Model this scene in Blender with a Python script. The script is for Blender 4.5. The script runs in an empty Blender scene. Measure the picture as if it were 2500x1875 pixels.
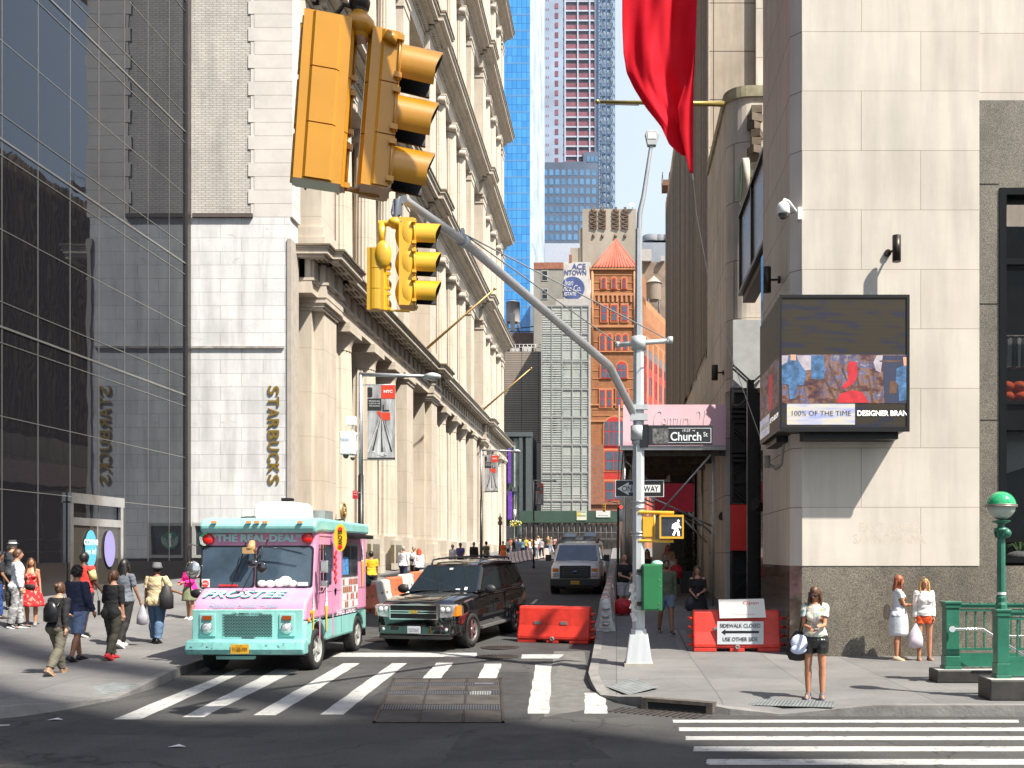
import bpy, math, random
from math import sin, cos, pi, radians, atan2, sqrt
from mathutils import Vector, Matrix
random.seed(7)
S = bpy.context.scene
COL = S.collection
# ---------------- camera, sky, sun, exposure ----------------
FPX, CU, CV, CH = 2400.0, 1505.0, 1354.0, 2.25      # focal length in photo pixels, principal point, eye height
cd = bpy.data.cameras.new('camera'); cam = bpy.data.objects.new('camera', cd); COL.objects.link(cam)
cd.sensor_width = 36; cd.lens = 36*FPX/2500
cd.shift_x = -(CU-1250)/2500; cd.shift_y = (CV-937.5)/2500
cd.clip_start = .1; cd.clip_end = 3000
cam.location = (0, 0, CH); cam.rotation_euler = (pi/2, 0, 0)
S.camera = cam
SUN = Vector((.95, -.68, 1.60)).normalized()
W = bpy.data.worlds.new('World'); S.world = W; W.use_nodes = True
nt = W.node_tree; bg = nt.nodes['Background']
sky = nt.nodes.new('ShaderNodeTexSky'); sky.sky_type = 'NISHITA'; sky.sun_disc = False
sky.sun_elevation = math.asin(SUN.z); sky.sun_rotation = atan2(SUN.x, SUN.y)
sky.air_density = 1.0; sky.dust_density = 1.6; sky.ozone_density = 1.0
tcw = nt.nodes.new('ShaderNodeTexCoord'); spw = nt.nodes.new('ShaderNodeSeparateXYZ'); nt.links.new(tcw.outputs['Generated'], spw.inputs[0])
rw = nt.nodes.new('ShaderNodeValToRGB'); e = rw.color_ramp.elements; e[0].position = .5; e[0].color = (.92,)*3+(1,); e[1].position = .78; e[1].color = (.0,)*3+(1,); nt.links.new(spw.outputs[2], rw.inputs[0])
nw = nt.nodes.new('ShaderNodeTexNoise'); nw.inputs['Scale'].default_value = 3; nw.inputs['Detail'].default_value = 8; nt.links.new(tcw.outputs['Generated'], nw.inputs['Vector'])
rn = nt.nodes.new('ShaderNodeMapRange'); rn.inputs[1].default_value = .3; rn.inputs[2].default_value = .7; rn.inputs[3].default_value = .7; rn.inputs[4].default_value = 1.0; nt.links.new(nw.outputs['Fac'], rn.inputs[0])
mw = nt.nodes.new('ShaderNodeMath'); mw.operation = 'MULTIPLY'; nt.links.new(rw.outputs[0], mw.inputs[0]); nt.links.new(rn.outputs[0], mw.inputs[1])
mx = nt.nodes.new('ShaderNodeMix'); mx.data_type = 'RGBA'; nt.links.new(mw.outputs[0], mx.inputs[0]); nt.links.new(sky.outputs[0], mx.inputs[6]); mx.inputs[7].default_value = (3.3, 3.7, 3.9, 1)   # thin bright high cloud
nt.links.new(mx.outputs[2], bg.inputs[0]); bg.inputs[1].default_value = .12
sl = bpy.data.lights.new('sun', 'SUN'); so = bpy.data.objects.new('sun', sl); COL.objects.link(so)
sl.energy = 4.4; sl.angle = radians(.7); sl.color = (1, .93, .81)
so.rotation_euler = SUN.to_track_quat('Z', 'Y').to_euler(); so.location = (30, -30, 80)
S.view_settings.view_transform = 'Standard'; S.view_settings.look = 'None'
S.view_settings.exposure = 1.15; S.view_settings.gamma = 1
S.cycles.max_bounces = 7; S.cycles.diffuse_bounces = 3; S.cycles.glossy_bounces = 4; S.cycles.transparent_max_bounces = 8
S.cycles.caustics_reflective = False; S.cycles.caustics_refractive = False
S.cycles.sample_clamp_indirect = 6

# ---------------- materials ----------------
MC = {}
def nn(t, typ, **k):
    n = t.nodes.new(typ)
    for a, b in k.items(): setattr(n, a, b)
    return n
def coords(t, ax='XYZ', sc=1.0):
    tc = nn(t, 'ShaderNodeTexCoord')
    if ax == 'XYZ': return tc.outputs['Object']
    sp = nn(t, 'ShaderNodeSeparateXYZ'); cb = nn(t, 'ShaderNodeCombineXYZ')
    t.links.new(tc.outputs['Object'], sp.inputs[0])
    t.links.new(sp.outputs[ax[0]], cb.inputs[0]); t.links.new(sp.outputs[ax[1]], cb.inputs[1])
    return cb.outputs[0]
def ramp(t, src, stops):
    r = nn(t, 'ShaderNodeValToRGB'); e = r.color_ramp.elements
    while len(e) < len(stops): e.new(.5)
    for i, (p, c) in enumerate(stops):
        e[i].position = p; e[i].color = (c[0], c[1], c[2], 1) if not isinstance(c, (int, float)) else (c, c, c, 1)
    t.links.new(src, r.inputs[0]); return r.outputs[0]
def noise(t, vec, scale, detail=4, rough=.55, stretch=None):
    if stretch:
        mp = nn(t, 'ShaderNodeMapping'); mp.inputs['Scale'].default_value = stretch
        t.links.new(vec, mp.inputs[0]); vec = mp.outputs[0]
    n = nn(t, 'ShaderNodeTexNoise'); n.inputs['Scale'].default_value = scale
    n.inputs['Detail'].default_value = detail; n.inputs['Roughness'].default_value = rough
    t.links.new(vec, n.inputs['Vector']); return n.outputs['Fac']
def mix(t, f, a, b, mode='MIX'):
    m = nn(t, 'ShaderNodeMix', data_type='RGBA', blend_type=mode)
    if isinstance(f, (int, float)): m.inputs[0].default_value = f
    else: t.links.new(f, m.inputs[0])
    for s, i in ((a, 6), (b, 7)):
        if isinstance(s, tuple): m.inputs[i].default_value = (*s[:3], 1)
        else: t.links.new(s, m.inputs[i])
    return m.outputs[2]
def bump(t, p, h, strength=.3, dist=.02):
    b = nn(t, 'ShaderNodeBump'); b.inputs['Strength'].default_value = strength; b.inputs['Distance'].default_value = dist
    t.links.new(h, b.inputs['Height']); t.links.new(b.outputs[0], p.inputs['Normal']); return b
def base(name, rough=.6, metal=0, spec=.5, coat=0):
    m = bpy.data.materials.new(name); m.use_nodes = True; t = m.node_tree; p = t.nodes['Principled BSDF']
    p.inputs['Roughness'].default_value = rough; p.inputs['Metallic'].default_value = metal
    p.inputs['Specular IOR Level'].default_value = spec; p.inputs['Coat Weight'].default_value = coat
    p.inputs['Coat Roughness'].default_value = .04
    return m, t, p
def M(name, col=(.5, .5, .5), rough=.6, metal=0, var=.12, vs=3, spec=.5, coat=0, bmp=0, bs=40, emit=0, alpha=1, stretch=None):
    if name in MC: return MC[name]
    m, t, p = base(name, rough, metal, spec, coat)
    v = coords(t)
    c2 = tuple(min(1, x*(1+var)) for x in col); c1 = tuple(x*(1-var) for x in col)
    f = noise(t, v, vs, 5, .6, stretch)
    r = ramp(t, f, [(.3, c1), (.7, c2)]); t.links.new(r, p.inputs['Base Color'])
    if bmp: bump(t, p, noise(t, v, bs, 5, .6, stretch), bmp, .02)
    if emit:
        t.links.new(r, p.inputs['Emission Color']); p.inputs['Emission Strength'].default_value = emit
    if alpha < 1: p.inputs['Alpha'].default_value = alpha
    MC[name] = m; return m
def MB_brick(name, c1, c2, mortar, bw, bh, ms=.01, ax='XZ', off=.5, rough=.7, var=.2, vs=.5, streak=.15, bmp=.3, origin=(0, 0), dirt=None, dirts=.6):
    if name in MC: return MC[name]
    m, t, p = base(name, rough, 0, .3)
    v = coords(t, ax)
    mp = nn(t, 'ShaderNodeMapping'); mp.inputs['Location'].default_value = (-origin[0], -origin[1], 0); t.links.new(v, mp.inputs[0])
    b = nn(t, 'ShaderNodeTexBrick'); b.offset = off; b.squash = 1
    b.inputs['Scale'].default_value = 1; b.inputs['Brick Width'].default_value = bw; b.inputs['Row Height'].default_value = bh
    b.inputs['Mortar Size'].default_value = ms; b.inputs['Mortar Smooth'].default_value = .1; b.inputs['Bias'].default_value = 0
    b.inputs['Color1'].default_value = (*c1, 1); b.inputs['Color2'].default_value = (*c2, 1); b.inputs['Mortar'].default_value = (*mortar, 1)
    t.links.new(mp.outputs[0], b.inputs['Vector'])
    o = coords(t)
    n1 = noise(t, o, vs, 6, .65); n2 = noise(t, o, 2.2, 5, .6, (1, 1, .12))
    c = mix(t, 1.0, b.outputs['Color'], ramp(t, n1, [(.3, 1-var), (.7, 1.0)]), 'MULTIPLY')
    c = mix(t, 1.0, c, ramp(t, n2, [(.35, 1-streak), (.6, 1.0)]), 'MULTIPLY')
    if dirt: c = mix(t, ramp(t, noise(t, o, 1.3, 8, .75, (1, 1, 2.5)), [(dirts-.06, 0.0), (dirts+.1, .8)]), c, dirt)
    t.links.new(c, p.inputs['Base Color'])
    if bmp:
        mth = nn(t, 'ShaderNodeMath', operation='SUBTRACT'); mth.inputs[0].default_value = 1
        t.links.new(b.outputs['Fac'], mth.inputs[1])
        ad = nn(t, 'ShaderNodeMath', operation='MULTIPLY_ADD'); ad.inputs[1].default_value = .25
        t.links.new(noise(t, o, 30, 4), ad.inputs[0]); t.links.new(mth.outputs[0], ad.inputs[2])
        bump(t, p, ad.outputs[0], bmp, .01)
    MC[name] = m; return m

# ---------------- mesh builder ----------------
class MB:
    def __init__(s): s.v = []; s.f = []; s.mi = []; s.sm = []
    def add(s, vs, fs, mi=0, sm=False):
        o = len(s.v); s.v += [tuple(a) for a in vs]
        for f in fs: s.f.append([o+i for i in f]); s.mi.append(mi); s.sm.append(sm)
        return s
    def box(s, x0, x1, y0, y1, z0, z1, mi=0):
        return s.add([(x0,y0,z0),(x1,y0,z0),(x1,y1,z0),(x0,y1,z0),(x0,y0,z1),(x1,y0,z1),(x1,y1,z1),(x0,y1,z1)],
              [(0,3,2,1),(4,5,6,7),(0,1,5,4),(1,2,6,5),(2,3,7,6),(3,0,4,7)], mi)
    def obox(s, c, size, rz=0, mi=0, rx=0, ry=0):
        a, b, d = size[0]/2, size[1]/2, size[2]/2
        R = Matrix.Rotation(rz, 3, 'Z') @ Matrix.Rotation(rx, 3, 'X') @ Matrix.Rotation(ry, 3, 'Y'); c = Vector(c)
        vs = [c + R @ Vector(q) for q in ((-a,-b,-d),(a,-b,-d),(a,b,-d),(-a,b,-d),(-a,-b,d),(a,-b,d),(a,b,d),(-a,b,d))]
        return s.add(vs, [(0,3,2,1),(4,5,6,7),(0,1,5,4),(1,2,6,5),(2,3,7,6),(3,0,4,7)], mi)
    def cyl(s, p0, p1, r0, r1=None, n=12, caps=True, mi=0, sm=True, phase=0):
        r1 = r0 if r1 is None else r1; p0 = Vector(p0); p1 = Vector(p1); d = (p1-p0)
        if d.length < 1e-6: return s
        d.normalize(); a = Vector((0,0,1)) if abs(d.z) < .9 else Vector((1,0,0))
        x = d.cross(a).normalized(); y = d.cross(x)
        vs = []
        for i in range(n):
            t = 2*pi*i/n+phase; q = x*cos(t)+y*sin(t); vs += [p0+q*r0, p1+q*r1]
        fs = [(2*i, 2*((i+1) % n), 2*((i+1) % n)+1, 2*i+1) for i in range(n)]
        s.add(vs, fs, mi, sm)
        if caps:
            o = len(s.v)-2*n
            for k, rr in ((0, r0), (1, r1)):
                if rr > 1e-4:
                    f = [o+2*i+k for i in range(n)]
                    s.f.append(f[::-1] if k == 0 else f); s.mi.append(mi); s.sm.append(False)
        return s
    def tube(s, pts, r, n=8, mi=0):
        pts = [Vector(p) for p in pts]; rs = r if isinstance(r, (list, tuple)) else [r]*len(pts)
        N = len(pts); vs = []; px = None
        for i, p in enumerate(pts):
            d = (pts[min(i+1, N-1)]-pts[max(i-1, 0)]).normalized()
            if px is None:
                a = Vector((0,0,1)) if abs(d.z) < .9 else Vector((1,0,0)); px = d.cross(a).normalized()
            px = (px-d*px.dot(d)).normalized(); y = d.cross(px)
            vs += [p+(px*cos(2*pi*k/n)+y*sin(2*pi*k/n))*rs[i] for k in range(n)]
        fs = [(i*n+k, i*n+(k+1) % n, (i+1)*n+(k+1) % n, (i+1)*n+k) for i in range(N-1) for k in range(n)]
        s.add(vs, fs, mi, True)
        s.add([vs[k] for k in range(n)], [tuple(range(n))[::-1]], mi); s.add([vs[(N-1)*n+k] for k in range(n)], [tuple(range(n))], mi)
        return s
    def lathe(s, c, prof, n=16, mi=0, sm=True, rf=None, caps=True):
        c = Vector(c); vs = []
        for (r, z) in prof:
            for k in range(n):
                a = 2*pi*k/n; q = rf(k, r, z) if rf else r; vs.append(c+Vector((q*cos(a), q*sin(a), z)))
        fs = [(i*n+k, i*n+(k+1) % n, (i+1)*n+(k+1) % n, (i+1)*n+k) for i in range(len(prof)-1) for k in range(n)]
        s.add(vs, fs, mi, sm)
        for i, fl in ((0, True), (len(prof)-1, False)):
            if caps and prof[i][0] > 1e-4:
                f = tuple(range(n)); s.add([vs[i*n+k] for k in range(n)], [f[::-1] if fl else f], mi)
        return s
    def sphere(s, c, r, nu=14, nv=9, mi=0, z0=-1, z1=1, R=None):
        c = Vector(c); r = (r, r, r) if isinstance(r, (int, float)) else r; vs = []
        a0 = math.asin(max(-1, z0)); a1 = math.asin(min(1, z1))
        for i in range(nv+1):
            a = a0+(a1-a0)*i/nv
            for k in range(nu):
                b = 2*pi*k/nu; q = Vector((r[0]*cos(a)*cos(b), r[1]*cos(a)*sin(b), r[2]*sin(a)))
                vs.append(c+(R @ q if R else q))
        fs = [(i*nu+k, i*nu+(k+1) % nu, (i+1)*nu+(k+1) % nu, (i+1)*nu+k) for i in range(nv) for k in range(nu)]
        return s.add(vs, fs, mi, True)
    def prism(s, poly, d0, d1, ax='xz', mi=0):
        # poly in 2-D, extruded along the missing axis between d0 and d1
        def q(p, d):
            return {'xz': (p[0], d, p[1]), 'yz': (d, p[0], p[1]), 'xy': (p[0], p[1], d)}[ax]
        n = len(poly); vs = [q(p, d0) for p in poly]+[q(p, d1) for p in poly]
        ar = sum(poly[i][0]*poly[(i+1) % n][1]-poly[(i+1) % n][0]*poly[i][1] for i in range(n))
        flip = (ar > 0) != (d1 > d0)
        if ax == 'xz': flip = not flip
        a = list(range(n)); b = list(range(n, 2*n)); fs = [a[::-1], b]+[(i, (i+1) % n, n+(i+1) % n, n+i) for i in range(n)]
        if flip: fs = [tuple(reversed(f)) for f in fs]
        return s.add(vs, fs, mi)
    def loft(s, rings, mi=0, sm=True, caps=True):
        n = len(rings[0]); vs = [p for r in rings for p in r]
        fs = [(i*n+k, i*n+(k+1) % n, (i+1)*n+(k+1) % n, (i+1)*n+k) for i in range(len(rings)-1) for k in range(n)]
        s.add(vs, fs, mi, sm)
        if caps: s.add(rings[0], [tuple(range(n))[::-1]], mi); s.add(rings[-1], [tuple(range(n))], mi)
        return s
    def xf(s, mat, start=0):
        for i in range(start, len(s.v)): s.v[i] = tuple(mat @ Vector(s.v[i]))
        return s
    def text(s, txt, pos, size, ax='xz', ext=.004, off=0, shear=0, sx=1, mi=0, mat=None, center=True, maxw=None):
        cu = bpy.data.curves.new('t', 'FONT'); cu.body = txt; cu.size = 1; cu.extrude = 0; cu.offset = off; cu.shear = shear; cu.resolution_u = 3
        ob = bpy.data.objects.new('t', cu); me = bpy.data.meshes.new_from_object(ob)
        vs = [v.co.copy() for v in me.vertices]; fs = [tuple(p.vertices) for p in me.polygons]
        if vs:
            x0 = min(v.x for v in vs); x1 = max(v.x for v in vs); y0 = min(v.y for v in vs); y1 = max(v.y for v in vs)
            k = size/(y1-y0); kx = k*sx
            if maxw: kx = maxw/(x1-x0)
            cx = (x0+x1)/2 if center else x0; cy = (y0+y1)/2
            out = []
            for v in vs:
                a, b = (v.x-cx)*kx, (v.y-cy)*k
                if mat is not None: q = mat @ Vector((a, b, ext))
                else: q = Vector({'xz': (a, -ext, b), 'yz': (ext, a, b), 'xy': (a, b, ext)}[ax])+Vector(pos)
                out.append(q)
            s.add(out, fs, mi)
        bpy.data.objects.remove(ob); bpy.data.curves.remove(cu); bpy.data.meshes.remove(me); return s
    def build(s, name, mats, parent=None, org=None, bevel=0):
        me = bpy.data.meshes.new(name); o = org or Vector((0,0,0))
        me.from_pydata([tuple(Vector(v)-o) for v in s.v], [], s.f); mats = mats if isinstance(mats, (list, tuple)) else [mats]
        for m in mats: me.materials.append(m)
        me.polygons.foreach_set('material_index', s.mi); me.polygons.foreach_set('use_smooth', s.sm)
        me.update(); ob = bpy.data.objects.new(name, me); COL.objects.link(ob)
        if parent: ob.parent = parent
        if bevel:
            b = ob.modifiers.new('bevel', 'BEVEL'); b.width = bevel; b.segments = 2; b.limit_method = 'ANGLE'; b.angle_limit = radians(40)
        return ob
class Thing:
    """an Empty at the base of a thing; parts are given in world (or local) coordinates"""
    def __init__(s, name, label, cat, loc=(0,0,0), rz=0, group=None, local=False):
        s.o = bpy.data.objects.new(name, None); COL.objects.link(s.o); s.o.location = loc; s.o.rotation_euler = (0,0,rz)
        s.o.empty_display_size = .2; s.o['label'] = label; s.o['category'] = cat
        if group: s.o['group'] = group
        s.org = Vector((0,0,0)) if local else Vector(loc)
    def part(s, name, mb, mats, parent=None, bevel=0, label=None):
        p = mb.build(name, mats, parent or s.o, s.org, bevel)
        if label: p['label'] = label
        return p
def single(name, label, cat, mb, mats, loc=None, group=None, bevel=0):
    loc = Vector(loc) if loc is not None else Vector((0,0,0))
    o = mb.build(name, mats, None, loc, bevel); o.location = loc; o['label'] = label; o['category'] = cat
    if group: o['group'] = group
    return o
def struct(name, mb, mats):
    o = mb.build(name, mats); o['kind'] = 'structure'; return o
def copy_tree(o, parent=None):
    c = o.copy(); COL.objects.link(c)
    if parent: c.parent = parent
    for ch in list(o.children): copy_tree(ch, c)
    return c

def P(u, v, Z): return Vector(((u-CU)/FPX*Z, Z, CH+(CV-v)/FPX*Z))
def X(u, Z): return (u-CU)/FPX*Z
def H(v, Z): return CH+(CV-v)/FPX*Z
def g(y):
    if y < 20: return 0.0
    if y < 39: return .034*(y-20)
    return .646+.0255*(min(y, 130)-39)
def gs(x, y):      # pavement level: rises to the left by the glass tower
    k = min(1, max(0, (y-15)/7)); return g(y)+.15+(.075*max(0, min(-x, 20)-11)*k)
def hit(u, v, fn=lambda x, y: g(y)):
    lo, hi = 3.0, 130.0
    for _ in range(50):
        m = (lo+hi)/2; p = P(u, v, m)
        if p.z > fn(p.x, p.y): lo = m
        else: hi = m
    p = P(u, v, lo); return Vector((p.x, p.y, fn(p.x, p.y)))
# ---------------- setting: road, pavements, kerbs, markings ----------------
def asphalt():
    m, t, p = base('asphalt', .85, 0, .3); v = coords(t)
    c = ramp(t, noise(t, v, .35, 8, .65), [(.3, (.036, .036, .038)), (.72, (.088, .087, .085))])
    c = mix(t, 1, c, ramp(t, noise(t, v, 45, 3, .8), [(.3, .55), (.7, 1.45)]), 'MULTIPLY')
    c = mix(t, ramp(t, noise(t, v, .9, 7, .7), [(.55, 0.0), (.7, .45)]), c, (.03, .03, .031))
    c = mix(t, ramp(t, noise(t, v, 1.8, 6, .8, (1, .2, 1)), [(.6, 0.0), (.75, .4)]), c, (.13, .125, .12))
    w = nn(t, 'ShaderNodeTexVoronoi', feature='DISTANCE_TO_EDGE'); w.inputs['Scale'].default_value = .22
    mp = nn(t, 'ShaderNodeMapping'); t.links.new(v, mp.inputs[0])
    dv = nn(t, 'ShaderNodeVectorMath', operation='ADD'); ns = nn(t, 'ShaderNodeTexNoise'); ns.inputs['Scale'].default_value = 1.5
    t.links.new(v, ns.inputs['Vector']); t.links.new(v, dv.inputs[0]); t.links.new(ns.outputs['Color'], dv.inputs[1]); t.links.new(dv.outputs[0], w.inputs['Vector'])
    c = mix(t, ramp(t, w.outputs['Distance'], [(.0, .85), (.006, 0.0)]), c, (.02, .02, .02)); c = mix(t, ramp(t, noise(t, v, 2.6, 4, .6), [(.63, 0.0), (.68, .55)]), c, (.022, .021, .021)); c = mix(t, ramp(t, noise(t, v, 14, 3, .6), [(.72, 0.0), (.76, .5)]), c, (.2, .2, .19))
    t.links.new(c, p.inputs['Base Color']); bump(t, p, noise(t, v, 60, 4, .8), .35, .02); return m
def concrete(name, c1, c2, jw=1.52, jh=1.52, jc=(.10, .10, .10), off=0.0):
    m, t, p = base(name, .8, 0, .3); v = coords(t)
    b = nn(t, 'ShaderNodeTexBrick'); b.offset = off; b.inputs['Scale'].default_value = 1
    b.inputs['Brick Width'].default_value = jw; b.inputs['Row Height'].default_value = jh; b.inputs['Mortar Size'].default_value = .009
    b.inputs['Color1'].default_value = (*c1, 1); b.inputs['Color2'].default_value = (*c2, 1); b.inputs['Mortar'].default_value = (*jc, 1)
    t.links.new(v, b.inputs['Vector'])
    c = mix(t, 1, b.outputs['Color'], ramp(t, noise(t, v, .7, 8, .7), [(.3, .72), (.7, 1.08)]), 'MULTIPLY')
    c = mix(t, 1, c, ramp(t, noise(t, v, 70, 3, .8), [(.3, .8), (.7, 1.15)]), 'MULTIPLY')
    vo = nn(t, 'ShaderNodeTexVoronoi'); vo.inputs['Scale'].default_value = 2.6; vo.inputs['Randomness'].default_value = 1; t.links.new(v, vo.inputs['Vector'])
    c = mix(t, ramp(t, vo.outputs['Distance'], [(.07, .55), (.1, 0.0)]), c, (.09, .09, .088))
    c = mix(t, ramp(t, noise(t, v, 1.1, 7, .75, (1, .5, 1)), [(.6, 0.0), (.72, .35)]), c, (.12, .12, .115))
    t.links.new(c, p.inputs['Base Color']); bump(t, p, noise(t, v, 50, 4, .7), .2, .01); return m
ASPH = asphalt(); CONC = concrete('pavement_concrete', (.20, .198, .197), (.165, .163, .163))
KERB = M('kerb_stone', (.185, .18, .175), .8, var=.3, vs=2.5, bmp=.4, bs=20)
def paint():
    m, t, p = base('road_paint', .7, 0, .3); v = coords(t)
    c = ramp(t, noise(t, v, 9, 8, .75), [(.3, (.26, .26, .255)), (.42, (.40, .40, .39)), (.8, (.48, .48, .465))])
    c = mix(t, ramp(t, noise(t, v, 5, 9, .85), [(.53, 0.0), (.61, .85)]), c, (.12, .12, .12))
    c = mix(t, ramp(t, noise(t, v, 1.3, 6, .7), [(.45, 0.0), (.7, .35)]), c, (.25, .25, .25))
    t.links.new(c, p.inputs['Base Color']); return m
PAINT = paint()
YS = [-80, 0, 8, 12, 14, 16, 18, 20, 22.5, 25, 28, 32, 36, 39, 50, 70, 100, 130, 300, 900]
mb = MB()
XS = [-400, -60, -20, -8, 0, 8, 20, 60, 400]
mb.add([(x, y, g(y)) for y in YS for x in XS], [(j*9+i, j*9+i+1, (j+1)*9+i+1, (j+1)*9+i) for j in range(len(YS)-1) for i in range(8)])
struct('road', mb, ASPH)
def interp(tab, y):
    if y <= tab[0][0]: return tab[0][1]
    for (a, b), (c, d) in zip(tab, tab[1:]):
        if y <= c: return b+(d-b)*(y-a)/(c-a)
    return tab[-1][1]
RC = [(13.66, 3.6), (13.7, 2.3), (13.8, 1.6), (14.1, .85), (14.5, .35), (14.9, .03), (15.6, -.25), (16.5, -.42), (17.5, -.5), (200, -.5)]
LC = [(12.7, -16), (12.8, -12), (13.1, -9.6), (13.35, -8.6), (13.7, -8.25), (14.2, -8.0), (15.3, -7.78), (16.5, -7.78), (18.5, -8.15), (20, -8.3), (200, -8.3)]
def ramp_dip(x, y, side):
    # kerb ramps
    d = 0
    if side > 0:
        d = max(0, 1-abs(x-2.15)/1.1)*max(0, 1-(y-13.6)/1.0); e = max(0, 1-sqrt((x+.25)**2+(y-15.6)**2)/1.1); d = max(d, e)
    else: d = max(0, 1-sqrt((x+8)**2+(y-15.2)**2)/1.4)
    return .13*min(1, d*1.4)
def pavement(name, tab, side, xend):
    ys = sorted(set([a for a, b in tab]+[y for y in YS if tab[0][0] < y < 200]+[19, 24, 30, 60, 85, 115, 160]))
    mb = MB(); ke = MB(); N = 14
    def top(x, y): return gs(x, y)-ramp_dip(x, y, side)
    rows = []
    for y in ys:
        x0 = interp(tab, y); row = []
        for i in range(N+1):
            k = (i/N)**2 if i else 0; row.append(x0+(xend-x0)*k if i else x0)
        rows.append((y, row))
    vs = [(x, y, top(x, y)) for y, r in rows for x in r]
    fs = []
    for j in range(len(rows)-1):
        for i in range(N):
            f = (j*(N+1)+i, j*(N+1)+i+1, (j+1)*(N+1)+i+1, (j+1)*(N+1)+i); fs.append(f if side > 0 else f[::-1])
    mb.add(vs, fs)
    struct(name, mb, CONC)
    # kerb: stone strip along the edge path
    path = []
    y0 = tab[0][0]
    path.append((xend, y0-.01)) ; path.append((interp(tab, y0)+side*6, y0-.005))
    path += [(interp(tab, y), y) for y in ys]
    w = .17
    L = len(path); inn = []
    for i in range(L):
        a = Vector(path[max(0, i-1)]); b = Vector(path[min(L-1, i+1)]); d = (b-a).normalized()
        nrm = Vector((d.y, -d.x)) if side > 0 else Vector((-d.y, d.x))
        if side > 0: nrm = Vector((d.y, -d.x))
        inn.append(Vector(path[i])+nrm*w)
    vs = []
    for i in range(L):
        x, y = path[i]; xi, yi = inn[i]; zt = top(x, y)+.006; zi = top(xi, yi)+.006
        vs += [(x, y, g(y)-.05), (x-side*.0, y, zt), (xi, yi, zi), (xi, yi, zi-.1)]
    fs = []
    for i in range(L-1):
        for k in range(3): fs.append((i*4+k, i*4+k+1, (i+1)*4+k+1, (i+1)*4+k))
    ke.add(vs, fs); struct(name+'_kerb', ke, KERB)
pavement('pavement_right', RC, 1, 70); pavement('pavement_left', LC, -1, -70)
def pq(quad, h=.004):
    return [hit(u, v)+Vector((0, 0, h)) for u, v in quad]
def z1(x, y): return (x/1.7696, 1450+y/1.7696)
def z2(x, y): return (1250+x/1.7696, 1450+y/1.7696)
mb = MB()
def stripe(q):
    # subdivided quad so that the edges can wobble a little
    p = pq(q); n = 14; vs = []
    for i in range(n+1):
        t = i/n; a = p[0].lerp(p[3], t); b = p[1].lerp(p[2], t)
        w = random.uniform(-.012, .012); a = a+Vector((w, 0, 0)); b = b+Vector((random.uniform(-.012, .012), 0, 0)); vs += [a, b]
    mb.add(vs, [(2*i, 2*i+1, 2*i+3, 2*i+2) for i in range(n)])
for a, b, c, d in [((490,543),(610,543),(1085,325),(1025,325)), ((788,533),(882,533),(1295,325),(1195,325)), ((1092,525),(1192,525),(1555,300),(1485,300)),
        ((1382,522),(1480,522),(1758,300),(1692,300)), ((1827,365),(1905,365),(1960,298),(1888,298)), ((2052,388),(2135,388),(2168,302),(2095,302)), ((2025,455),(2112,455),(2122,415),(2035,415))]:
    stripe([z1(*a), z1(*b), z1(*c), z1(*d)])
stripe([z2(*q) for q in ((65,518),(160,518),(174,305),(102,305))]); stripe([z2(*q) for q in ((315,518),(412,518),(402,428),(315,428))])
for u0, u1, v0, v1 in ((1643, 2487, 1765, 1758), (1658, 2640, 1785.6, 1776.6), (1675, 2700, 1807.6, 1798), (1694, 2760, 1835, 1823), (1726, 2830, 1868, 1854)):
    stripe([(u0, v0), (u1, v0), (u1, v1), (u0, v1)])
stripe([(-60, 1777), (24, 1772), (24, 1769), (-60, 1771)])
struct('crosswalk_marking', mb, PAINT)
mb = MB()
stripe([(805, 1604), (1164, 1604), (1164, 1594), (820, 1594)]); stripe([(1272, 1608), (1414, 1608), (1414, 1598), (1275, 1598)])
struct('stop_line_marking', mb, PAINT)
# iron covers in the road
IRON = M('rusty_iron', (.06, .048, .043), .6, .5, var=.35, vs=6, bmp=.6, bs=60)
def cover(u, v, r, label):
    c = hit(u, v); mb = MB()
    mb.lathe((0,0,0), [(r*1.12, .002), (r*1.12, .006), (r*1.02, .008), (r*1.0, .004)], 40)
    mb.cyl((0,0,.0), (0,0,.007), r, r, 40)
    for ring in range(1, 6):
        rr = r*ring/6
        for k in range(ring*6):
            a = 2*pi*k/(ring*6)+ring*.2; mb.obox((rr*cos(a), rr*sin(a), .009), (.045, .03, .006), a)
    o = single('manhole_cover', label, 'manhole cover', mb, IRON, (0,0,0), 'iron manhole covers in the road'); o.location = c+Vector((0,0,.002))
cover(2150/1.7696, 1450+270/1.7696, .42, 'round rusty iron manhole cover interrupting the white stop line')
cover(2160/1.7696, 1450+231/1.7696, .40, 'round dark iron manhole cover just behind the stop line beside the black car')
cover(1650/1.7696, 1450+199/1.7696, .36, 'round iron manhole cover on the road between the pink truck and the black car')
c = None
# utility grating panel in the crosswalk
gp = pq([z1(1610, 558), z1(2180, 558), z1(2168, 368), z1(1695, 368)], .005)
t = Thing('utility_cover', 'large rusty steel utility cover of plates and grating set in the crosswalk', 'utility cover', gp[0])
def bil(p, s, q): return p[0].lerp(p[1], s).lerp(p[3].lerp(p[2], s), q)
fr = MB(); pl = MB(); gr = MB()
def patch(m, s0, s1, q0, q1, h):
    a = [bil(gp, s0, q0), bil(gp, s1, q0), bil(gp, s1, q1), bil(gp, s0, q1)]; up = Vector((0,0,h))
    m.add([p for p in a]+[p+up for p in a], [(4,5,6,7),(0,1,5,4),(1,2,6,5),(2,3,7,6),(3,0,4,7)])
for s0, s1, q0, q1 in ((0, 1, 0, .015), (0, 1, .985, 1), (0, .02, 0, 1), (.98, 1, 0, 1), (.34, .35, 0, 1), (.68, .69, 0, 1)): patch(fr, s0, s1, q0, q1, .012)
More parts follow.
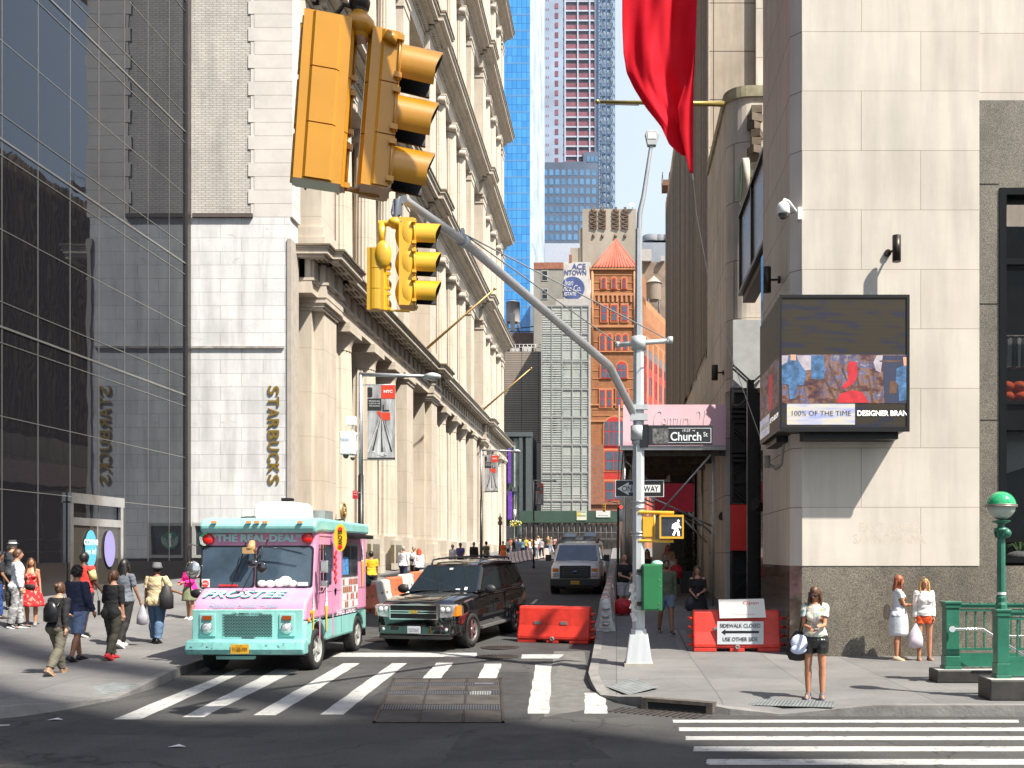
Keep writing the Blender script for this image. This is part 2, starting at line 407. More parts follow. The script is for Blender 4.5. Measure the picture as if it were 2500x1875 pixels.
for r, (q0, q1) in enumerate(((.02, .22), (.34, .56), (.66, .8), (.88, .98))):
    for s0, s1 in ((.02, .34), (.35, .68), (.69, .98)): pl = MB(); patch(pl, s0+.004, s1-.004, q0, q1, .006); t.part('plate', pl, M('rust_plate', (.052, .046, .042), .8, .1, var=.5, vs=2.5, bmp=.4))
for q0, q1 in ((.22, .34), (.56, .66), (.8, .88)):
    for k in range(46): patch(gr, .02+k*.0209, .02+k*.0209+.011, q0+.01, q1-.01, .008)
t.part('frame', fr, IRON); t.part('grating', gr, M('dark_steel', (.10, .11, .13), .5, .6))
# storm drain in the kerb
a = hit(1555, 1712); b = hit(1712, 1735)
t = Thing('storm_drain', 'dark kerb opening of a storm drain with rusty cast iron head at the pavement corner', 'drain', (1.0, 14.0, 0))
mb = MB(); p0 = Vector((.42, 14.33, 0)); p1 = Vector((1.32, 13.86, 0)); d = (p1-p0).normalized(); nn_ = Vector((-d.y, d.x, 0))*-1
def ob(m, s0, s1, t0, t1, za, zb):
    q = [p0+d*s0+nn_*t0, p0+d*s1+nn_*t0, p0+d*s1+nn_*t1, p0+d*s0+nn_*t1]
    m.add([(*v.xy, za) for v in q]+[(*v.xy, zb) for v in q], [(0,3,2,1),(4,5,6,7),(0,1,5,4),(1,2,6,5),(2,3,7,6),(3,0,4,7)])
L = (p1-p0).length
ob(mb, -.05, L+.05, -.12, .03, .115, .165); ob(mb, -.05, .05, -.1, .03, 0, .12); ob(mb, L-.05, L+.05, -.1, .03, 0, .12)
t.part('head', mb, M('cast_iron', (.12, .1, .085), .7, .3, var=.4, vs=8)); mb = MB(); ob(mb, .05, L-.05, -.03, .022, .0, .115); t.part('opening', mb, M('void_black', (.008, .008, .008), .9))
mb = MB()
for k in range(14): ob(mb, -.35+k*.1, -.31+k*.1, .05, .5, .003, .012)
t.part('grating', mb, IRON)
# tactile ramps
def tactile(q, label, fn):
    p = [hit(u, v, fn) for u, v in q]; mb = MB(); up = Vector((0,0,.006)); zz = max(x.z for x in p)
    P0 = [x+up for x in p]; mb.add(P0, [(0,1,2,3)])
    for i in range(24):
        for j in range(7):
            c = P0[0].lerp(P0[1], (i+.5)/24).lerp(P0[3].lerp(P0[2], (i+.5)/24), (j+.5)/7); mb.cyl(c, c+Vector((0,0,.006)), .013, .009, 6)
    single('tactile_paving', label, 'tactile paving', mb, M('tactile_grey', (.17, .185, .19), .8, var=.25, vs=4), P0[0], 'tactile paving plates on the kerb ramps')
rt = lambda x, y: gs(x, y)-ramp_dip(x, y, 1)
lt = lambda x, y: gs(x, y)-ramp_dip(x, y, -1)
tactile([(1823, 1722), (2034, 1728), (2040, 1713), (1840, 1706)], 'pale tactile paving plate with studs in front of the woman with the phone', rt)
tactile([(1478, 1676), (1535, 1697), (1610, 1678), (1545, 1655)], 'bluish tactile paving plate at the rounded kerb by the storm drain', rt)
tactile([(185, 1690), (270, 1700), (350, 1672), (250, 1665)], 'pale tactile paving plate on the shaded left pavement', lt)
# cellar door in right pavement
mb = MB(); p = [hit(u, v, gs)+Vector((0,0,.004)) for u, v in ((1660, 1590), (1700, 1590), (1672, 1538), (1637, 1538))]
mb.add(p, [(0,1,2,3)]); mb.add([p[0]+(p[1]-p[0])*.45+Vector((0,0,.004)), p[0]+(p[1]-p[0])*.53+Vector((0,0,.004)), p[3]+(p[2]-p[3])*.53+Vector((0,0,.004)), p[3]+(p[2]-p[3])*.45+Vector((0,0,.004))], [(0,1,2,3)], 1)
single('cellar_door', 'grey steel cellar door flush in the pavement left of the red barrier', 'hatch', mb, [M('hatch_grey', (.2, .2, .2), .6, .3), IRON], p[0])

# darker asphalt repairs and litter
PAT = M('asphalt_patch_dark', (.034, .034, .036), .9, var=.35, vs=3, bmp=.3, bs=60); PA2 = M('asphalt_patch_grey', (.12, .118, .113), .9, var=.25, vs=4, bmp=.3, bs=60)
def road_patch(pts, m, h=.002):
    mb = MB(); rr = random.Random(len(pts)); q = []
    for a, c in zip(pts, pts[1:]+pts[:1]):
        for k in range(6): q.append(hit(a[0]+(c[0]-a[0])*k/6, a[1]+(c[1]-a[1])*k/6)+Vector((rr.uniform(-.03, .03), rr.uniform(-.03, .03), h)))
    mb.add(q, [tuple(range(len(q)))]); struct('asphalt_patch', mb, m)
road_patch([(820, 1760), (1300, 1756), (1290, 1640), (1000, 1640)], PAT); road_patch([(1330, 1750), (1445, 1730), (1425, 1590), (1350, 1590)], PA2, .0015); road_patch([(60, 1790), (620, 1800), (700, 1765), (200, 1755)], PAT); road_patch([(1120, 1480), (1240, 1478), (1250, 1440), (1180, 1438)], PA2); road_patch([(1080, 1860), (1500, 1850), (1380, 1790), (1120, 1795)], PAT)
for u, v, lab in ((135, 1758, 'crumpled white paper scrap on the road near the left kerb'), (432, 1824, 'small pale paper scrap lying in the shaded foreground road')):
    c = hit(u, v); mb = MB(); mb.add([c+Vector((-.10, -.03, .006)), c+Vector((.02, -.06, .02)), c+Vector((.11, .0, .006)), c+Vector((.0, .06, .025))], [(0, 1, 2, 3)]); single('paper_scrap', lab, 'litter', mb, M('paper_pale', (.6, .6, .6), .8), c, 'paper scraps on the road')
# ---------------- left colonnaded building ----------------
def stone_left():
    m, t, p = base('cream_limestone', .75, 0, .25); v = coords(t)  # limestone's own cream tone, mottled at random
    c = ramp(t, noise(t, v, .35, 7, .65), [(.3, (.52, .455, .375)), (.7, (.62, .555, .475))])
    c = mix(t, 1, c, ramp(t, noise(t, v, 2.5, 6, .6, (1, 1, .15)), [(.3, .82), (.6, 1.0)]), 'MULTIPLY')
    c = mix(t, ramp(t, noise(t, v, .6, 8, .7, (1, 1, .6)), [(.62, 0.0), (.75, .3)]), c, (.34, .2, .09))
    # thin block joints
    sp = nn(t, 'ShaderNodeSeparateXYZ'); t.links.new(v, sp.inputs[0]); md = nn(t, 'ShaderNodeMath', operation='FRACT'); dv = nn(t, 'ShaderNodeMath', operation='DIVIDE'); dv.inputs[1].default_value = 1.9
    t.links.new(sp.outputs[2], dv.inputs[0]); t.links.new(dv.outputs[0], md.inputs[0])
    c = mix(t, ramp(t, md.outputs[0], [(0.0, .6), (.008, .6), (.012, 0.0)]), c, (.2, .16, .12))
    t.links.new(c, p.inputs['Base Color']); bump(t, p, noise(t, v, 25, 5, .6), .2, .02); return m
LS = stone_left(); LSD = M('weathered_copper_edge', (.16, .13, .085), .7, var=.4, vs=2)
GOLDW = M('gilt_window_frame', (.42, .2, .05), .5, .3, var=.2)
K = 1.165
def Z_(z): return z*K
def H_(h): return 2.25+(h-2.25)*K
XF = -12.7; ZN = 41.3; ZE = 114.5
LB = Thing('colonnaded_building', 'long cream limestone office building with tiers of fluted columns on the left of the street', 'building', (XF-5, 78, g(78)))
b = MB(); b.box(-40, XF-1.9, ZN, ZE, -.5, 76); LB.part('wall', b, LS)
groups = [dict(dp=(36.3, 38.2), cols=(40.9, 45.0, 49.1), pier=(51.6, 53.2)), dict(dp=(57.6, 59.6), cols=(63.6, 67.8, 72.0), pier=(75.6, 77.4)), dict(dp=(80.6, 82.4), cols=(86.0, 90.0, 94.0), pier=(96.2, 98.0))]
zped = 3.3; zab = H_(11.7)
def flute(n):
    def rf(k, r, z): return r*(1-.055*(k % 2)) if True else r
    return rf
ranges = []
for G in groups:
    d0, d1 = Z_(G['dp'][0]), Z_(G['dp'][1]); d0 = max(d0, ZN+.02); ranges.append((d0, d1))
    # double pilaster stepping forward
    pil = MB(); gz = g(d0)+.1
    pil.box(XF-1.9, XF+.02, d0+.35, d1, zped, zab-.5); pil.box(XF-1.9, XF-.42, d0, d0+.35, zped, zab-.5)
    pil.box(XF-1.95, XF+.3, d0+.2, d1+.2, gz, 2.2); pil.box(XF-1.95, XF+.2, d0+.25, d1+.12, 2.2, zped-.3); pil.box(XF-1.9, XF+.1, d0+.3, d1+.06, zped-.3, zped)
    pil.box(XF-1.9, XF-.3, d0-.08, d0+.2, gz, zped)
    pil.box(XF-1.9, XF+.1, d0-.05, d1+.06, zab-.5, zab-.38); pil.box(XF-1.9, XF+.16, d0-.1, d1+.1, zab-.38, zab-.22); pil.box(XF-1.9, XF+.26, d0-.16, d1+.16, zab-.22, zab)
    LB.part('pilaster', pil, LS)
    a, c_ = Z_(G['pier'][0]), Z_(G['pier'][1]); pil = MB(); gz = g(a)+.1
    pil.box(XF-1.9, XF-.12, a, c_, zped, zab-.5); pil.box(XF-1.95, XF+.15, a-.2, c_+.2, gz, 2.2); pil.box(XF-1.95, XF+.02, a-.12, c_+.12, 2.2, zped)
    pil.box(XF-1.9, XF-.05, a-.05, c_+.05, zab-.5, zab-.3); pil.box(XF-1.9, XF+.04, a-.14, c_+.14, zab-.3, zab); LB.part('pilaster', pil, LS)
    for z in G['cols']:
        y = Z_(z); co = MB(); r = .86; cx = XF-.92; gz = g(y)+.1
        co.box(cx-1.05, cx+1.05, y-1.05, y+1.05, gz, 2.35); co.box(cx-1.0, cx+.98, y-.98, y+.98, 2.35, zped)
        hh = zab-.85-zped
        co.lathe((cx, y, zped), [(r*1.0, 0), (r*.995, hh*.35), (r*.93, hh*.7), (r*.86, hh-.35)], 40, rf=flute(20), sm=False)
        co.lathe((cx, y, zped), [(r*.88, hh-.35), (r*.88, hh-.1), (r*.92, hh), (r*1.02, hh+.22), (r*1.14, hh+.38), (r*1.17, hh+.42)], 32)
        co.box(cx-1.08, cx+1.0, y-1.08, y+1.08, zab-.43, zab); LB.part('column', co, LS)
# entablature in sections
ent = MB(); cor = MB()
def entab(y0, y1, o):
    zt = H_(12.15); zs = H_(12.9); zc = H_(13.3)
    ent.box(XF-1.9, XF+o, y0, y1, zab, zt); ent.box(XF-1.9, XF+o+.1, y0-.02, y1+.02, zt, zt+.12)
    ent.box(XF-1.9, XF+o-.05, y0, y1, zt+.12, zs)
    ent.box(XF-1.9, XF+o+.62, y0-.3, y1+.3, zs, zs+.13)
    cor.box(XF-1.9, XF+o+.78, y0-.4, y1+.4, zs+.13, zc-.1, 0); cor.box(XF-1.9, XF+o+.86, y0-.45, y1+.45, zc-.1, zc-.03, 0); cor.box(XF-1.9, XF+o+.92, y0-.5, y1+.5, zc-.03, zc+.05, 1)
    n = max(1, int((y1-y0)/1.25)); st = (y1-y0)/n
    for i in range(n):
        yc = y0+st*(i+.5)
        for j in (-1, 0, 1): ent.box(XF+o-.05, XF+o+.07, yc+j*.22-.08, yc+j*.22+.08, zt+.12, zs)
        for j in range(5): ent.box(XF+o+.0, XF+o+.085, yc-.3+j*.13, yc-.24+j*.13, zt-.1, zt)
        for a in range(3):
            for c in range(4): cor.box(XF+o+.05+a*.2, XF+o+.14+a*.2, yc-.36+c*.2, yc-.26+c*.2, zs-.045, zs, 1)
    for j in range(3): # triglyphs on the short returns
        ent.box(XF-.5+o+j*.0, XF-.3+o, y0-.08, y0, zt+.12, zs)
last = ZN
for (d0, d1) in ranges:
    if d0-.2 > last: entab(last, d0-.2, -.1)
    entab(d0-.2, d1+.2, .28); last = d1+.2
entab(last, ZE, -.1)
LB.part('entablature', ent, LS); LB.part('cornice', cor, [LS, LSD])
# windows behind the columns, ground order
def bays():
    for G in groups:
        ys = [Z_(G['dp'][1])]+[Z_(c) for c in G['cols']]+[Z_(G['pier'][0])]
        for i in range(4):
            a = ys[i]+(.9 if i else .25); c = ys[i+1]-(.9 if i < 3 else .3)
            if c-a > .8: yield a, c
        yield Z_(G['pier'][1])+.6, Z_(G['pier'][1])+3.6
BAY = [q for q in bays() if q[1] < ZE]
GLB = M('dark_window_glass', (.03, .035, .045), .08, spec=1)
for a, c in BAY:
    w = MB(); w.box(XF-1.88, XF-1.72, a, c, 3.4, zab-.4); wi = LB.part('window', w, GOLDW)
    w = MB(); n = 2
    for i in range(n):
        aa = a+(c-a)*i/n+.14; cc = a+(c-a)*(i+1)/n-.1
        for k in range(3): w.box(XF-1.74, XF-1.70, aa, cc, 3.7+k*3.1, 6.5+k*3.1)
    LB.part('pane', w, GLB, wi)
# upper tiers
zt0 = H_(13.3)+.05; TH = 10.35*K
colmb = None
for T in range(5):
    z0 = zt0+T*TH; z1_ = z0+TH-.12
    seg = MB(); cor = MB(); last = ZN
    def tier_ent(y0, y1, o):
        seg.box(XF-1.9, XF+o-.18, y0, y1, z1_-2.5, z1_-1.35)
        seg.box(XF-1.9, XF+o-.08, y0-.02, y1+.02, z1_-1.5, z1_-1.35)
        n = int((y1-y0)/.3)
        for i in range(n): seg.box(XF+o-.18, XF+o+.12, y0+i*.3+.04, y0+i*.3+.2, z1_-1.35, z1_-1.15)
        cor.box(XF-1.9, XF+o+.15, y0-.1, y1+.1, z1_-1.15, z1_-.95, 0)
        cor.box(XF-1.9, XF+o+.85, y0-.35, y1+.35, z1_-.75, z1_-.4, 0); cor.box(XF-1.9, XF+o+.55, y0-.25, y1+.25, z1_-.95, z1_-.75, 0)
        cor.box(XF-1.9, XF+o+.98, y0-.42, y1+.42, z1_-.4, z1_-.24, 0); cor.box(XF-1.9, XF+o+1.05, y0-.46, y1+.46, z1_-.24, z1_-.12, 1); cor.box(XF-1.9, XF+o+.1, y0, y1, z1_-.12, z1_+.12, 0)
    for (d0, d1) in ranges:
        if d0-.2 > last: tier_ent(last, d0-.2, -.2)
        tier_ent(d0-.2, d1+.2, .15); last = d1+.2
    tier_ent(last, ZE, -.2)
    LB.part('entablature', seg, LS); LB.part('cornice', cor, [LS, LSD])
    for G in groups:
        for (a, c) in (G['dp'], G['pier']):
            a, c = max(Z_(a), ZN+.02), Z_(c); pl = MB(); dp = (a, c) == (max(Z_(G['dp'][0]), ZN+.02), Z_(G['dp'][1])); o = .0 if dp else -.3
            pl.box(XF-1.9, XF+o-.05, a+.15, c-.05, z0+1.2, z1_-3.1); pl.box(XF-1.9, XF+o+.15, a, c+.1, z0, z0+.75); pl.box(XF-1.9, XF+o+.05, a+.05, c+.03, z0+.75, z0+1.2)
            pl.box(XF-1.9, XF+o-.0, a+.08, c+.0, z1_-3.3, z1_-3.15); pl.box(XF-1.9, XF+o+.06, a+.03, c+.06, z1_-2.7, z1_-2.5)
            pl.box(XF-1.9, XF+o-.02, a+.12, c-.02, z1_-3.1, z1_-2.7)
            LB.part('pilaster', pl, LS)
        for zc in G['cols']:
            y = Z_(zc); co = MB(); r = .6; cx = XF-.72
            if T == 0 or colmb is None:
                co.box(-.78, .78, -.78, .78, 0, .8); co.lathe((0,0,.8), [(r*1.22, 0), (r*1.25, .1), (r*1.1, .18), (r*1.14, .28), (r*1.0, .36)], 24)
                hh = (z1_-2.5)-z0
                co.lathe((0,0,1.1), [(r*1.02, 0), (r, 2.5), (r*.88, hh-1.1-.65)], 40, rf=flute(20), sm=False)
                co.box(-.62, .62, -.62, .62, hh-.62, hh-.3); co.box(-.72, .72, -.72, .72, hh-.14, hh)
                for sx in (-1, 1):
                    co.cyl((.66*1, sx*.58, hh-.4), (-.66, sx*.58, hh-.4), .25, .25, 12)
                co.box(-.5, .68, -.7, .7, hh-.3, hh-.14)
                ob = co.build('column', LS, LB.o); colmb = ob.data
            else:
                ob = bpy.data.objects.new('column', colmb); COL.objects.link(ob); ob.parent = LB.o
            ob.location = Vector((cx, y, z0))-LB.org
    for a, c in BAY:
        m_ = (a+c)/2; hw = min(1.15, (c-a)/2)
        w = MB(); pn = MB()
        for k in range(3):
            zz = z0+1.1+k*2.95
            w.box(XF-1.85, XF-1.55, m_-hw, m_+hw, zz, zz+2.5)
            pn.box(XF-1.56, XF-1.53, m_-hw+.14, m_-.05, zz+.12, zz+2.38); pn.box(XF-1.56, XF-1.53, m_+.05, m_+hw-.14, zz+.12, zz+2.38)
        wi = LB.part('window', w, GOLDW); LB.part('pane', pn, GLB, wi)
        s_ = MB()
        s_.box(XF-1.85, XF-1.2, m_-hw-.25, m_+hw+.25, z0+3.62, z0+4.0); s_.box(XF-1.85, XF-1.35, m_-hw-.15, m_+hw+.15, z0+3.2, z0+3.62)
        s_.box(XF-1.85, XF-1.42, m_-hw-.1, m_+hw+.1, z0+6.6, z0+7.1); s_.box(XF-1.85, XF-1.3, m_-hw-.2, m_+hw+.2, z0+.8, z0+1.08)
        rr = random.Random(int(m_*10)+T)
        for k in range(7): s_.sphere((XF-1.25+rr.uniform(-.05, .1), m_+rr.uniform(-.4, .4), z0+2.4+rr.uniform(0, .9)), (.16, .2, .26), 7, 5)
        LB.part('spandrel', s_, LS)
# flagpoles on the facade (bare, gilt)
GILT = M('gilt_pole', (.45, .29, .11), .45, .4, var=.15)
for (u0, v0, xx, u1, v1, lab) in ((1036, 856, XF+.35, 1208, 705, 'bare gilt flagpole slanting up from the first ledge of the colonnaded building, nearer one'), (1180, 1000, XF+.35, 1297, 899, 'bare gilt flagpole slanting up from the ledge at the far end of the colonnaded building')):
    Z0 = xx*FPX/(u0-CU); a = P(u0, v0, Z0); e = P(u1, v1, Z0*1.0)
    mb = MB(); mb.cyl(a, e, .09, .05, 10); mb.sphere(e, .1, 10, 6); mb.cyl(a-Vector((.4,0,.35)), a, .12, .12, 8)
    single('flagpole', lab, 'flagpole', mb, GILT, a, 'gilt flagpoles on the colonnaded building')
# medallion and cases
t = Thing('wall_medallion', 'round gilt wreath medallion on the corner pier above the pink truck', 'medallion', P(762, 1235, 41.0))
mb = MB(); R_ = Matrix.Rotation(pi/2, 4, 'X')
ring = MB(); ring.lathe((0,0,0), [(.30, 0), (.36, .05), (.40, .02), (.42, -.05)], 24); ring.sphere((0,0,-.02), (.28, .28, .08), 16, 6)
for k in range(10): ring.sphere((.14*cos(k*.63), .14*sin(k*.63), .06), .06, 6, 4)
c = P(768, 1238, 40.6); ring.xf(Matrix.Translation(Vector((XF+.32, 44.6, c.z*1.0))) @ Matrix.Rotation(pi/2, 4, 'Y') @ Matrix.Rotation(pi/2, 4, 'Z'))
t.part('wreath', ring, M('gilt', (.38, .27, .12), .45, .5))
BRZ = M('bronze_case', (.55, .5, .42), .5, .2); BRG = M('case_glass', (.16, .13, .08), .2)
for n_, (u, v0, v1, lab) in enumerate(((913, 1330, 1390, 'tall framed bronze notice case on the pedestal behind the seated man'), (968, 1332, 1395, 'tall framed bronze notice case on the pedestal left of the white shirted walkers'))):
    ZZ = (XF+.12)*FPX/(u-CU); t = Thing('notice_case', lab, 'notice case', (XF+.1, ZZ, g(ZZ)+.9), 0, 'bronze notice cases along the colonnade')
    mb = MB(); mb.box(XF+.02, XF+.24, ZZ-.9, ZZ+.9, g(ZZ)+.3, 3.1); t.part('frame', mb, BRZ, bevel=.02); mb = MB(); mb.box(XF+.24, XF+.25, ZZ-.7, ZZ+.7, g(ZZ)+.7, 2.8); mb.box(XF, XF+.2, ZZ-.905, ZZ-.9, g(ZZ)+.7, 2.8); t.part('pane', mb, BRG)
# ---------------- white painted wall with the coffee shop sign ----------------
ZW = 40.3
SWT = Thing('painted_brick_building', 'white painted stone wall with brick above carrying gold vertical letters, end of the left block', 'building', (X(590, ZW), ZW+3, .8))
PW = MB_brick('painted_ashlar', (.86, .87, .88), (.77, .785, .80), (.46, .46, .47), 1.75, .555, .010, 'XZ', .5, .6, .25, .5, .22, .35, dirt=(.25, .25, .26), dirts=.66)
BW = MB_brick('glazed_brick', (.72, .69, .65), (.62, .59, .55), (.36, .34, .32), .30, .092, .012, 'XZ', .5, .45, .3, .35, .2, .5)
QS = M('quoin_stone', (.66, .63, .60), .7, var=.13, vs=.8, bmp=.2)
xl, xr = X(466, ZW), X(708, ZW); zsp = H(530, ZW)
b = MB(); b.box(xl, xr, ZW, ZW+1.0, 2.1, zsp); SWT.part('painted_wall', b, PW)
b = MB(); b.box(xl, X(640, ZW), ZW+.03, ZW+1.0, zsp, 78); b.box(xl, -14.75, ZW+1.01, ZW+30, 0, 77.8); SWT.part('brick_wall', b, BW)
b = MB(); z = zsp+.0; k = 0
while z < 30:
    b.box(X(606 if k % 2 else 621, ZW), X(714, ZW), ZW-.006, ZW+1.0, z+.008, z+.547); z += .555; k += 1
b.box(X(612, ZW), X(713, ZW), ZW+.01, ZW+1, zsp, 78)
SWT.part('quoins', b, QS)
b = MB(); b.box(X(472, ZW), X(618, ZW), ZW-.12, ZW+.02, zsp-.03, zsp+.12); SWT.part('ledge', b, M('rust_ledge', (.10, .08, .075), .8))
b = MB(); b.box(X(468, ZW), X(694, ZW), ZW-.08, ZW+.02, H(851, ZW), H(846, ZW)); SWT.part('ledge', b, M('crack_ledge', (.33, .31, .29), .8, var=.4, vs=4))
b = MB(); b.box(X(702, ZW), X(712, ZW), ZW-.06, ZW+.9, 2.1, zsp-.9); SWT.part('corner_strip', b, M('corner_stone', (.42, .38, .34), .7))
b = MB(); b.box(xl, X(712, ZW), ZW-.12, ZW+1.0, -.3, 2.1); SWT.part('granite_base', b, M('black_granite', (.018, .018, .02), .12, spec=.8))
# coffee shop window
b = MB(); xa, xb = X(472, ZW), X(560, ZW); za, zb = H(1362, ZW), H(1277, ZW)
b.box(xa, xb, ZW-.14, ZW-.0, za, za+.12); b.box(xa, xb, ZW-.14, ZW, zb-.12, zb); b.box(xa, xa+.12, ZW-.14, ZW, za+.12, zb-.12); b.box(xb-.12, xb, ZW-.14, ZW, za+.12, zb-.12)
wi = SWT.part('window', b, M('window_frame_grey', (.33, .33, .32), .5)); b = MB(); b.box(xa+.12, xb-.12, ZW-.03, ZW-.01, za+.12, zb-.12); SWT.part('pane', b, GLB, wi)
b = MB(); lc = Vector((xa+.62, ZW-.045, (za+zb)/2)); 
disc = MB(); disc.cyl((0,0,0), (0,0,.008), .36, .36, 32); disc.xf(Matrix.Translation(lc) @ Matrix.Rotation(pi/2, 4, 'X'))
WG = M('logo_green', (.01, .16, .09), .4); WH = M('plain_white', (.78, .78, .77), .5, var=.04)
lg = SWT.part('logo', disc, WG, wi); b = MB()
for s_ in (-1, 1):
    for k in range(5): b.tube([lc+Vector((s_*(.1+k*.045), -.012, -.28+k*.03)), lc+Vector((s_*(.13+k*.05), -.012, -.1+k*.04)), lc+Vector((s_*(.12+k*.05), -.012, .05+k*.03))], .01, 5)
b.sphere(lc+Vector((0, -.01, .12)), (.07, .01, .09), 12, 6); b.obox(lc+Vector((0, -.012, -.12)), (.1, .006, .3)); b.obox(lc+Vector((0, -.012, .25)), (.14, .006, .05))
SWT.part('emblem', b, WH, lg)
# gold letters running down the wall
t = Thing('shop_sign_letters', 'gold three dimensional letters reading STARBUCKS downward on the white wall', 'sign', P(668, 1185, ZW))
GL = M('gold_letter', (.50, .33, .07), .35, .75, var=.15); GLS = M('gold_letter_side', (.24, .15, .05), .5, .5)
top = H(940, ZW); bot = H(1184, ZW); word = 'STARBUCKS'; step = (top-bot)/len(word)
for i, ch in enumerate(word):
    zc = top-step*(i+.5); xc = X(668.5, ZW)
    for kk in range(5):
        pass
    mb = MB(); mt = Matrix.Translation((xc, ZW-.055, zc)) @ Matrix.Rotation(pi/2, 4, 'X') @ Matrix.Rotation(-pi/2, 4, 'Z')
    for j in range(3):
        mb.text(ch, None, .46, off=.02, mat=mt @ Matrix.Translation((0, 0, -j*.016)), maxw=step*.84, ext=0, mi=0 if j == 0 else 1)
    t.part('letter', mb, [GL, GLS])
# ---------------- dark glass tower at left ----------------
XG = -17.5
GT = Thing('glass_tower', 'dark mirror glass tower with thin silver panel seams at the far left', 'building', (XG-5, 25, .5))
m_, tt, pp = base('mirror_glass', .015, 0, 1.0); pp.inputs['Base Color'].default_value = (.012, .012, .015, 1); pp.inputs['IOR'].default_value = 1.5; MC['mirror_glass'] = m_
pp.inputs['Specular Tint'].default_value = (.62, .76, 1.0, 1)
bump(tt, pp, noise(tt, coords(tt), .5, 2, .5), .06, .12)
b = MB(); b.box(-50, XG, -12, 40.15, .2, 70); GT.part('glazing', b, m_)
SEAM = M('silver_seam', (.36, .35, .33), .3, .8, var=.05); b = MB(); b2 = MB()
yy = 34500*0+40.2
while yy > -12: b.box(XG+.001, XG+.012, yy-.014, yy+.014, 1.0, 70); yy -= 1.745
for h in (3.85, 5.63, 10.19, 14.8, 19.3, 23.9, 28.4): b.box(XG+.001, XG+.014, -12, 40.15, H_(h)-.012, H_(h)+.012)
for f in range(8):
    for d_, w in ((7.42, .012), (7.81, .03), (8.42, .012)): h = H_(d_+4.58*f); b.box(XG+.001, XG+.016+w/2, -12, 40.15, h-w, h+w)
GT.part('seams', b, SEAM)
b = MB(); b.box(XG-.3, XG+.1, 39.9, 40.2, 1.0, 70); GT.part('edge_column', b, M('dark_bronze_edge', (.1, .09, .09), .35, .6))
b = MB(); b.box(XG-1, XG+.05, -12, 31.2, .3, 2.0); b.box(XG-1, XG+.05, 34.7, 40.1, .3, 2.0); GT.part('granite_base', b, MC['black_granite'])
# entrance
y0, y1, zt = XG*FPX/(163-CU), XG*FPX/(293-CU), 3.95
CHR = M('chrome', (.7, .69, .68), .12, .95, var=.1)
b = MB(); b.box(XG+.03, XG+.12, y0, y0+.18, .9, zt); b.box(XG+.03, XG+.12, y1-.18, y1, .9, zt); b.box(XG+.03, XG+.16, y0, y1, zt-.05, zt+.28); b.box(XG+.03, XG+.12, y0+.18, y1-.18, zt-.75, zt-.5); b.box(XG+.04, XG+.1, (y0+y1)/2-.03, (y0+y1)/2+.03, .9, zt-.7)
dr = GT.part('entrance_frame', b, CHR)
b = MB(); b.box(XG+.05, XG+.07, y0+.18, y1-.18, .9, zt-.72); GT.part('door_glass', b, M('door_glass', (.05, .045, .04), .03, spec=1), dr)
for (f, cc, tx) in ((.36, (.10, .45, .62), 'come|on in!'), (.72, (.30, .28, .58), 'thank|you')):
    b = MB(); yc = y0+(y1-y0)*f; zc = H(1340, yc*1.0)
    b.add([(XG+.13, yc+.36*cos(2*pi*k/28), zc+.62*sin(2*pi*k/28)) for k in range(28)]+[(XG+.12, yc+.36*cos(2*pi*k/28), zc+.62*sin(2*pi*k/28)) for k in range(28)], [tuple(range(28))]+[(k, 28+k, 28+(k+1) % 28, (k+1) % 28) for k in range(28)])
    for li, w in enumerate(tx.split('|')):
        if f > .5: continue
        b.text(w, (XG+.13, yc, zc+.22-li*.3), .2, 'yz', .004, .02, mi=1)
    GT.part('door_sticker', b, [M('sticker%d' % int(f*100), cc, .5, var=.05), WH], dr)
# left step at base
b = MB(); b.box(XG-.5, XG+.22, 10, 40.2, .2, .85); GT.part('step', b, M('step_stone', (.2, .2, .2), .6))
# ---------------- right corner: stone department store ----------------
ZR = 20.2; XR0 = X(1958, ZR); XR1 = X(2391, ZR); XS = 3.6
LIME = MB_brick('limestone_ashlar', (.70, .645, .575), (.64, .58, .515), (.38, .32, .26), 2.44, 1.222, .007, 'XZ', .5, .7, .22, .28, .16, .35, origin=(XR0-8, 3.22-1.222*4-.15))
LIME.node_tree.nodes  # front wall, blocks laid half over half
LIMY = MB_brick('limestone_ashlar_side', (.68, .61, .56), (.64, .575, .53), (.25, .2, .17), 2.44, 1.222, .010, 'YZ', .5, .7, .15, .35, .14, .35, origin=(ZR-24-.6, 3.22-1.222*4-.15))
def granite():
    m, t, p = base('speckled_granite', .45, 0, .5); v = coords(t)
    c = ramp(t, noise(t, v, 60, 3, .9), [(.38, (.045, .037, .028)), (.5, (.165, .145, .115)), (.62, (.36, .33, .28))])
    c = mix(t, 1, c, ramp(t, noise(t, v, .9, 7, .7), [(.3, .5), (.7, 1.1)]), 'MULTIPLY')
    t.links.new(c, p.inputs['Base Color']); bump(t, p, noise(t, v, 60, 2), .2, .01); MC['speckled_granite'] = m; return m
GRAN = granite(); GRANP = M('polished_brown_granite', (.16, .115, .085), .06, var=.35, vs=14, spec=1.0)
GRP = M('grey_frame_dark', (.03, .03, .032), .3, .4)
DS = Thing('department_store', 'big pale limestone corner store with speckled granite base and wrap-around screen', 'building', (8, 24, .15))
b = MB(); b.box(XR0, XR1, ZR, ZR+3.9, 2.02, 24); DS.part('limestone_wall', b, LIME)
b = MB(); b.box(XR1, 30, ZR+.07, ZR+4, H(243, ZR), 24); DS.part('limestone_wall', b, LIME)
b = MB(); b.prism([(XR0, ZR), (XS, ZR+.22), (XS, 24.15), (XR0, 24.15)], 2.02, 24, 'xy'); DS.part('side_wall', b, LIMY)
b = MB(); b.box(XR0+.0, 30, ZR+.012, ZR+4, .1, 2.02); DS.part('granite_base', b, GRAN)
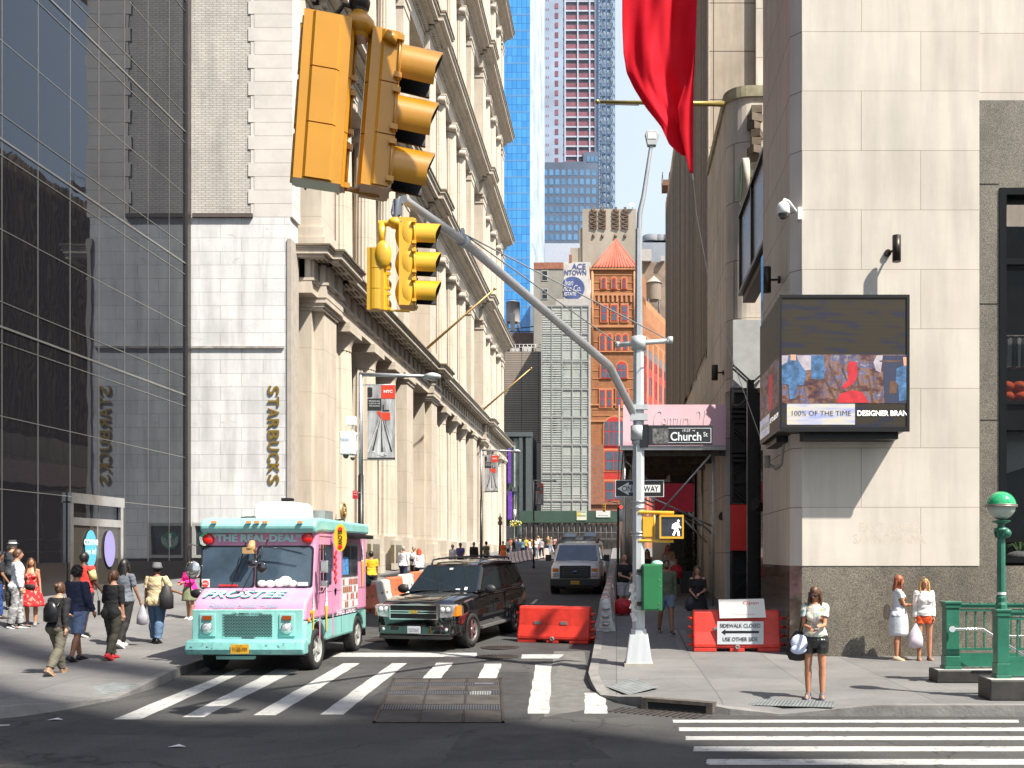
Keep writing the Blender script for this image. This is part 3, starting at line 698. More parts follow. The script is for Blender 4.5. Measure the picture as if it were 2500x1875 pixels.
b = MB(); b.prism([(XR0-.002, ZR+.012), (XS, ZR+.235), (XS, 24.15), (XR0-.002, 24.15)], .1, 2.02, 'xy'); DS.part('side_base', b, GRANP)
gl, gr_ = XR1, X(2441, ZR); wt, wb = H(458, ZR), H(1374, ZR)
b = MB(); b.box(gl+.003, gr_, ZR+.03, ZR+1, 2.02, H(243, ZR)); b.box(gr_, 30, ZR+.03, ZR+1, wt, H(243, ZR)); DS.part('granite_surround', b, GRAN)
b = MB(); b.box(gl, gr_, ZR+.02, ZR+.031, H(447, ZR)-.008, H(447, ZR)); b.box(gl, gr_, ZR+.02, ZR+.031, H(740, ZR)-.008, H(740, ZR)); b.box(gl, gr_, ZR+.02, ZR+.031, H(1024, ZR)-.008, H(1024, ZR)); DS.part('granite_joints', b, M('joint_dark', (.04, .035, .03), .9))
b = MB(); b.box(gr_, gr_+.14, ZR+.0, ZR+.35, wb, wt); b.box(gr_+.14, 16, ZR+.0, ZR+.35, wt-.14, wt); b.box(gr_+.14, 16, ZR, ZR+.35, wb, wb+.1)
for v in (982, 1318): b.box(gr_+.14, 16, ZR+.05, ZR+.3, H(v, ZR)-.04, H(v, ZR)+.04)
b.box(gr_+.14, 16, ZR+.1, ZR+.3, H(1048, ZR), H(982, ZR)); b.box(gr_+.14, 16, ZR+.15, ZR+.3, H(640, ZR), H(625, ZR))
wi = DS.part('shop_window', b, M('window_black_metal', (.012, .012, .013), .3, .5))
b = MB(); b.box(gr_+.14, 16, ZR+.2, ZR+.21, wb, wt-.1)
gm = M('shop_glass', (.02, .025, .03), .02, spec=1, alpha=.32); DS.part('pane', b, gm, wi)
b = MB(); b.box(gr_+.1, 16, ZR+2.4, ZR+2.5, wb, wt); b.box(gr_+.1, 16, ZR+.4, ZR+2.4, H(978, ZR)-.05, H(978, ZR)); b.box(gr_+.1, 16, ZR+.4, ZR+2.4, wb-.05, wb); DS.part('display_floor', b, M('interior_dark', (.06, .045, .035), .7), wi)
# display things in the window
Zd = ZR+.9
t = Thing('bench_cushion', 'bright orange quilted cushion seat in the upper shop window', 'cushion', P(2475, 978, Zd))
b = MB()
for i in range(2):
    for j in range(2): b.sphere(P(2452+i*32+4, 945+j*24, Zd), (.17, .2, .125), 16, 9)
t.part('quilting', b, M('orange_fabric', (.75, .10, .02), .8, var=.1))
t = Thing('clothes_rail', 'metal rail hung with grey and black garments behind the dark shop window', 'clothes rail', P(2480, 925, Zd+.2))
b = MB(); b.tube([P(2450, 820, Zd+.2), P(2560, 820, Zd+.2)], .02); b.tube([P(2452, 820, Zd+.2), P(2452, 978, Zd+.2)], .02); t.part('rail', b, MC['chrome'])
for i, cc in enumerate(((.3, .3, .3), (.05, .05, .05), (.42, .42, .4), (.1, .1, .11), (.03, .03, .03))):
    b = MB(); q = P(2462+i*11, 860, Zd+.2); b.prism([(q.x-.08, q.z-.35), (q.x+.06, q.z-.33), (q.x+.05, q.z+.25), (q.x, q.z+.3), (q.x-.06, q.z+.24)], q.y-.12, q.y+.12); t.part('garment', b, M('garment%d' % i, cc, .9))
t = Thing('succulent_planter', 'spiky green plant in a glass bowl low in the shop window behind the lamp', 'potted plant', P(2490, 1368, ZR+.8))
b = MB()
for i in range(26):
    a = random.uniform(0, 2*pi); L = random.uniform(.2, .5); c0 = P(2490, 1355, ZR+.8); b.tube([c0, c0+Vector((cos(a)*L*.5, sin(a)*.1, L*.7)), c0+Vector((cos(a)*L, sin(a)*.15, L*.55))], [.03, .02, .003], 5)
t.part('leaves', b, M('leaf_green', (.07, .16, .04), .5, var=.4)); b = MB(); b.sphere(P(2490, 1358, ZR+.8), (.3, .2, .12), 14, 7); t.part('pebbles', b, M('pebbles', (.3, .31, .32), .8, var=.5, vs=30))
t = Thing('display_panel', 'tilted white display panel inside the shop window', 'display panel', P(2480, 1200, ZR+1.0))
b = MB(); q = [P(2450, 1055, ZR+1.0), P(2600, 1055, ZR+1.0), P(2600, 1110, ZR+1.0), P(2450, 1158, ZR+1.0)]; b.prism([(p.x, p.z) for p in q], ZR+1.0, ZR+1.05); t.part('panel', b, M('panel_grey_white', (.5, .52, .53), .5)); b = MB(); b.box(q[0].x, q[1].x, ZR+.98, ZR+1.06, q[0].z, q[0].z+.04); t.part('top_rail', b, MC['chrome'])
for v, tx, w, k in ((1287, 'EAST RIVER', 150, .2), (1316, 'SAVINGS BANK', 178, .2)):
    b = MB(); b.text(tx, (X(2172, ZR), ZR-.0015, H(v, ZR)), k, off=.02, maxw=w*ZR/FPX, ext=.0); DS.part('ghost_lettering', b, M('ghost_stain', (.60, .53, .455), .8, var=.12, vs=6))
# LED screen wrapping the corner
ZL = 19.5; xl_, xr_ = X(1904, ZL), X(2219, ZL); zt_, zb_ = H(721, ZL), H(1049, ZL)
SC = Thing('led_screen', 'black framed LED advertising screen wrapping the store corner, upper half dark', 'screen', (xl_+1, ZR, zb_))
b = MB(); b.box(xl_-.0, xr_, ZL+.02, ZR-.004, zb_-.0, zt_); b.box(xl_, XS-.004, ZR-.004, 22.2, zb_, zt_)
BLK = M('screen_housing', (.012, .012, .013), .45, .3); SC.part('housing', b, BLK)
b = MB(); w = .05
b.box(xl_-.01, xr_+.01, ZL-.02, ZL+.02, zt_-w, zt_+.01); b.box(xl_-.01, xr_+.01, ZL-.02, ZL+.02, zb_-.04, zb_+.05); b.box(xl_-.01, xl_+w*.7, ZL-.02, ZL+.02, zb_+.05, zt_-w); b.box(xr_-w, xr_+.01, ZL-.02, ZL+.02, zb_+.05, zt_-w); SC.part('bezel', b, BLK)
def led(name, kind):
    m, t, p = base(name, .5, 0, .3); v = coords(t, 'XYZ')
    tc = nn(t, 'ShaderNodeTexCoord'); v = tc.outputs['Object']
    if kind == 'dark': c = mix(t, ramp(t, noise(t, v, 1.6, 3, .5, (1, 1, 5)), [(.5, 0.0), (.62, .7)]), (.042, .034, .022), (.018, .022, .06))
    elif kind == 'pic':
        c = ramp(t, noise(t, v, 2.2, 4, .65, (1.2, 1, 2.2)), [(.3, (.02, .025, .06)), (.42, (.12, .05, .03)), (.5, (.25, .14, .09)), (.58, (.10, .12, .25)), (.68, (.45, .35, .22))])
        c = mix(t, ramp(t, noise(t, v, 5, 3, .6, (3, 1, .6)), [(.45, 0.0), (.6, .6)]), c, (.05, .04, .09))
    else: c = ramp(t, noise(t, v, 3, 2, .5, (.6, 1, 3)), [(.35, (.28, .31, .5)), (.5, (.42, .41, .45)), (.65, (.5, .46, .35))])
    wv = nn(t, 'ShaderNodeTexWave', bands_direction='Z'); wv.inputs['Scale'].default_value = 12; t.links.new(v, wv.inputs['Vector'])
    c = mix(t, 1, c, ramp(t, wv.outputs['Fac'], [(.2, .7), (.6, 1.0)]), 'MULTIPLY')
    t.links.new(c, p.inputs['Base Color']); t.links.new(c, p.inputs['Emission Color']); p.inputs['Emission Strength'].default_value = {'dark': .06, 'pic': .2, 'lit': .35}[kind]; return m
LD, LP, LT = led('led_dark', 'dark'), led('led_picture', 'pic'), led('led_lit', 'lit')
px = lambda u: X(u, ZL); hz = lambda v: H(v, ZL)
yF = ZL-.004
b = MB(); b.box(xl_+.02, xr_-.03, yF, ZL+.02, zb_+.03, zt_-.03); SC.part('display', b, LD)
b = MB(); b.box(xl_+.04, xr_-.05, yF-.004, yF-.001, hz(985), hz(866))
pic = SC.part('picture', b, LP)
RED = M('led_red', (.42, .02, .03), .5, emit=.2, var=.3, vs=6); BLU = M('led_blue', (.05, .12, .24), .5, emit=.2, var=.6, vs=9); BRN = M('led_brown', (.10, .05, .03), .5, emit=.2, var=.4); PAL = M('led_pale', (.34, .30, .34), .5, emit=.2, var=.3, vs=5); SKN = M('led_skin', (.45, .22, .14), .5, emit=.5); NAV = M('led_navy', (.02, .025, .05), .5, emit=.5)
def blob(pts, mi, h):
    b2.add([(px(u), yF-.006-h*.001, hz(v)) for u, v in pts], [tuple(range(len(pts)))], mi)
b2 = MB()
blob([(1907, 868), (2004, 868), (2004, 900), (1960, 905), (1907, 898)], 3, 0); blob([(1980, 868), (2012, 868), (2012, 926), (1980, 926)], 0, 1)
blob([(1925, 868), (1945, 868), (1948, 880), (1968, 910), (1962, 940), (1945, 942), (1942, 972), (1928, 975), (1925, 940), (1908, 935), (1907, 892), (1922, 884)], 0, 2)
blob([(1930, 866), (1943, 866), (1943, 880), (1930, 880)], 4, 3)
blob([(2073, 882), (2092, 884), (2094, 915), (2085, 935), (2062, 950), (2054, 944), (2070, 928), (2069, 895)], 1, 2)
blob([(2043, 978), (2050, 962), (2080, 952), (2105, 958), (2122, 983), (2045, 984)], 1, 3)
blob([(2140, 868), (2155, 868), (2150, 910), (2138, 905), (2132, 885)], 3, 2); blob([(2153, 868), (2218, 868), (2218, 984), (2160, 984)], 5, 1)
blob([(2147, 880), (2200, 880), (2200, 884), (2147, 884)], 2, 2); blob([(2172, 930), (2192, 930), (2188, 960), (2170, 962)], 2, 3)
blob([(2188, 900), (2210, 892), (2216, 897), (2216, 975), (2195, 980), (2192, 940), (2186, 930)], 0, 4); blob([(2204, 872), (2216, 872), (2216, 893), (2206, 893)], 4, 5)
for k in range(5): blob([(1990+k*32, 880+k*9), (1994+k*32, 880+k*9), (2046+k*22, 984), (2040+k*22, 984)], 2, .5)
SC.part('picture_shapes', b2, [BLU, RED, BRN, PAL, SKN, NAV], pic)
b = MB(); b.box(px(1921), px(2087), yF-.006, yF-.002, hz(1037), hz(986)); lb = SC.part('caption_panel', b, LT)
b = MB(); b.text('100% OF THE TIME', (px(2005), yF-.008, hz(1009)), .10, maxw=px(2077)-px(1933)); SC.part('caption', b, M('led_ink', (.05, .05, .06), .6), lb)
b = MB(); b.text('DESIGNER BRAN', (px(2154), yF-.008, hz(1009)), .11, off=.03, maxw=px(2216)-px(2093)); SC.part('caption', b, M('led_white', (.75, .73, .68), .5, emit=.6), lb)
# side screen
xs_ = xl_; ys0, ys1 = ZL+.06, 22.15
def sideq(y0, y1, z0, z1, off): return [(xs_-off, y0, z0), (xs_-off, y1, z0), (xs_-off, y1, z1), (xs_-off, y0, z1)]
for nm, y0, y1, z0, z1, mm, of in (('display', ys0, ys1, zb_+.05, zt_-.04, LD, .003), ('picture', ys0, ys1, hz(985), hz(866), LP, .006), ('caption_panel', 20.8, ys1, hz(1037), hz(986), LT, .008), ('picture_figure', 20.4, 20.9, hz(980), hz(890), RED, .009)):
    b = MB(); b.add(sideq(y0, y1, z0, z1, of), [(0, 3, 2, 1)]); b.add(sideq(y0, y1, z0, z1, of-.002), [(0, 1, 2, 3)]); SC.part(nm, b, mm)
b = MB(); mt = Matrix.Translation((xs_-.012, 21.45, hz(1011))) @ Matrix.Rotation(-pi/2, 4, 'Z') @ Matrix.Rotation(pi/2, 4, 'X')
b.text('AMAZING PRICES', None, .1, mat=mt, maxw=1.1, ext=0); SC.part('caption', b, MC['led_ink'])
b = MB(); mt = Matrix.Translation((xs_-.012, 20.15, hz(1009))) @ Matrix.Rotation(-pi/2, 4, 'Z') @ Matrix.Rotation(pi/2, 4, 'X')
b.text('UP TO 65% OFF', None, .1, mat=mt, maxw=1.05, off=.03, ext=0); SC.part('caption', b, MC['led_white'])
b = MB(); b.box(px(1968), px(2200), ZL+.2, ZR-.004, zb_-.16, zb_-.004); b.box(XS-.25, XS-.005, 20.6, 22.0, zb_-.12, zb_-.004); SC.part('mounting_bar', b, BLK)
b = MB()
for i in range(90): q = (xl_+.03+i*(xr_-xl_-.05)/90, ZL+random.uniform(.03, .2), zt_); b.cyl(q, (q[0]+random.uniform(-.06, .06), q[1]+random.uniform(-.04, .04), zt_+random.uniform(.06, .12)), .0022, .0012, 4, caps=False)
SC.part('bird_spikes', b, M('spike_steel', (.6, .6, .6), .3, .9))
b = MB(); b.tube([(XS-.1, 22.3, zb_-.45), (XS-.05, 22.0, zb_-.55), (XS-.02, 21.3, zb_-.5), (XS-.02, 21.0, zb_-.1)], .035, 8); b.cyl((XS-.16, 22.4, zb_-.5), (XS-.16, 22.4, zb_-.22), .07, .07, 12); SC.part('cable_conduit', b, M('conduit_grey', (.3, .3, .29), .6))
# cylinder wall lights, camera
DKB = M('dark_bronze', (.03, .024, .02), .4, .6)
def spot(c, r, h, side, lab):
    t = Thing('wall_light', lab, 'wall light', c, 0, 'dark cylinder lights on the store walls'); mb = MB(); mb.cyl(c-Vector((0,0,h/2)), c+Vector((0,0,h/2)), r, r, 20); t.part('cylinder', mb, DKB)
    mb = MB()
    if side: mb.cyl(c+Vector((r, 0, 0)), c+Vector((r+.16, 0, 0)), .025, .025, 8); mb.cyl(c+Vector((r+.14, 0, 0)), c+Vector((r+.2, 0, 0)), .08, .08, 10)
    else: mb.cyl(c+Vector((-.02, r-.02, 0)), c+Vector((-.08, r+.22, 0)), .025, .025, 8); mb.cyl(c+Vector((-.1, r+.17, 0)), c+Vector((-.1, r+.23, 0)), .07, .07, 10)
    t.part('bracket', mb, DKB)
spot(P(2189, 607, ZR-.32), .085, .53, False, 'dark cylinder wall light above the screen on the sunlit front wall'); spot(P(1873, 683, 21.4), .085, .55, True, 'dark cylinder wall light on the side wall left of the screen'); spot(P(1745, 910, 33.0), .11, .5, True, 'small dark cylinder wall light on the pilaster above the pink hoarding')
c = P(1912, 513, 20.0); t = Thing('dome_camera', 'white dome security camera on a curved arm at the store corner', 'security camera', c)
mb = MB(); mb.lathe(c, [(.04, .17), (.09, .14), (.13, .08), (.135, -.06), (.12, -.08)], 20); t.part('housing', mb, MC['plain_white'] if 'plain_white' in MC else WH); mb = MB(); mb.sphere(c+Vector((0,0,-.08)), .11, 16, 6, z1=0); t.part('dome', mb, M('smoked_dome', (.05, .05, .05), .08, spec=1)); mb = MB(); mb.tube([c+Vector((0,0,.17)), c+Vector((.02,0,.22)), c+Vector((.12,.05,.2)), c+Vector((.32,.2,.02)), c+Vector((.38,.22,0))], .025); mb.box(c.x+.33, c.x+.42, c.y+.15, c.y+.3, c.z-.13, c.z+.12); t.part('arm', mb, WH)
# dark floodlights low on walls
for (u, v, Z, lab) in ((1770, 1263, 33.5, 'black floodlight on the beige pilaster beside the red banner'), (1853, 1236, 24.6, 'black floodlight on the store side wall above the polished base')):
    c = P(u, v, Z); t = Thing('floodlight', lab, 'floodlight', c, 0, 'black floodlights'); mb = MB(); mb.sphere(c, (.14, .16, .13), 12, 8); mb.cyl(c, c+Vector((-.12, -.1, .05)), .12, .16, 14); t.part('lamp_head', mb, DKB); mb = MB(); mb.cyl(c, c+Vector((.25, .1, -.14)), .03, .03, 8); t.part('arm', mb, DKB)
# ------------- recessed entrance pavilion behind the corner block -------------
EP = Thing('entrance_pavilion', 'lower stone entrance wing with rounded parapet corner, ornament and black metal gates', 'building', (5, 32, g(32)))
LB2 = MB_brick('pavilion_stone', (.72, .65, .57), (.66, .59, .52), (.22, .17, .13), 3.0, 1.9, .012, 'YZ', .5, .7, .2, .5, .3, .3, dirt=(.22, .18, .1), dirts=.66)
zp = 17.4
pl = [(9, 31.8)]+[(4.35-.75*sin(a), 32.5-.7*cos(a)) for a in [i*pi/16 for i in range(9)]]+[(XS, 38.4), (9, 38.4)]
b = MB(); b.prism(pl, 7.6, zp-.35, 'xy'); b.prism([(XS, 32.6), (4.4, 32.6), (4.4, 38.4), (XS, 38.4)], 0, 7.6, 'xy'); EP.part('stone_wall', b, LB2)
pl2 = [(9, 31.72)]+[(4.35-.83*sin(a), 32.5-.78*cos(a)) for a in [i*pi/16 for i in range(9)]]+[(XS-.08, 38.4), (9, 38.4)]
b = MB(); b.prism(pl2, zp-.35, zp, 'xy'); EP.part('parapet', b, M('mossy_stone', (.33, .30, .2), .8, var=.5, vs=2.0))
b = MB(); b.box(3.68, 3.74, 24.2, 29.1, 10.0, 12.2)
gl_ = EP.part('glass_fascia', b, M('blue_glass', (.10, .13, .17), .25, spec=.5)); b = MB()
for y in (24.2, 26.5, 29): b.box(3.62, 3.76, y, y+.12, 9.95, 12.25)
b.box(3.6, 3.78, 24.2, 29.1, 9.9, 10.0); b.box(3.6, 3.78, 24.2, 29.1, 12.2, 12.3); EP.part('frame', b, DKB, gl_)
b = MB(); b.box(3.74, 4.1, 24.2, 29.1, 9.7, 9.9); EP.part('soffit', b, M('soffit_brown', (.12, .09, .07), .6))
b = MB(); b.box(3.75, 9, 31.6, 31.78, 7.6, 9.8); EP.part('transom_panel', b, M('pale_panel', (.42, .44, .45), .4))
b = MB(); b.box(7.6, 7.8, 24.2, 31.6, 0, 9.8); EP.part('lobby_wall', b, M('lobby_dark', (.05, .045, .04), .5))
gz0 = g(31.5)+.15; GB = M('gate_black', (.022, .021, .022), .45, .5, var=.2)
b = MB(); b.box(XS+.05, 5.6, 31.55, 31.6, gz0, 7.6)
for k in range(4): b.box(3.68+k*.48, 3.76+k*.48, 31.38, 31.55, gz0, 7.6)
for zz in [gz0+.1+k*.97 for k in range(8)]:
    b.box(3.68, 5.6, 31.4, 31.54, zz, zz+.09)
    for dd in (.16, .28): b.obox((4.0, 31.44, zz+.35+dd), (.75, .08, .05), 0, 0, 0, .75 if int(zz) % 2 else -.75)
    b.obox((4.55, 31.44, zz+.5), (.6, .08, .05), 0, 0, 0, -.75 if int(zz) % 2 else .75)
for zz in (2.6, 5.2, 6.6):
    for d in (0, .15, .3): b.box(3.66, 4.1, 31.25, 31.4, zz+d, zz+d+.08)
EP.part('gate', b, GB)
b = MB(); b.box(3.60, 3.78, 27.0, 27.2, .3, 7.05); b.box(3.78, 3.9, 27.05, 27.15, .3, 6.8); EP.part('gate_post', b, GB)
b = MB(); b.box(3.63, 3.95, 24.2, 24.7, .2, 9.7); EP.part('granite_pier', b, GRANP)
# carved ornament and clock
b = MB(); orn = P(1846, 340, 31.7)
for i in range(9): b.obox(orn+Vector((-.05*(i % 3), -.05-i*.05, .9-i*.28)), (.34+.06*(i % 2), .3, .24), .4*i)
b.sphere(orn+Vector((.05, -.35, -1.6)), (.3, .35, .5), 8, 5); EP.part('carved_ornament', b, M('dark_carving', (.12, .09, .06), .7, var=.4))
ck = P(1817, 445, 31.2); t = Thing('street_clock', 'green faced clock seen edge on, jutting from the stone pavilion', 'clock', ck)
mb = MB(); mb.cyl((-.1,0,0), (.1,0,0), .72, .72, 28); mb.xf(Matrix.Translation(ck) @ Matrix.Rotation(radians(-1), 4, 'Z')); t.part('case', mb, M('pale_clock_case', (.55, .5, .42), .6)); mb = MB(); mb.cyl((-.12,0,0), (-.11,0,0), .6, .6, 28); mb.cyl((.11,0,0), (.12,0,0), .6, .6, 28); mb.box(-.13, -.12, -.02, .02, 0, .5); mb.xf(Matrix.Translation(ck) @ Matrix.Rotation(radians(-1), 4, 'Z')); t.part('dial', mb, M('verdigris', (.12, .3, .2), .6))
# red fabric banners
REDB = M('red_fabric', (.8, .035, .03), .6, var=.08); CRIM = M('crimson_fabric', (.75, .025, .06), .6, var=.1)
for (u0, u1, v0, v1, Z, mm, lab) in ((1783, 1825, 1232, 1344, 31.1, REDB, 'bright red blank banner on the black metal gate'), (1598, 1694, 1180, 1250, 33.6, CRIM, 'crimson blank banner hung under the pavement shed beside the one way sign')):
    a = P(u0, v1, Z); c = P(u1, v0, Z); t = Thing('hanging_banner', lab, 'banner', a); mb = MB(); mb.box(a.x, c.x, Z-.02, Z+.01, a.z, c.z); t.part('cloth', mb, mm); mb = MB(); mb.cyl((a.x-.02, Z, c.z+.02), (c.x+.02, Z, c.z+.02), .025, .025, 8); t.part('rod', mb, DKB)
# tall stone block behind the pavilion
TB = MB_brick('tall_block_stone', (.50, .43, .35), (.44, .37, .30), (.08, .06, .045), 3.3, 1.89, .018, 'XZ', 0, .75, .3, .4, .25, .3, origin=(3.4, .5))
t = Thing('tall_stone_block', 'tall brownish stone panel tower rising behind the store corner', 'building', (7, 42, g(40)))
b = MB(); b.box(X(1731, 38.5), X(1843, 38.5), 38.5, 50, 0, 27.5); t.part('panel_wall', b, TB); b = MB(); b.box(X(1843, 38.5), 22, 38.2, 50, 0, 27.4); t.part('return_wall', b, LB2); b = MB(); b.box(XS, X(1731, 38.5), 38.42, 38.9, 0, 27.6); t.part('lit_edge_strip', b, LIMY)  # thin edge strip in paler stone stands in for the lit edge
# bronze louvred building
LV = Thing('louvred_building', 'dark bronze building clad in narrow vertical louvres on the right', 'building', (10, 55, g(55)))
b = MB(); b.box(XS+.3, 26, 50, 72, 3, 27.4); b.box(XS+.3, 7, 38.9, 50, 10.5, 27.4); LV.part('core', b, M('louvre_core', (.05, .038, .028), .6))
b = MB(); y = 39.0; rr = random.Random(3)
while y < 72: b.box(XS-.02, XS+.35, y, y+.16, 10.4 if rr.random() < .8 else 10.1, 27.9 if rr.random() < .9 else 27.6, rr.choice((0, 0, 1))); y += .42
LV.part('louvres', b, [M('bronze_louvre', (.26, .18, .11), .45, .3, var=.25), M('bronze_louvre_dark', (.12, .085, .055), .5, .4)]); b = MB(); b.box(XS, 7, 38.9, 72, 0, 10.1); LV.part('stone_base_wall', b, LB2)
b = MB(); b.box(XS+.02, XS+.3, 72.0, 72.1, 3, 27.9); LV.part('end_plate', b, MC['bronze_louvre_dark'])
c = P(1625, 447, 70); t = Thing('window_cleaning_cradle', 'small brown window cleaning cradle hanging off the louvred facade', 'cradle', c); mb = MB(); mb.box(c.x-.25, c.x+.25, c.y-.8, c.y+.8, c.z-.45, c.z-.05); t.part('basket', mb, M('cradle_brown', (.2, .1, .06), .6)); mb = MB()
for sx in (-.24, .24):
    for sy in (-.75, .75): mb.cyl(c+Vector((sx, sy, -.05)), c+Vector((sx, sy, .5)), .02, .02, 6)
    mb.cyl(c+Vector((sx, -.75, .5)), c+Vector((sx, .75, .5)), .02, .02, 6)
t.part('rails', mb, DKB)
# ------------- pavement shed with pink hoarding -------------
SH = Thing('pavement_shed', 'scaffold pavement shed with pink printed hoarding over the right pavement', 'scaffolding', (1.8, 32, g(32)+.15))
zh1, zh0 = H(988, 32), H(1088, 32); xa, xb = X(1521, 32), X(1772, 32)
PINK = M('pink_hoarding', (.88, .56, .64), .55, var=.08, vs=.8); PALE = M('pale_pink_hoarding', (.78, .62, .62), .6, var=.1)
b = MB(); b.box(xa, xb, 31.98, 32.02, zh0, zh1); hf = SH.part('hoarding', b, PINK)
b = MB(); b.text('Century 21', (X(1660, 32), 31.97, H(1035, 32)), .95, off=-.008, shear=.35, sx=1.1, maxw=X(1722, 32)-X(1594, 32)); SH.part('lettering', b, M('faded_white', (.72, .6, .64), .6), hf)
b = MB(); b.prism([(32.02, zh0), (32.02, zh1), (66, zh1+.9), (66, zh0+.9)], xa-.14, xa-.1, 'yz'); SH.part('side_hoarding', b, PALE)
STL = M('galvanised_steel', (.42, .42, .42), .4, .7, var=.15); WD = M('shed_timber', (.13, .10, .075), .8, var=.35, vs=6, stretch=(1, .1, 1)) 
b = MB(); b.box(xa-.1, xb, 32.02, 32.2, zh0-.14, zh0); SH.part('beam', b, STL)
b = MB()
for k in range(9): b.box(xa, XS-.02, 32.3+k*3.8, 32.42+k*3.8, zh0+k*.1-.3, zh0+k*.1-.05)
b.prism([(32.2, zh0-.05), (32.2, zh0+.02), (66, zh0+.92), (66, zh0+.85)], xa, XS-.02, 'yz'); SH.part('deck', b, WD)
def pole(p0, p1, r=.045):
    b = MB(); b.cyl(p0, p1, r, r, 10, phase=.2); SH.part('pole', b, STL)
for k in range(8):
    Y = 32.3+k*4.0; gz = gs(1, Y); top = zh0+(Y-32)*.0265-.05
    for xx in (xa+.05, xa+.35, 3.17): pole((xx, Y, gz), (xx, Y, top))
    if k < 3: pole((xa+.05, Y, top-1.2), (3.17, Y, gz+2.6), .03)
    for zz in (2.2, 3.6): pole((xa+.05, Y, gz+zz*.5), (xa+.05, Y+4, gz+zz*.5+.1), .025)
b = MB(); b.cyl((X(1735, 32), 32, zh0-.3), (X(1600, 32), 32.1, H(1265, 32)), .03, .03, 8); b.cyl((X(1680, 33), 33, H(1250, 33)), (X(1745, 33), 33, H(1310, 33)), .03, .03, 8); b.cyl((X(1665, 33), 33.2, H(1262, 33)), (X(1728, 33), 33.2, H(1325, 33)), .03, .03, 8); b.cyl((xa, 33, H(1120, 33)), (X(1605, 33), 33, H(1190, 33)), .025, .025, 8); SH.part('brace', b, STL)
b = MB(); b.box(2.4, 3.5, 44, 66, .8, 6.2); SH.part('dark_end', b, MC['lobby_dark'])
t = Thing('planter', 'tall black square planter with a climbing ivy column under the shed', 'planter', P(1682, 1446, 33.2)); c = hit(1682, 1447, gs); 
b = MB(); b.prism([(c.x-.33, c.z), (c.x+.28, c.z), (c.x+.34, c.z+.85), (c.x-.36, c.z+.85)], c.y-.3, c.y+.3); t.part('pot', b, M('pot_black', (.02, .02, .02), .4))
b = MB(); rr = random.Random(5)
for i in range(1500):
    z = rr.uniform(.8, 2.5); a = rr.uniform(0, 6.28); r_ = rr.uniform(.05, .3)*(1-.25*abs(z-1.6)); q = Vector((c.x+r_*cos(a), c.y+r_*sin(a), c.z+z)); d1 = Vector((rr.uniform(-1, 1), rr.uniform(-1, 1), rr.uniform(-1, 1))).normalized()*.045; d2 = Vector((rr.uniform(-1, 1), rr.uniform(-1, 1), rr.uniform(-1, 1))).normalized()*.03
    b.add([q-d1, q+d2, q+d1, q-d2], [(0, 1, 2, 3)])
t.part('foliage', b, M('ivy', (.035, .04, .02), .6, var=.5, vs=12))
# ------------- added unseen tower blocks behind the viewer, shaped to throw the foreground shade -------------
t = Thing('shade_tower', 'unseen grey tower added behind the viewer, shaped to throw shade on the foreground', 'building', (22, -30, 0)); b = MB(); [b.prism([(x0, -8), (x1, -8), (x1+33.5, -32), (x0+33.5, -32)], 0, h_, 'xy') for x0, x1, h_ in ((19.2, 23.6, 95), (23.605, 26.3, 50), (26.305, 28.6, 95))]; t.part('shaft', b, M('tower_grey', (.2, .2, .2), .5)); b = MB()
for k in range(22): b.box(19.3, 23.5, -8.02, -7.98, 3+k*4.2, 4.4+k*4.2)
t.part('window_bands', b, GLB)
# ---------------- buildings across the far avenue ----------------
def bw(name, label, u0, u1, v, Z, depth, m, zb=0, cat='building'):
    t = Thing(name, label, cat, (X((u0+u1)/2, Z), Z+depth/2, 3)); b = MB(); b.box(X(u0, Z), X(u1, Z), Z, Z+depth, zb, H(v, Z)); t.part('wall', b, m); return t
GBL = M('sky_glass', (.25, .33, .45), .15, spec=1)
# blue glass tower
ZB = 230
bt = Thing('blue_glass_tower', 'very tall bright blue glass curtain wall tower behind the street', 'building', (X(1250, ZB), ZB+15, 3))
m_, tt, p = base('blue_curtain', .12, 0, .8); v_ = coords(tt, 'XZ'); br = nn(tt, 'ShaderNodeTexBrick'); br.offset = 0; br.inputs['Scale'].default_value = 1; br.inputs['Brick Width'].default_value = 1.15; br.inputs['Row Height'].default_value = 1.9; br.inputs['Mortar Size'].default_value = .05
br.inputs['Color1'].default_value = (.03, .22, .55, 1); br.inputs['Color2'].default_value = (.06, .30, .66, 1); br.inputs['Mortar'].default_value = (.02, .09, .24, 1); tt.links.new(v_, br.inputs['Vector'])
sp = nn(tt, 'ShaderNodeSeparateXYZ'); tt.links.new(v_, sp.inputs[0]); dv = nn(tt, 'ShaderNodeMath', operation='DIVIDE'); dv.inputs[1].default_value = 3.8; tt.links.new(sp.outputs[1], dv.inputs[0]); fr_ = nn(tt, 'ShaderNodeMath', operation='FRACT'); tt.links.new(dv.outputs[0], fr_.inputs[0])
c = mix(tt, ramp(tt, fr_.outputs[0], [(.0, .55), (.12, .55), (.14, 0.0)]), br.outputs['Color'], (.12, .24, .40)); tt.links.new(c, p.inputs['Base Color'])
b = MB(); b.box(X(1130, ZB), X(1294, ZB), ZB, ZB+37, 0, 160); bt.part('curtain_wall', b, m_)
b = MB(); b.box(X(1294, ZB), X(1294, ZB)+.4, ZB+.1, ZB+36.9, 0, 160)
for k in range(60): b.box(X(1294, ZB)+.4, X(1294, ZB)+.75, ZB+.1+(k % 30)*1.23, ZB+.55+(k % 30)*1.23, 0 if k < 30 else 75, 74 if k < 30 else 160)
bt.part('ribbed_side', b, M('silver_ribs', (.62, .7, .78), .35, .3, var=.3, vs=.15))
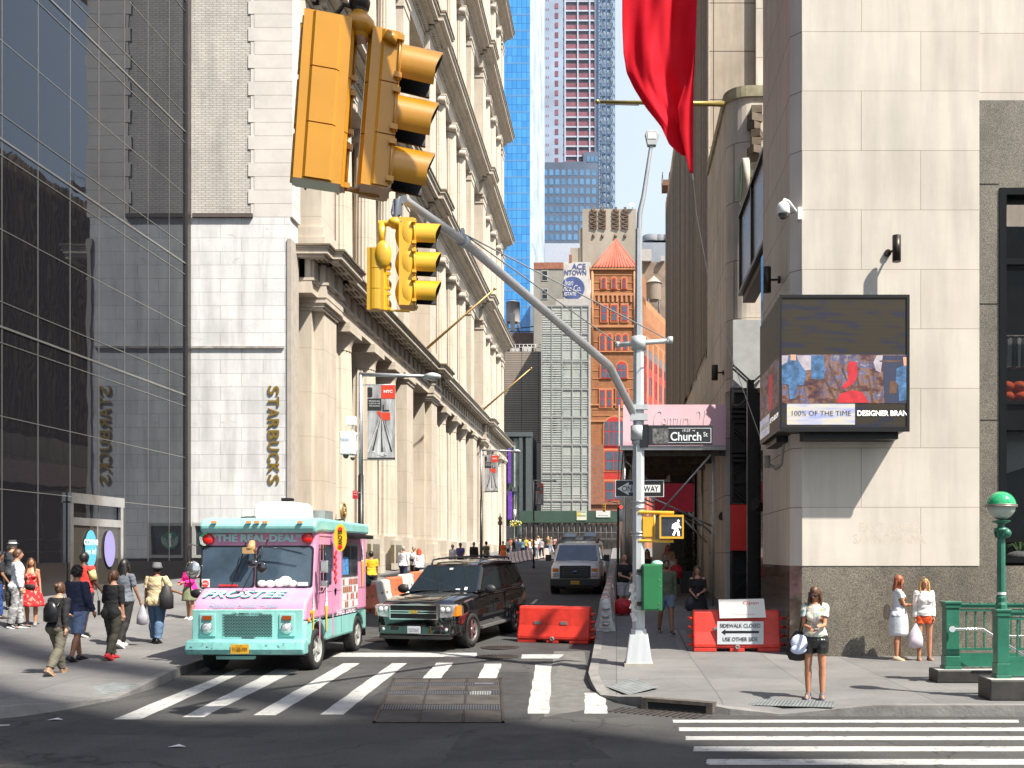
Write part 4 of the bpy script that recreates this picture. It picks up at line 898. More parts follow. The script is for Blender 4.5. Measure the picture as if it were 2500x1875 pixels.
# tower under construction
ZC = 300
ct = Thing('tower_under_construction', 'concrete tower under construction with red floor edges and arched grey cladding below', 'building', (X(1390, ZC), ZC+15, 3))
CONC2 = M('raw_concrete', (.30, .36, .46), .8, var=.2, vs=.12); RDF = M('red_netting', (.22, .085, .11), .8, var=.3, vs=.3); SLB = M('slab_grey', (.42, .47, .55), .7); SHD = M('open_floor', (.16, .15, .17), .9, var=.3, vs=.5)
x0, x1, x2, x3, x4 = X(1323, ZC), X(1378, ZC), X(1453, ZC), X(1461, ZC), X(1354, ZC)
b = MB(); b.box(x0, x3, ZC+.6, ZC+30, 0, 182); b.box(x0, x1, ZC, ZC+.6, 0, 182); b.box(x2, x3, ZC-.2, ZC+.6, 0, 180); ct.part('concrete_core', b, CONC2)
zz = H(430, ZC); fh = (H(36, ZC)-H(395, ZC))/15.2; k = 0
sl_ = MB(); rn = MB(); op = MB(); po = MB(); win = MB()
while zz < 180:
    sl_.box(x1, x2, ZC-.1, ZC+.6, zz, zz+.45); op.box(x1, x2, ZC+.3, ZC+.6, zz+.45, zz+fh)
    rn.box(x1+.2, x2, ZC+.05, ZC+.3, zz+.45, zz+1.9)
    win.box(X(1355, ZC), X(1363, ZC), ZC-.1, ZC+.1, zz+.9, zz+fh-.4)
    for uu in (1328, 1333, 1338, 1375): win.box(X(uu, ZC), X(uu+1.6, ZC), ZC-.06, ZC+.05, zz+.3, zz+1.0)
    zz += fh
for uu in (1378, 1409, 1438, 1452): po.box(X(uu, ZC), X(uu+3.4, ZC), ZC-.25, ZC+.1, 100, 182)
ct.part('floor_slabs', sl_, SLB); ct.part('safety_netting', rn, RDF); ct.part('open_floors', op, SHD); ct.part('columns', po, SLB); ct.part('slot_windows', win, RDF)
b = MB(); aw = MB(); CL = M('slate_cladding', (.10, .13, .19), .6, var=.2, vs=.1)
for (u0, u1, vt) in ((1323, 1376, 415), (1376, 1461, 397), (1424, 1461, 374)):
    b.box(X(u0, ZC), X(u1, ZC), ZC-.9-(u0 > 1400)*.02, ZC, 0, H(vt, ZC)+(2 if u0 == 1323 else 0))
for r_ in range(14):
    for i in range(9):
        u = 1331+i*14.9; v = 421+r_*22.5
        if u > 1376 and v < 415: continue
        q = P(u, v, ZC-.95); w = .62; h_ = .9; aw.add([(q.x+w*cos(a), q.y, q.z+h_*.4+w*sin(a)) for a in [j*pi/6 for j in range(7)]]+[(q.x-w, q.y, q.z-h_), (q.x+w, q.y, q.z-h_)], [tuple(range(9))[::-1]], 0)
for i in range(3): q = P(1436+i*10, 388, ZC-.95); aw.box(q.x-.5, q.x+.5, q.y-.05, q.y, q.z-.9, q.z+.7)
ct.part('cladding', b, CL); ct.part('arched_windows', aw, M('arched_glass', (.10, .22, .38), .2, var=.5, vs=.08, spec=1))
# hoist
ht = Thing('construction_hoist', 'blue grey lattice hoist tower running up the side of the unfinished tower', 'hoist', (X(1480, ZC), ZC, 3)); b = MB(); w2 = MB(); zc_ = H(500, ZC)
for uu in (1461, 1464, 1478, 1481, 1496, 1500): b.box(X(uu, ZC), X(uu, ZC)+.22, ZC-1, ZC-.7, 60, 182); b.box(X(uu, ZC), X(uu, ZC)+.22, ZC+1.8, ZC+2.1, 60, 182)
z = 60
while z < 182:
    b.box(X(1461, ZC), X(1500, ZC), ZC-.95, ZC-.75, z, z+.25)
    for (ua, ub) in ((1461, 1470), (1491, 1500)): b.cyl((X(ua, ZC), ZC-.85, z), (X(ub, ZC), ZC-.85, z+2.9), .08, .08, 4); b.cyl((X(ub, ZC), ZC-.85, z), (X(ua, ZC), ZC-.85, z+2.9), .08, .08, 4)
    for uu in (1467, 1483): w2.box(X(uu, ZC), X(uu+10, ZC), ZC-.1, ZC+.1, z+.7, z+2.4)
    z += 2.92
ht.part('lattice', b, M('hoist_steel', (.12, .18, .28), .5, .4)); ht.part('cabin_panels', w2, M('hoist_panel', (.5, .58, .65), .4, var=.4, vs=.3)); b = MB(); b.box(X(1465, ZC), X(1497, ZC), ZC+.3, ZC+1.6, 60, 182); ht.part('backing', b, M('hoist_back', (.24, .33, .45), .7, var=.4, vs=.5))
# small white buildings in front
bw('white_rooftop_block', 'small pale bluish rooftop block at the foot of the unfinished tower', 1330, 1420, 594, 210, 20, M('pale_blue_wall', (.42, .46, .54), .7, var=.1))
# art deco beige tower
ZD = 180; BG = M('beige_concrete', (.33, .29, .235), .8, var=.22, vs=.18, bmp=.2, bs=2, stretch=(1, 1, .4))
dt = Thing('beige_deco_tower', 'beige stepped tower with four carved vertical panels behind the orange building', 'building', (X(1485, ZD), ZD+10, 3)); b = MB()
b.box(X(1422, ZD), X(1553, ZD), ZD, ZD+25, 0, H(510, ZD)); b.box(X(1392, ZD), X(1422, ZD), ZD+.5, ZD+25, 0, H(603, ZD)); b.box(X(1415, ZD), X(1422, ZD), ZD+.3, ZD+25, 0, H(555, ZD)); b.box(X(1553, ZD), X(1562, ZD), ZD+1, ZD+25, 0, H(600, ZD)); dt.part('wall', b, BG)
for uu in (1449, 1471, 1503, 1526):
    b = MB(); q = P(uu, 535, ZD)
    for k in range(5): b.box(q.x-.65+k*.28, q.x-.5+k*.28, ZD-.15, ZD, q.z-1.8, q.z+1.6)
    for k in range(8): b.obox((q.x, ZD-.2, q.z-1.7+k*.42), (1.2, .15, .12), 0, 0, 0, .3*(-1)**k)
    b.obox((q.x, ZD-.1, q.z+1.8), (.5, .3, .7)); b.sphere((q.x, ZD-.1, q.z-3.1), (.3, .25, .45), 6, 4); dt.part('carved_panel', b, M('brown_carving', (.16, .11, .08), .8, var=.4, vs=1))
b = MB(); b.lathe((X(1452, ZD), ZD+4, H(510, ZD)), [(1.4, 0), (1.4, .7), (1.0, 1.0), (0, 1.2)], 14); b.box(X(1470, ZD), X(1497, ZD), ZD+4, ZD+6, H(510, ZD), H(497, ZD)); b.cyl((X(1520, ZD), ZD+2, H(510, ZD)), (X(1520, ZD), ZD+2, H(500, ZD)), .06, .06, 6); dt.part('roof_tanks', b, M('pale_tank', (.5, .52, .55), .6))
b = MB(); b.lathe((0,0,0), [(0, 0), (.35, .1), (.55, .3)], 14); b.xf(Matrix.Translation(P(1543, 503, ZD)) @ Matrix.Rotation(1.0, 4, 'X')); b.cyl(P(1543, 503, ZD), P(1545, 510, ZD), .05, .05, 6); dt.part('satellite_dish', b, M('dish_grey', (.4, .41, .43), .5))
# painted sign building
ZP = 160; sg = Thing('painted_sign_building', 'grey building with a faded white and blue painted advertisement on its side and brick parapet', 'building', (X(1370, ZP), ZP+8, 3))
b = MB(); b.box(X(1303, ZP), X(1376, ZP), ZP, ZP+20, 0, H(657, ZP)); sg.part('wall', b, M('render_grey', (.27, .255, .225), .8, var=.2, vs=.25))
b = MB(); b.box(X(1303, ZP), X(1376, ZP), ZP-.1, ZP+20, H(657, ZP), H(641, ZP)); b.box(X(1389, ZP), X(1396, ZP), ZP-.1, ZP+1, H(641, ZP), H(622, ZP)); sg.part('brick_parapet', b, M('red_brick', (.28, .11, .07), .8, var=.3, vs=1.5))
b = MB(); b.box(X(1376, ZP), X(1442, ZP), ZP-.05, ZP+20, 0, H(640, ZP)); pw = sg.part('painted_wall', b, M('faded_white_paint', (.50, .48, .46), .8, var=.25, vs=.5))
SB = M('faded_blue_paint', (.06, .09, .24), .8, var=.3, vs=.6)
b = MB(); e0 = P(1398, 703, ZP-.1); el = [(e0.x+1.95*cos(a)-.0, e0.z+1.85*sin(a)) for a in [j*2*pi/32 for j in range(32)]]; el = [(max(x, X(1376.5, ZP)), z) for x, z in el]; b.prism(el, ZP-.12, ZP-.06)
sg.part('sign_oval', b, SB, pw); b = MB()
b.text('ACE', (X(1413, ZP), ZP-.1, H(651, ZP)), .95, off=.02, maxw=2.3); b.text('NTOWN', (X(1405, ZP), ZP-.1, H(666, ZP)), .85, off=.02, maxw=3.55); sg.part('sign_lettering', b, SB, pw)
b = MB(); b.text('lvan', (X(1389, ZP), ZP-.14, H(690, ZP)), 1.0, shear=.3, maxw=1.4); b.text('nce Co.', (X(1397, ZP), ZP-.14, H(704, ZP)), 1.0, shear=.3, maxw=2.9); b.text('ESTATE', (X(1392, ZP), ZP-.14, H(718, ZP)), .55, off=.02, maxw=1.9); sg.part('sign_lettering', b, M('sign_white', (.6, .6, .6), .8), pw)
for v0, v1 in ((660, 686), (705, 731)):
    b = MB(); b.box(X(1322, ZP), X(1338, ZP), ZP-.08, ZP+.02, H(v1, ZP), H(v0, ZP)); wi = sg.part('window', b, M('pale_sash', (.35, .36, .36), .6)); b = MB(); b.box(X(1324, ZP), X(1336, ZP), ZP-.1, ZP-.08, H(v1-2, ZP), H((v0+v1)/2+1, ZP)); b.box(X(1324, ZP), X(1336, ZP), ZP-.1, ZP-.08, H((v0+v1)/2-1, ZP), H(v0+2, ZP)); sg.part('pane', b, GLB, wi)
# louvred glass front
ZV = 138.4; gv = Thing('slatted_glass_building', 'narrow pale glass front with white horizontal slats', 'building', (X(1380, ZV), ZV+8, 3))
b = MB(); b.box(X(1322, ZV), X(1438, ZV), ZV+.25, ZV+14, 0, H(746, ZV)); m_, tt, p = base('slat_glass', .6, 0, .3); vv = coords(tt)
c = ramp(tt, noise(tt, vv, .35, 6, .8, (1, 1, .35)), [(.36, (.05, .055, .06)), (.42, (.30, .33, .31)), (.64, (.42, .44, .41)), (.74, (.14, .17, .17))]); tt.links.new(c, p.inputs['Base Color']); gv.part('glass', b, m_)
b = MB(); z = 5.
while z < H(752, ZV): b.box(X(1324, ZV), X(1373, ZV), ZV+.19, ZV+.25, z, z+.15); (b.box(X(1373, ZV), X(1436, ZV), ZV+.2, ZV+.25, z, z+.08) if (int(z*1.1) % 3) else None); z += .33
gv.part('slats', b, M('white_slats', (.46, .48, .46), .6)); b = MB()
for uu in (1322, 1347, 1372, 1397, 1420, 1437): b.box(X(uu, ZV)-.06, X(uu, ZV)+.06, ZV+.12, ZV+.24, 0, H(746, ZV))
for k in range(9): b.box(X(1322, ZV), X(1437, ZV), ZV+.13, ZV+.24, H(746+k*68, ZV)-.1, H(746+k*68, ZV)+.1)
gv.part('mullions', b, M('mullion_grey', (.30, .30, .30), .5)); b = MB(); b.box(X(1437.5, ZV), X(1442, ZV), ZV+.1, ZV+14, 0, H(744, ZV)); b.box(X(1357, ZV), X(1440, ZV), ZV+.4, ZV+10, H(746, ZV), H(728, ZV)); gv.part('party_wall', b, M('pale_grey_wall', (.42, .40, .38), .8))
# brown ribbed building and neighbours on the left
rb = bw('ribbed_brown_building', 'grey brown ribbed metal building behind the left facade', 1225, 1322, 858, 150, 10, MB_brick('ribbed_brown', (.36, .31, .26), (.32, .28, .24), (.12, .1, .08), 2.6, .34, .05, 'XZ', 0, .6, .15, .2, .1, .3))
b = MB()
for i in range(8): q = P(1238+i*10, 858, 152); b.cyl(q, q+Vector((0,0,1.1)), .05, .05, 5)
b.cyl(P(1236, 841, 152), P(1322, 841, 152), .05, .05, 5); b.cyl(P(1236, 848, 152), P(1322, 848, 152), .04, .04, 5); b.box(X(1275, 153), X(1297, 153), 153, 154, H(858, 153), H(846, 153)); b.box(X(1245, 153), X(1268, 153), 153, 154, H(858, 153), H(850, 153)); rb_ = rb.part('roof_plant', b, M('plant_grey', (.5, .5, .49), .6))
bk = bw('brick_rooftop_block', 'dark brown brick block seen above the ribbed building', 1225, 1322, 812, 175, 10, M('dark_brick', (.17, .11, .09), .8, var=.3, vs=1)); b = MB(); b.box(X(1296, 150), X(1322, 150), 149.5, 150.2, 3, H(1083, 150)); rb.part('pale_wing', b, M('pink_grey', (.36, .32, .30), .7))
tk = Thing('rooftop_water_tank', 'pale cylindrical rooftop water tank on steel legs against the blue tower', 'water tank', P(1255, 812, 178)); q = P(1255, 812, 178)
b = MB(); b.lathe(q+Vector((-.2, 0, 1.8)), [(1.25, 0), (1.25, 3.6), (1.3, 3.6), (.6, 3.9), (0, 4.0)], 18); tk.part('tank', b, M('tank_concrete', (.34, .32, .32), .8, var=.3, vs=1, stretch=(1, 1, .2))); b = MB()
for sx in (-1, 1):
    for sy in (-1, 1): b.cyl(q+Vector((sx-.2, sy, 0)), q+Vector((sx-.2, sy, 1.8)), .1, .1, 6)
b.box(q.x-.5, q.x+.3, q.y-1.6, q.y-1.3, q.z, q.z+3.2); b.cyl(q+Vector((-1.5, 0, .6)), q+Vector((4.6, 0, 1.2)), .1, .1, 6); b.cyl(q+Vector((-1.5, 0, .2)), q+Vector((4.6, 0, .2)), .08, .08, 6); tk.part('legs', b, M('tank_steel', (.1, .1, .11), .6))
fb = Thing('dark_framed_building', 'dark steel framed shop building at the far corner with purple sign', 'building', (X(1270, 134), 136, 3)); ZF = 134
b = MB(); b.box(X(1225, ZF), X(1292, ZF), ZF+.3, ZF+8, 0, H(1062, ZF)); b.prism([(ZF-.05, 0), (ZF-.05, H(1055, ZF)), (ZF+12, H(1055, ZF)), (ZF+12, 0)], X(1292, ZF), X(1292, ZF)+.05, 'yz'); fb.part('wall', b, M('dark_panel', (.05, .055, .06), .5))
b = MB(); b.box(X(1225, ZF), X(1300, ZF), ZF-.3, ZF+.3, H(1066, ZF), H(1055, ZF)); b.box(X(1268, ZF), X(1276, ZF), ZF-.2, ZF+.3, 0, H(1066, ZF)); b.box(X(1284, ZF), X(1297, ZF), ZF-.2, ZF+.3, 0, H(1066, ZF)); b.box(X(1250, ZF), X(1268, ZF), ZF, ZF+.3, H(1200, ZF), H(1190, ZF)); fb.part('frame', b, M('steel_blue_grey', (.11, .13, .14), .5, .3))
b = MB(); b.box(X(1254, ZF), X(1267, ZF), ZF+.2, ZF+.31, 3, H(1070, ZF)); fb.part('glazing', b, M('pale_green_glass', (.30, .36, .32), .2, var=.6, vs=.4))
b = MB(); b.box(X(1240, ZF), X(1250, ZF), ZF-.1, ZF+.1, H(1268, ZF), H(1200, ZF)); b.box(X(1240, ZF), X(1247, ZF), ZF-.1, ZF+.1, H(1180, ZF), H(1080, ZF)); fb.part('purple_sign', b, M('purple_sign', (.15, .05, .4), .6, var=.4, vs=3))
# ---- orange terracotta building ----
ZO = 139; OR = MB_brick('orange_terracotta', (.42, .18, .08), (.36, .15, .065), (.28, .12, .06), .6, .2, .02, 'XZ', .5, .7, .2, .2, .15, .4); OT = M('orange_trim', (.46, .21, .095), .7, var=.15, vs=.8); RP = M('red_paint', (.50, .035, .03), .5, var=.15); BRW = M('brownstone', (.27, .12, .075), .8, var=.2)
ot = Thing('orange_terracotta_building', 'tall narrow orange terracotta building with red pyramid roof and arched windows', 'building', (X(1500, ZO), ZO+5, 3))
xo0, xo1 = X(1443, ZO), X(1552, ZO); ang = radians(15.6); dx, dy = sin(ang), cos(ang)
def sidept(s, z, o=0): return (xo1+dx*s-dy*o*-1, ZO+dy*s-dx*o, z)
def hv(v): return H(v, ZO)
Lside = 24
b = MB(); zt = hv(655); b.prism([(xo0, ZO), (xo1, ZO), (xo1+dx*6, ZO+dy*6), (xo0+dx*6, ZO+dy*6)], hv(1255), zt, 'xy'); b.prism([(xo0+.1, ZO+.3), (xo1, ZO+.05), (xo1+dx*Lside, ZO+dy*Lside), (xo0+dx*Lside, ZO+dy*Lside)], 0, hv(708), 'xy'); ot.part('wall', b, OR)
b = MB(); b.box(xo0-.05, X(1474, ZO), ZO-.2, ZO, 3, hv(1085)); b.box(X(1536, ZO)+.8, xo1, ZO-.2, ZO, 3, hv(1085)); b.box(xo0-.2, xo1+.1, ZO-.45, ZO, hv(1232), hv(1226)); b.box(xo0, xo1, ZO-.15, ZO, 2, hv(1232)); ot.part('brownstone_base', b, BRW)
b = MB(); b.box(xo0-.25, xo1+.2, ZO-.3, ZO+5, zt-.25, zt+.1); b.box(xo0-.1, xo1+.1, ZO-.15, ZO+4.9, hv(722), hv(716)); b.box(xo0-.1, xo1+.1, ZO-.2, ZO, hv(800), hv(794)); b.box(xo0-.1, xo1+.1, ZO-.2, ZO, hv(860), hv(857)); b.box(xo0-.1, xo1+.1, ZO-.15, ZO, hv(990), hv(986)); b.box(xo0-.1, xo1+.1, ZO-.15, ZO, hv(1030), hv(1026))
for i in range(9): b.box(xo0+.3+i*.65, xo0+.6+i*.65, ZO-.2, ZO, hv(738), hv(722))
for uu in (1446, 1549): b.cyl((X(uu, ZO), ZO-.05, hv(860)), (X(uu, ZO), ZO-.05, zt), .18, .18, 8)
for zr in (hv(672), hv(690), hv(708), hv(755), hv(775), hv(835), hv(905), hv(925), hv(950), hv(1000), hv(1015)): b.box(xo0+.2, xo1-.2, ZO-.06, ZO, zr, zr+.12)
ot.part('cornices', b, OT)
b = MB(); ap = (X(1504, ZO), ZO+3, hv(566)); cs = [(X(1447, ZO), ZO-.35), (X(1553, ZO)+.1, ZO-.35), (X(1553, ZO)+.1+1, ZO+6), (X(1447, ZO)+1, ZO+6)]
b.add([(x, y, zt+.1) for x, y in cs]+[ap], [(0,1,4), (1,2,4), (2,3,4), (3,0,4)])
for i in range(15):
    t_ = i/14; q0 = Vector((cs[0][0]+(cs[1][0]-cs[0][0])*t_, cs[0][1], zt+.1)); A = Vector(ap)
    sc_ = 1-abs(t_-.5)*2
    b.cyl(q0, q0.lerp(A, max(.02, sc_*.98)) if 0 < i < 14 else A, .09, .05, 5, mi=0)
ot.part('pyramid_roof', b, M('red_tile', (.55, .115, .07), .6, var=.15, vs=1))
GLO = M('orange_window_glass', (.05, .08, .12), .1, var=.5, vs=.3, spec=1)
def ow(u, v0, v1, w, arch=False, red=False, n=1):
    """a window: red frame, pane and terracotta surround"""
    c = X(u, ZO); hw = w/2; z0, z1_ = hv(v1), hv(v0)
    b = MB()
    if arch: b.prism([(c-hw-.18, z0), (c+hw+.18, z0)]+[(c+(hw+.18)*cos(a), z1_-hw+(hw+.18)*sin(a)) for a in [j*pi/8 for j in range(9)]], ZO-.14, ZO-.0)
    else: b.box(c-hw-.15, c+hw+.15, ZO-.14, ZO, z0-.15, z1_+.25)
    ot.part('window_surround', b, OT)
    b = MB()
    if arch: b.prism([(c-hw, z0+.02), (c+hw, z0+.02)]+[(c+hw*cos(a), z1_-hw+hw*sin(a)) for a in [j*pi/8 for j in range(9)]], ZO-.18, ZO-.02)
    else: b.box(c-hw, c+hw, ZO-.18, ZO-.02, z0+.02, z1_)
    wi = ot.part('window', b, RP); b = MB(); rows = 2 if (z1_-z0) < 6 else 3
    for i in range(n):
        for r in range(rows):
            a0 = c-hw+.12+i*(2*hw-.12)/n; a1 = a0+(2*hw-.12)/n-.14; zz0 = z0+.15+r*(z1_-z0-.15)/rows; zz1 = zz0+(z1_-z0-.15)/rows-.15
            if arch and r == rows-1: zz1 -= hw*.35
            b.box(a0, a1, ZO-.2, ZO-.17, zz0, zz1)
    ot.part('pane', b, GLO, wi)
for u in (1474, 1499, 1524): ow(u, 678, 706, .55, True)
for u in (1475, 1500, 1525): ow(u, 745, 785, .85)
for u in (1471, 1488, 1510, 1527): ow(u, 816, 856, .65, True)
for u in (1480, 1518): ow(u, 883, 925, 1.5, True, n=2)
for u in (1471, 1488, 1511, 1528): ow(u, 952, 994, .7)
ow(1500, 1018, 1090, 2.9, True, n=4)
for v0, v1 in ((1100, 1150), (1175, 1222)): ow(1499, v0, v1, 2.6, n=2)
b = MB(); b.box(X(1474, ZO), X(1530, ZO), ZO-.08, ZO, hv(1225), hv(1085)); ot.part('red_infill', b, RP)
# side facade with tall red arches
def sq(b, s0, s1, z0, z1_, o, mi=0):
    n_ = Vector((-dy*-1, 0, 0)); on = Vector((dy, -dx, 0))
    a = Vector((xo1, ZO, 0)); d = Vector((dx, dy, 0)); q = [a+d*s0, a+d*s1, a+d*s1+on*o, a+d*s0+on*o]
    b.add([(p.x, p.y, z0) for p in q]+[(p.x, p.y, z1_) for p in q], [(0,3,2,1),(4,5,6,7),(0,1,5,4),(1,2,6,5),(2,3,7,6),(3,0,4,7)], mi)
b = MB(); sq(b, -.1, Lside, hv(722), hv(706), -.5); sq(b, 0, Lside, hv(800), hv(796), -.25)
for i in range(34): sq(b, .3+i*.7, .65+i*.7, hv(760), hv(722), -.3)
for i in range(7): sq(b, .0+i*3.4, .8+i*3.4, 3, hv(800), -.25)
ot.part('side_trim', b, OT)
for i in range(6):
    b = MB(); sq(b, .9+i*3.4, 3.3+i*3.4, 5, hv(850), -.12); b2 = MB()
    for r in range(7):
        for k in range(2): sq(b2, 1.1+i*3.4+k*1.1, 1.95+i*3.4+k*1.1, 6+r*4, 8.8+r*4, -.16)
    wi = ot.part('window', b, RP); ot.part('pane', b2, GLO, wi)
# buildings to the right behind the signal pole
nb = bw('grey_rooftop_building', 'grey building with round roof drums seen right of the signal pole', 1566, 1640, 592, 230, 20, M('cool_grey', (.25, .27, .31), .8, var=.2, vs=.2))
b = MB()
for i, r_ in ((1590, 2.1), (1612, 1.8), (1635, 2.2)): b.lathe(P(i, 592, 232), [(r_, 0), (r_, 1.4), (r_*.6, 1.7), (0, 1.8)], 14)
nb.part('roof_drums', b, M('drum_grey', (.16, .17, .19), .7)); n2 = bw('brown_brick_block', 'brown brick block behind the wooden water tower', 1566, 1645, 640, 200, 15, M('brown_brick', (.24, .18, .14), .85, var=.3, vs=.6)); b = MB(); b.box(X(1566, 200), X(1590, 200), 199, 201, H(640, 200), H(612, 200)); b.box(X(1612, 200), X(1622, 200), 199, 201, H(640, 200), H(628, 200)); n2.part('parapet', b, M('pale_parapet', (.4, .38, .36), .8))
q = P(1596, 752, 185); wt_ = Thing('wooden_water_tower', 'weathered wooden water tower with conical roof right of the orange building', 'water tower', q); b = MB(); b.lathe(q+Vector((0,0,1.4)), [(1.35, 0), (1.4, 3.2)], 20); wt_.part('barrel', b, M('grey_wood', (.24, .19, .15), .85, var=.3, vs=3, stretch=(4, 4, .2))); b = MB(); b.lathe(q+Vector((0,0,4.6)), [(1.6, 0), (0, 1.5)], 20); wt_.part('roof', b, M('tin_roof', (.33, .29, .25), .7)); b = MB()
for sx in (-1, 1):
    for sy in (-1, 1): b.cyl(q+Vector((sx, sy, -3)), q+Vector((sx, sy, 1.4)), .12, .12, 6)
b.cyl(q+Vector((-1, -1, -.5)), q+Vector((1, -1, 1.2)), .06, .06, 5); b.cyl(q+Vector((1, -1, -.5)), q+Vector((-1, -1, 1.2)), .06, .06, 5); wt_.part('legs', b, MC['tank_steel'])
# far pavement shed, green
gsd = Thing('green_pavement_shed', 'dark green plywood pavement shed on scaffold legs across the far avenue', 'scaffolding', P(1390, 1330, 128)); ZG = 128
b = MB(); b.box(X(1268, ZG), X(1512, ZG), ZG, ZG+.1, H(1276, ZG), H(1247, ZG)); gsd.part('hoarding', b, M('green_plywood', (.035, .075, .055), .7, var=.2, vs=.5)); b = MB(); b.box(X(1268, ZG), X(1512, ZG), ZG+.1, ZG+3, H(1276, ZG), H(1274, ZG)); b.box(X(1268, ZG), X(1512, ZG), ZG+5, ZG+5.2, 3, H(1276, ZG)); gsd.part('deck', b, M('shed_dark', (.035, .03, .03), .9, var=.7, vs=.6))
b = MB(); rr = random.Random(2)
for i in range(19):
    u = 1272+i*13; b.cyl(P(u, 1340, ZG+.3), P(u, 1276, ZG+.3), .05, .05, 6); b.cyl(P(u+3, 1340, ZG+2.5), P(u+3, 1276, ZG+2.5), .045, .045, 6)
    if i % 3 == 0: b.cyl(P(u, 1279, ZG+.3), P(u+13, 1300, ZG+.3), .04, .04, 5); b.cyl(P(u+13, 1279, ZG+.6), P(u, 1300, ZG+.6), .04, .04, 5)
for v in (1300, 1316): b.cyl(P(1270, v, ZG+.3), P(1512, v, ZG+.3), .04, .04, 5)
gsd.part('scaffold_legs', b, M('far_scaffold', (.13, .13, .13), .6, .3))
for (u0, u1, v0, v1, cols, lab, txt) in ((1408, 1432, 1247, 1270, (.6, .6, .5), 'white and yellow parking notice on the green shed', 'SPRING'), (1455, 1490, 1247, 1263, (.6, .6, .6), 'plain white notice on the green shed', '')):
    t = Thing('notice_board', lab, 'notice', P(u0, v1, ZG-.1), 0, 'notices on the green shed'); b = MB(); b.box(X(u0, ZG), X(u1, ZG), ZG-.08, ZG-.02, H(v1, ZG), H(v0, ZG)); t.part('board', b, M('notice_%d' % u0, cols, .6)); b = MB()
    if txt: b.text(txt, (X((u0+u1)/2, ZG), ZG-.09, H(v0+3, ZG)), .25, maxw=1.1); b.text('PARKING', (X((u0+u1)/2, ZG), ZG-.09, H(v0+12, ZG)), .25, maxw=1.1); b.add([(X(u0+1, ZG), ZG-.085, H(v0+14, ZG)), (X(u0+10, ZG), ZG-.085, H(v0+14, ZG)), (X(u0+10, ZG), ZG-.085, H(v0+5, ZG)), (X(u0+1, ZG), ZG-.085, H(v0+5, ZG))], [(0,1,2,3)], 1)
    else: b.box(X(u0+5, ZG), X(u1-5, ZG), ZG-.09, ZG-.08, H(v0+12, ZG), H(v0+11, ZG))
    t.part('lettering', b, [M('notice_green', (.1, .22, .1), .6), M('notice_yellow', (.7, .5, .05), .6)])
# ---------------- signals, poles, signs ----------------
def ypaint(name, col): return M(name, col, .32, 0, var=.08, vs=2, spec=.6, coat=.3)
SY = ypaint('signal_yellow', (.66, .37, .018)); SA = ypaint('signal_amber', (.50, .225, .010)); SI = M('visor_inside', (.01, .01, .012), .5)
LN = M('lens_dark', (.03, .03, .03), .2)
def signal_head(t, c, h, yaw, mat, facet=False, tilt=0, doors=True, name='signal_head', vr=.40, vl=1.0, bulge=False):
    """three-section head hanging at c (centre); yaw = direction the lenses face; local +Y is the lens side"""
    w = h/3; hw = w*.46; Mx = Matrix.Translation(c) @ Matrix.Rotation(tilt, 4, 'Y') @ Matrix.Rotation(yaw, 4, 'Z')
    b = MB(); d = w*.42
    if facet: prof = [(-hw, d*.45), (-hw, -d*.25), (-hw*.45, -d*.95), (hw*.45, -d*.95), (hw, -d*.25), (hw, d*.45)]
    else: prof = [(-hw, d*.45)]+[(-hw*cos(a), -d*.1-d*.85*sin(a)) for a in [i*pi/10 for i in range(11)]]+[(hw, d*.45)]
    for k in range(3):
        z0 = -h/2+k*w+.004; z1_ = z0+w-.008
        if bulge:
            rings = []
            for f in range(9):
                s = .72+.28*sin(pi*f/8); zz = z0+(z1_-z0)*f/8; rings.append([Vector((x*(.85+.15*sin(pi*f/8)), y if y > 0 else y*s*1.25, zz)) for x, y in prof])
            b.loft(rings, sm=True)
        else: b.prism(prof, z0, z1_, 'xy')
    if not facet and not bulge:
        for i in range(len(b.sm)): b.sm[i] = False
    b.box(-hw*.9, hw*.9, -d*.8, d*.4, -h/2-.006, h/2+.006); st = b.xf(Mx); hd = t.part(name, b, mat)
    for k in range(3):
        zc = -h/2+w*(k+.5); b = MB(); r = vr*w; L = w*vl; n = 20
        b.box(-hw*1.02, hw*1.02, d*.45, d*.55, zc-w*.48, zc+w*.48)
        # cut-away visor
        vs = []; a0, a1 = -.75, pi+.75
        for i in range(n+1):
            a = a0+(a1-a0)*i/n; ln = L*(.80+.20*max(0, sin(a))); ca, sa = cos(a), sin(a)
            vs += [(r*ca, d*.5, zc+r*sa), (r*ca*1.03, d*.5+ln, zc+r*sa*1.03), (r*.95*ca, d*.5+ln, zc+r*.95*sa), (r*.93*ca, d*.5, zc+r*.93*sa)]
        b.add(vs, [(4*i, 4*i+1, 4*i+5, 4*i+4) for i in range(n)], 0, True); b.add(vs, [(4*i+1, 4*i+2, 4*i+6, 4*i+5) for i in range(n)], 0); b.add(vs, [(4*i+2, 4*i+3, 4*i+7, 4*i+6) for i in range(n)], 1, True)
        for s in (-1, 1):
            for zz in (-.36, .36): b.box(s*hw-.012, s*hw+.02*s+.012, d*.28, d*.62, zc+zz*w-.016, zc+zz*w+.016)
            b.cyl((s*hw*1.06, d*.45, zc-w*.45), (s*hw*1.06, d*.45, zc+w*.45), w*.025, w*.025, 6)
        b.xf(Mx); vi = t.part('visor', b, [mat, SI], hd); b = MB(); b.cyl((0, d*.5, zc), (0, d*.58, zc), r*.9, r*.9, 20); b.xf(Mx); t.part('lens', b, LN, hd)
    return Mx
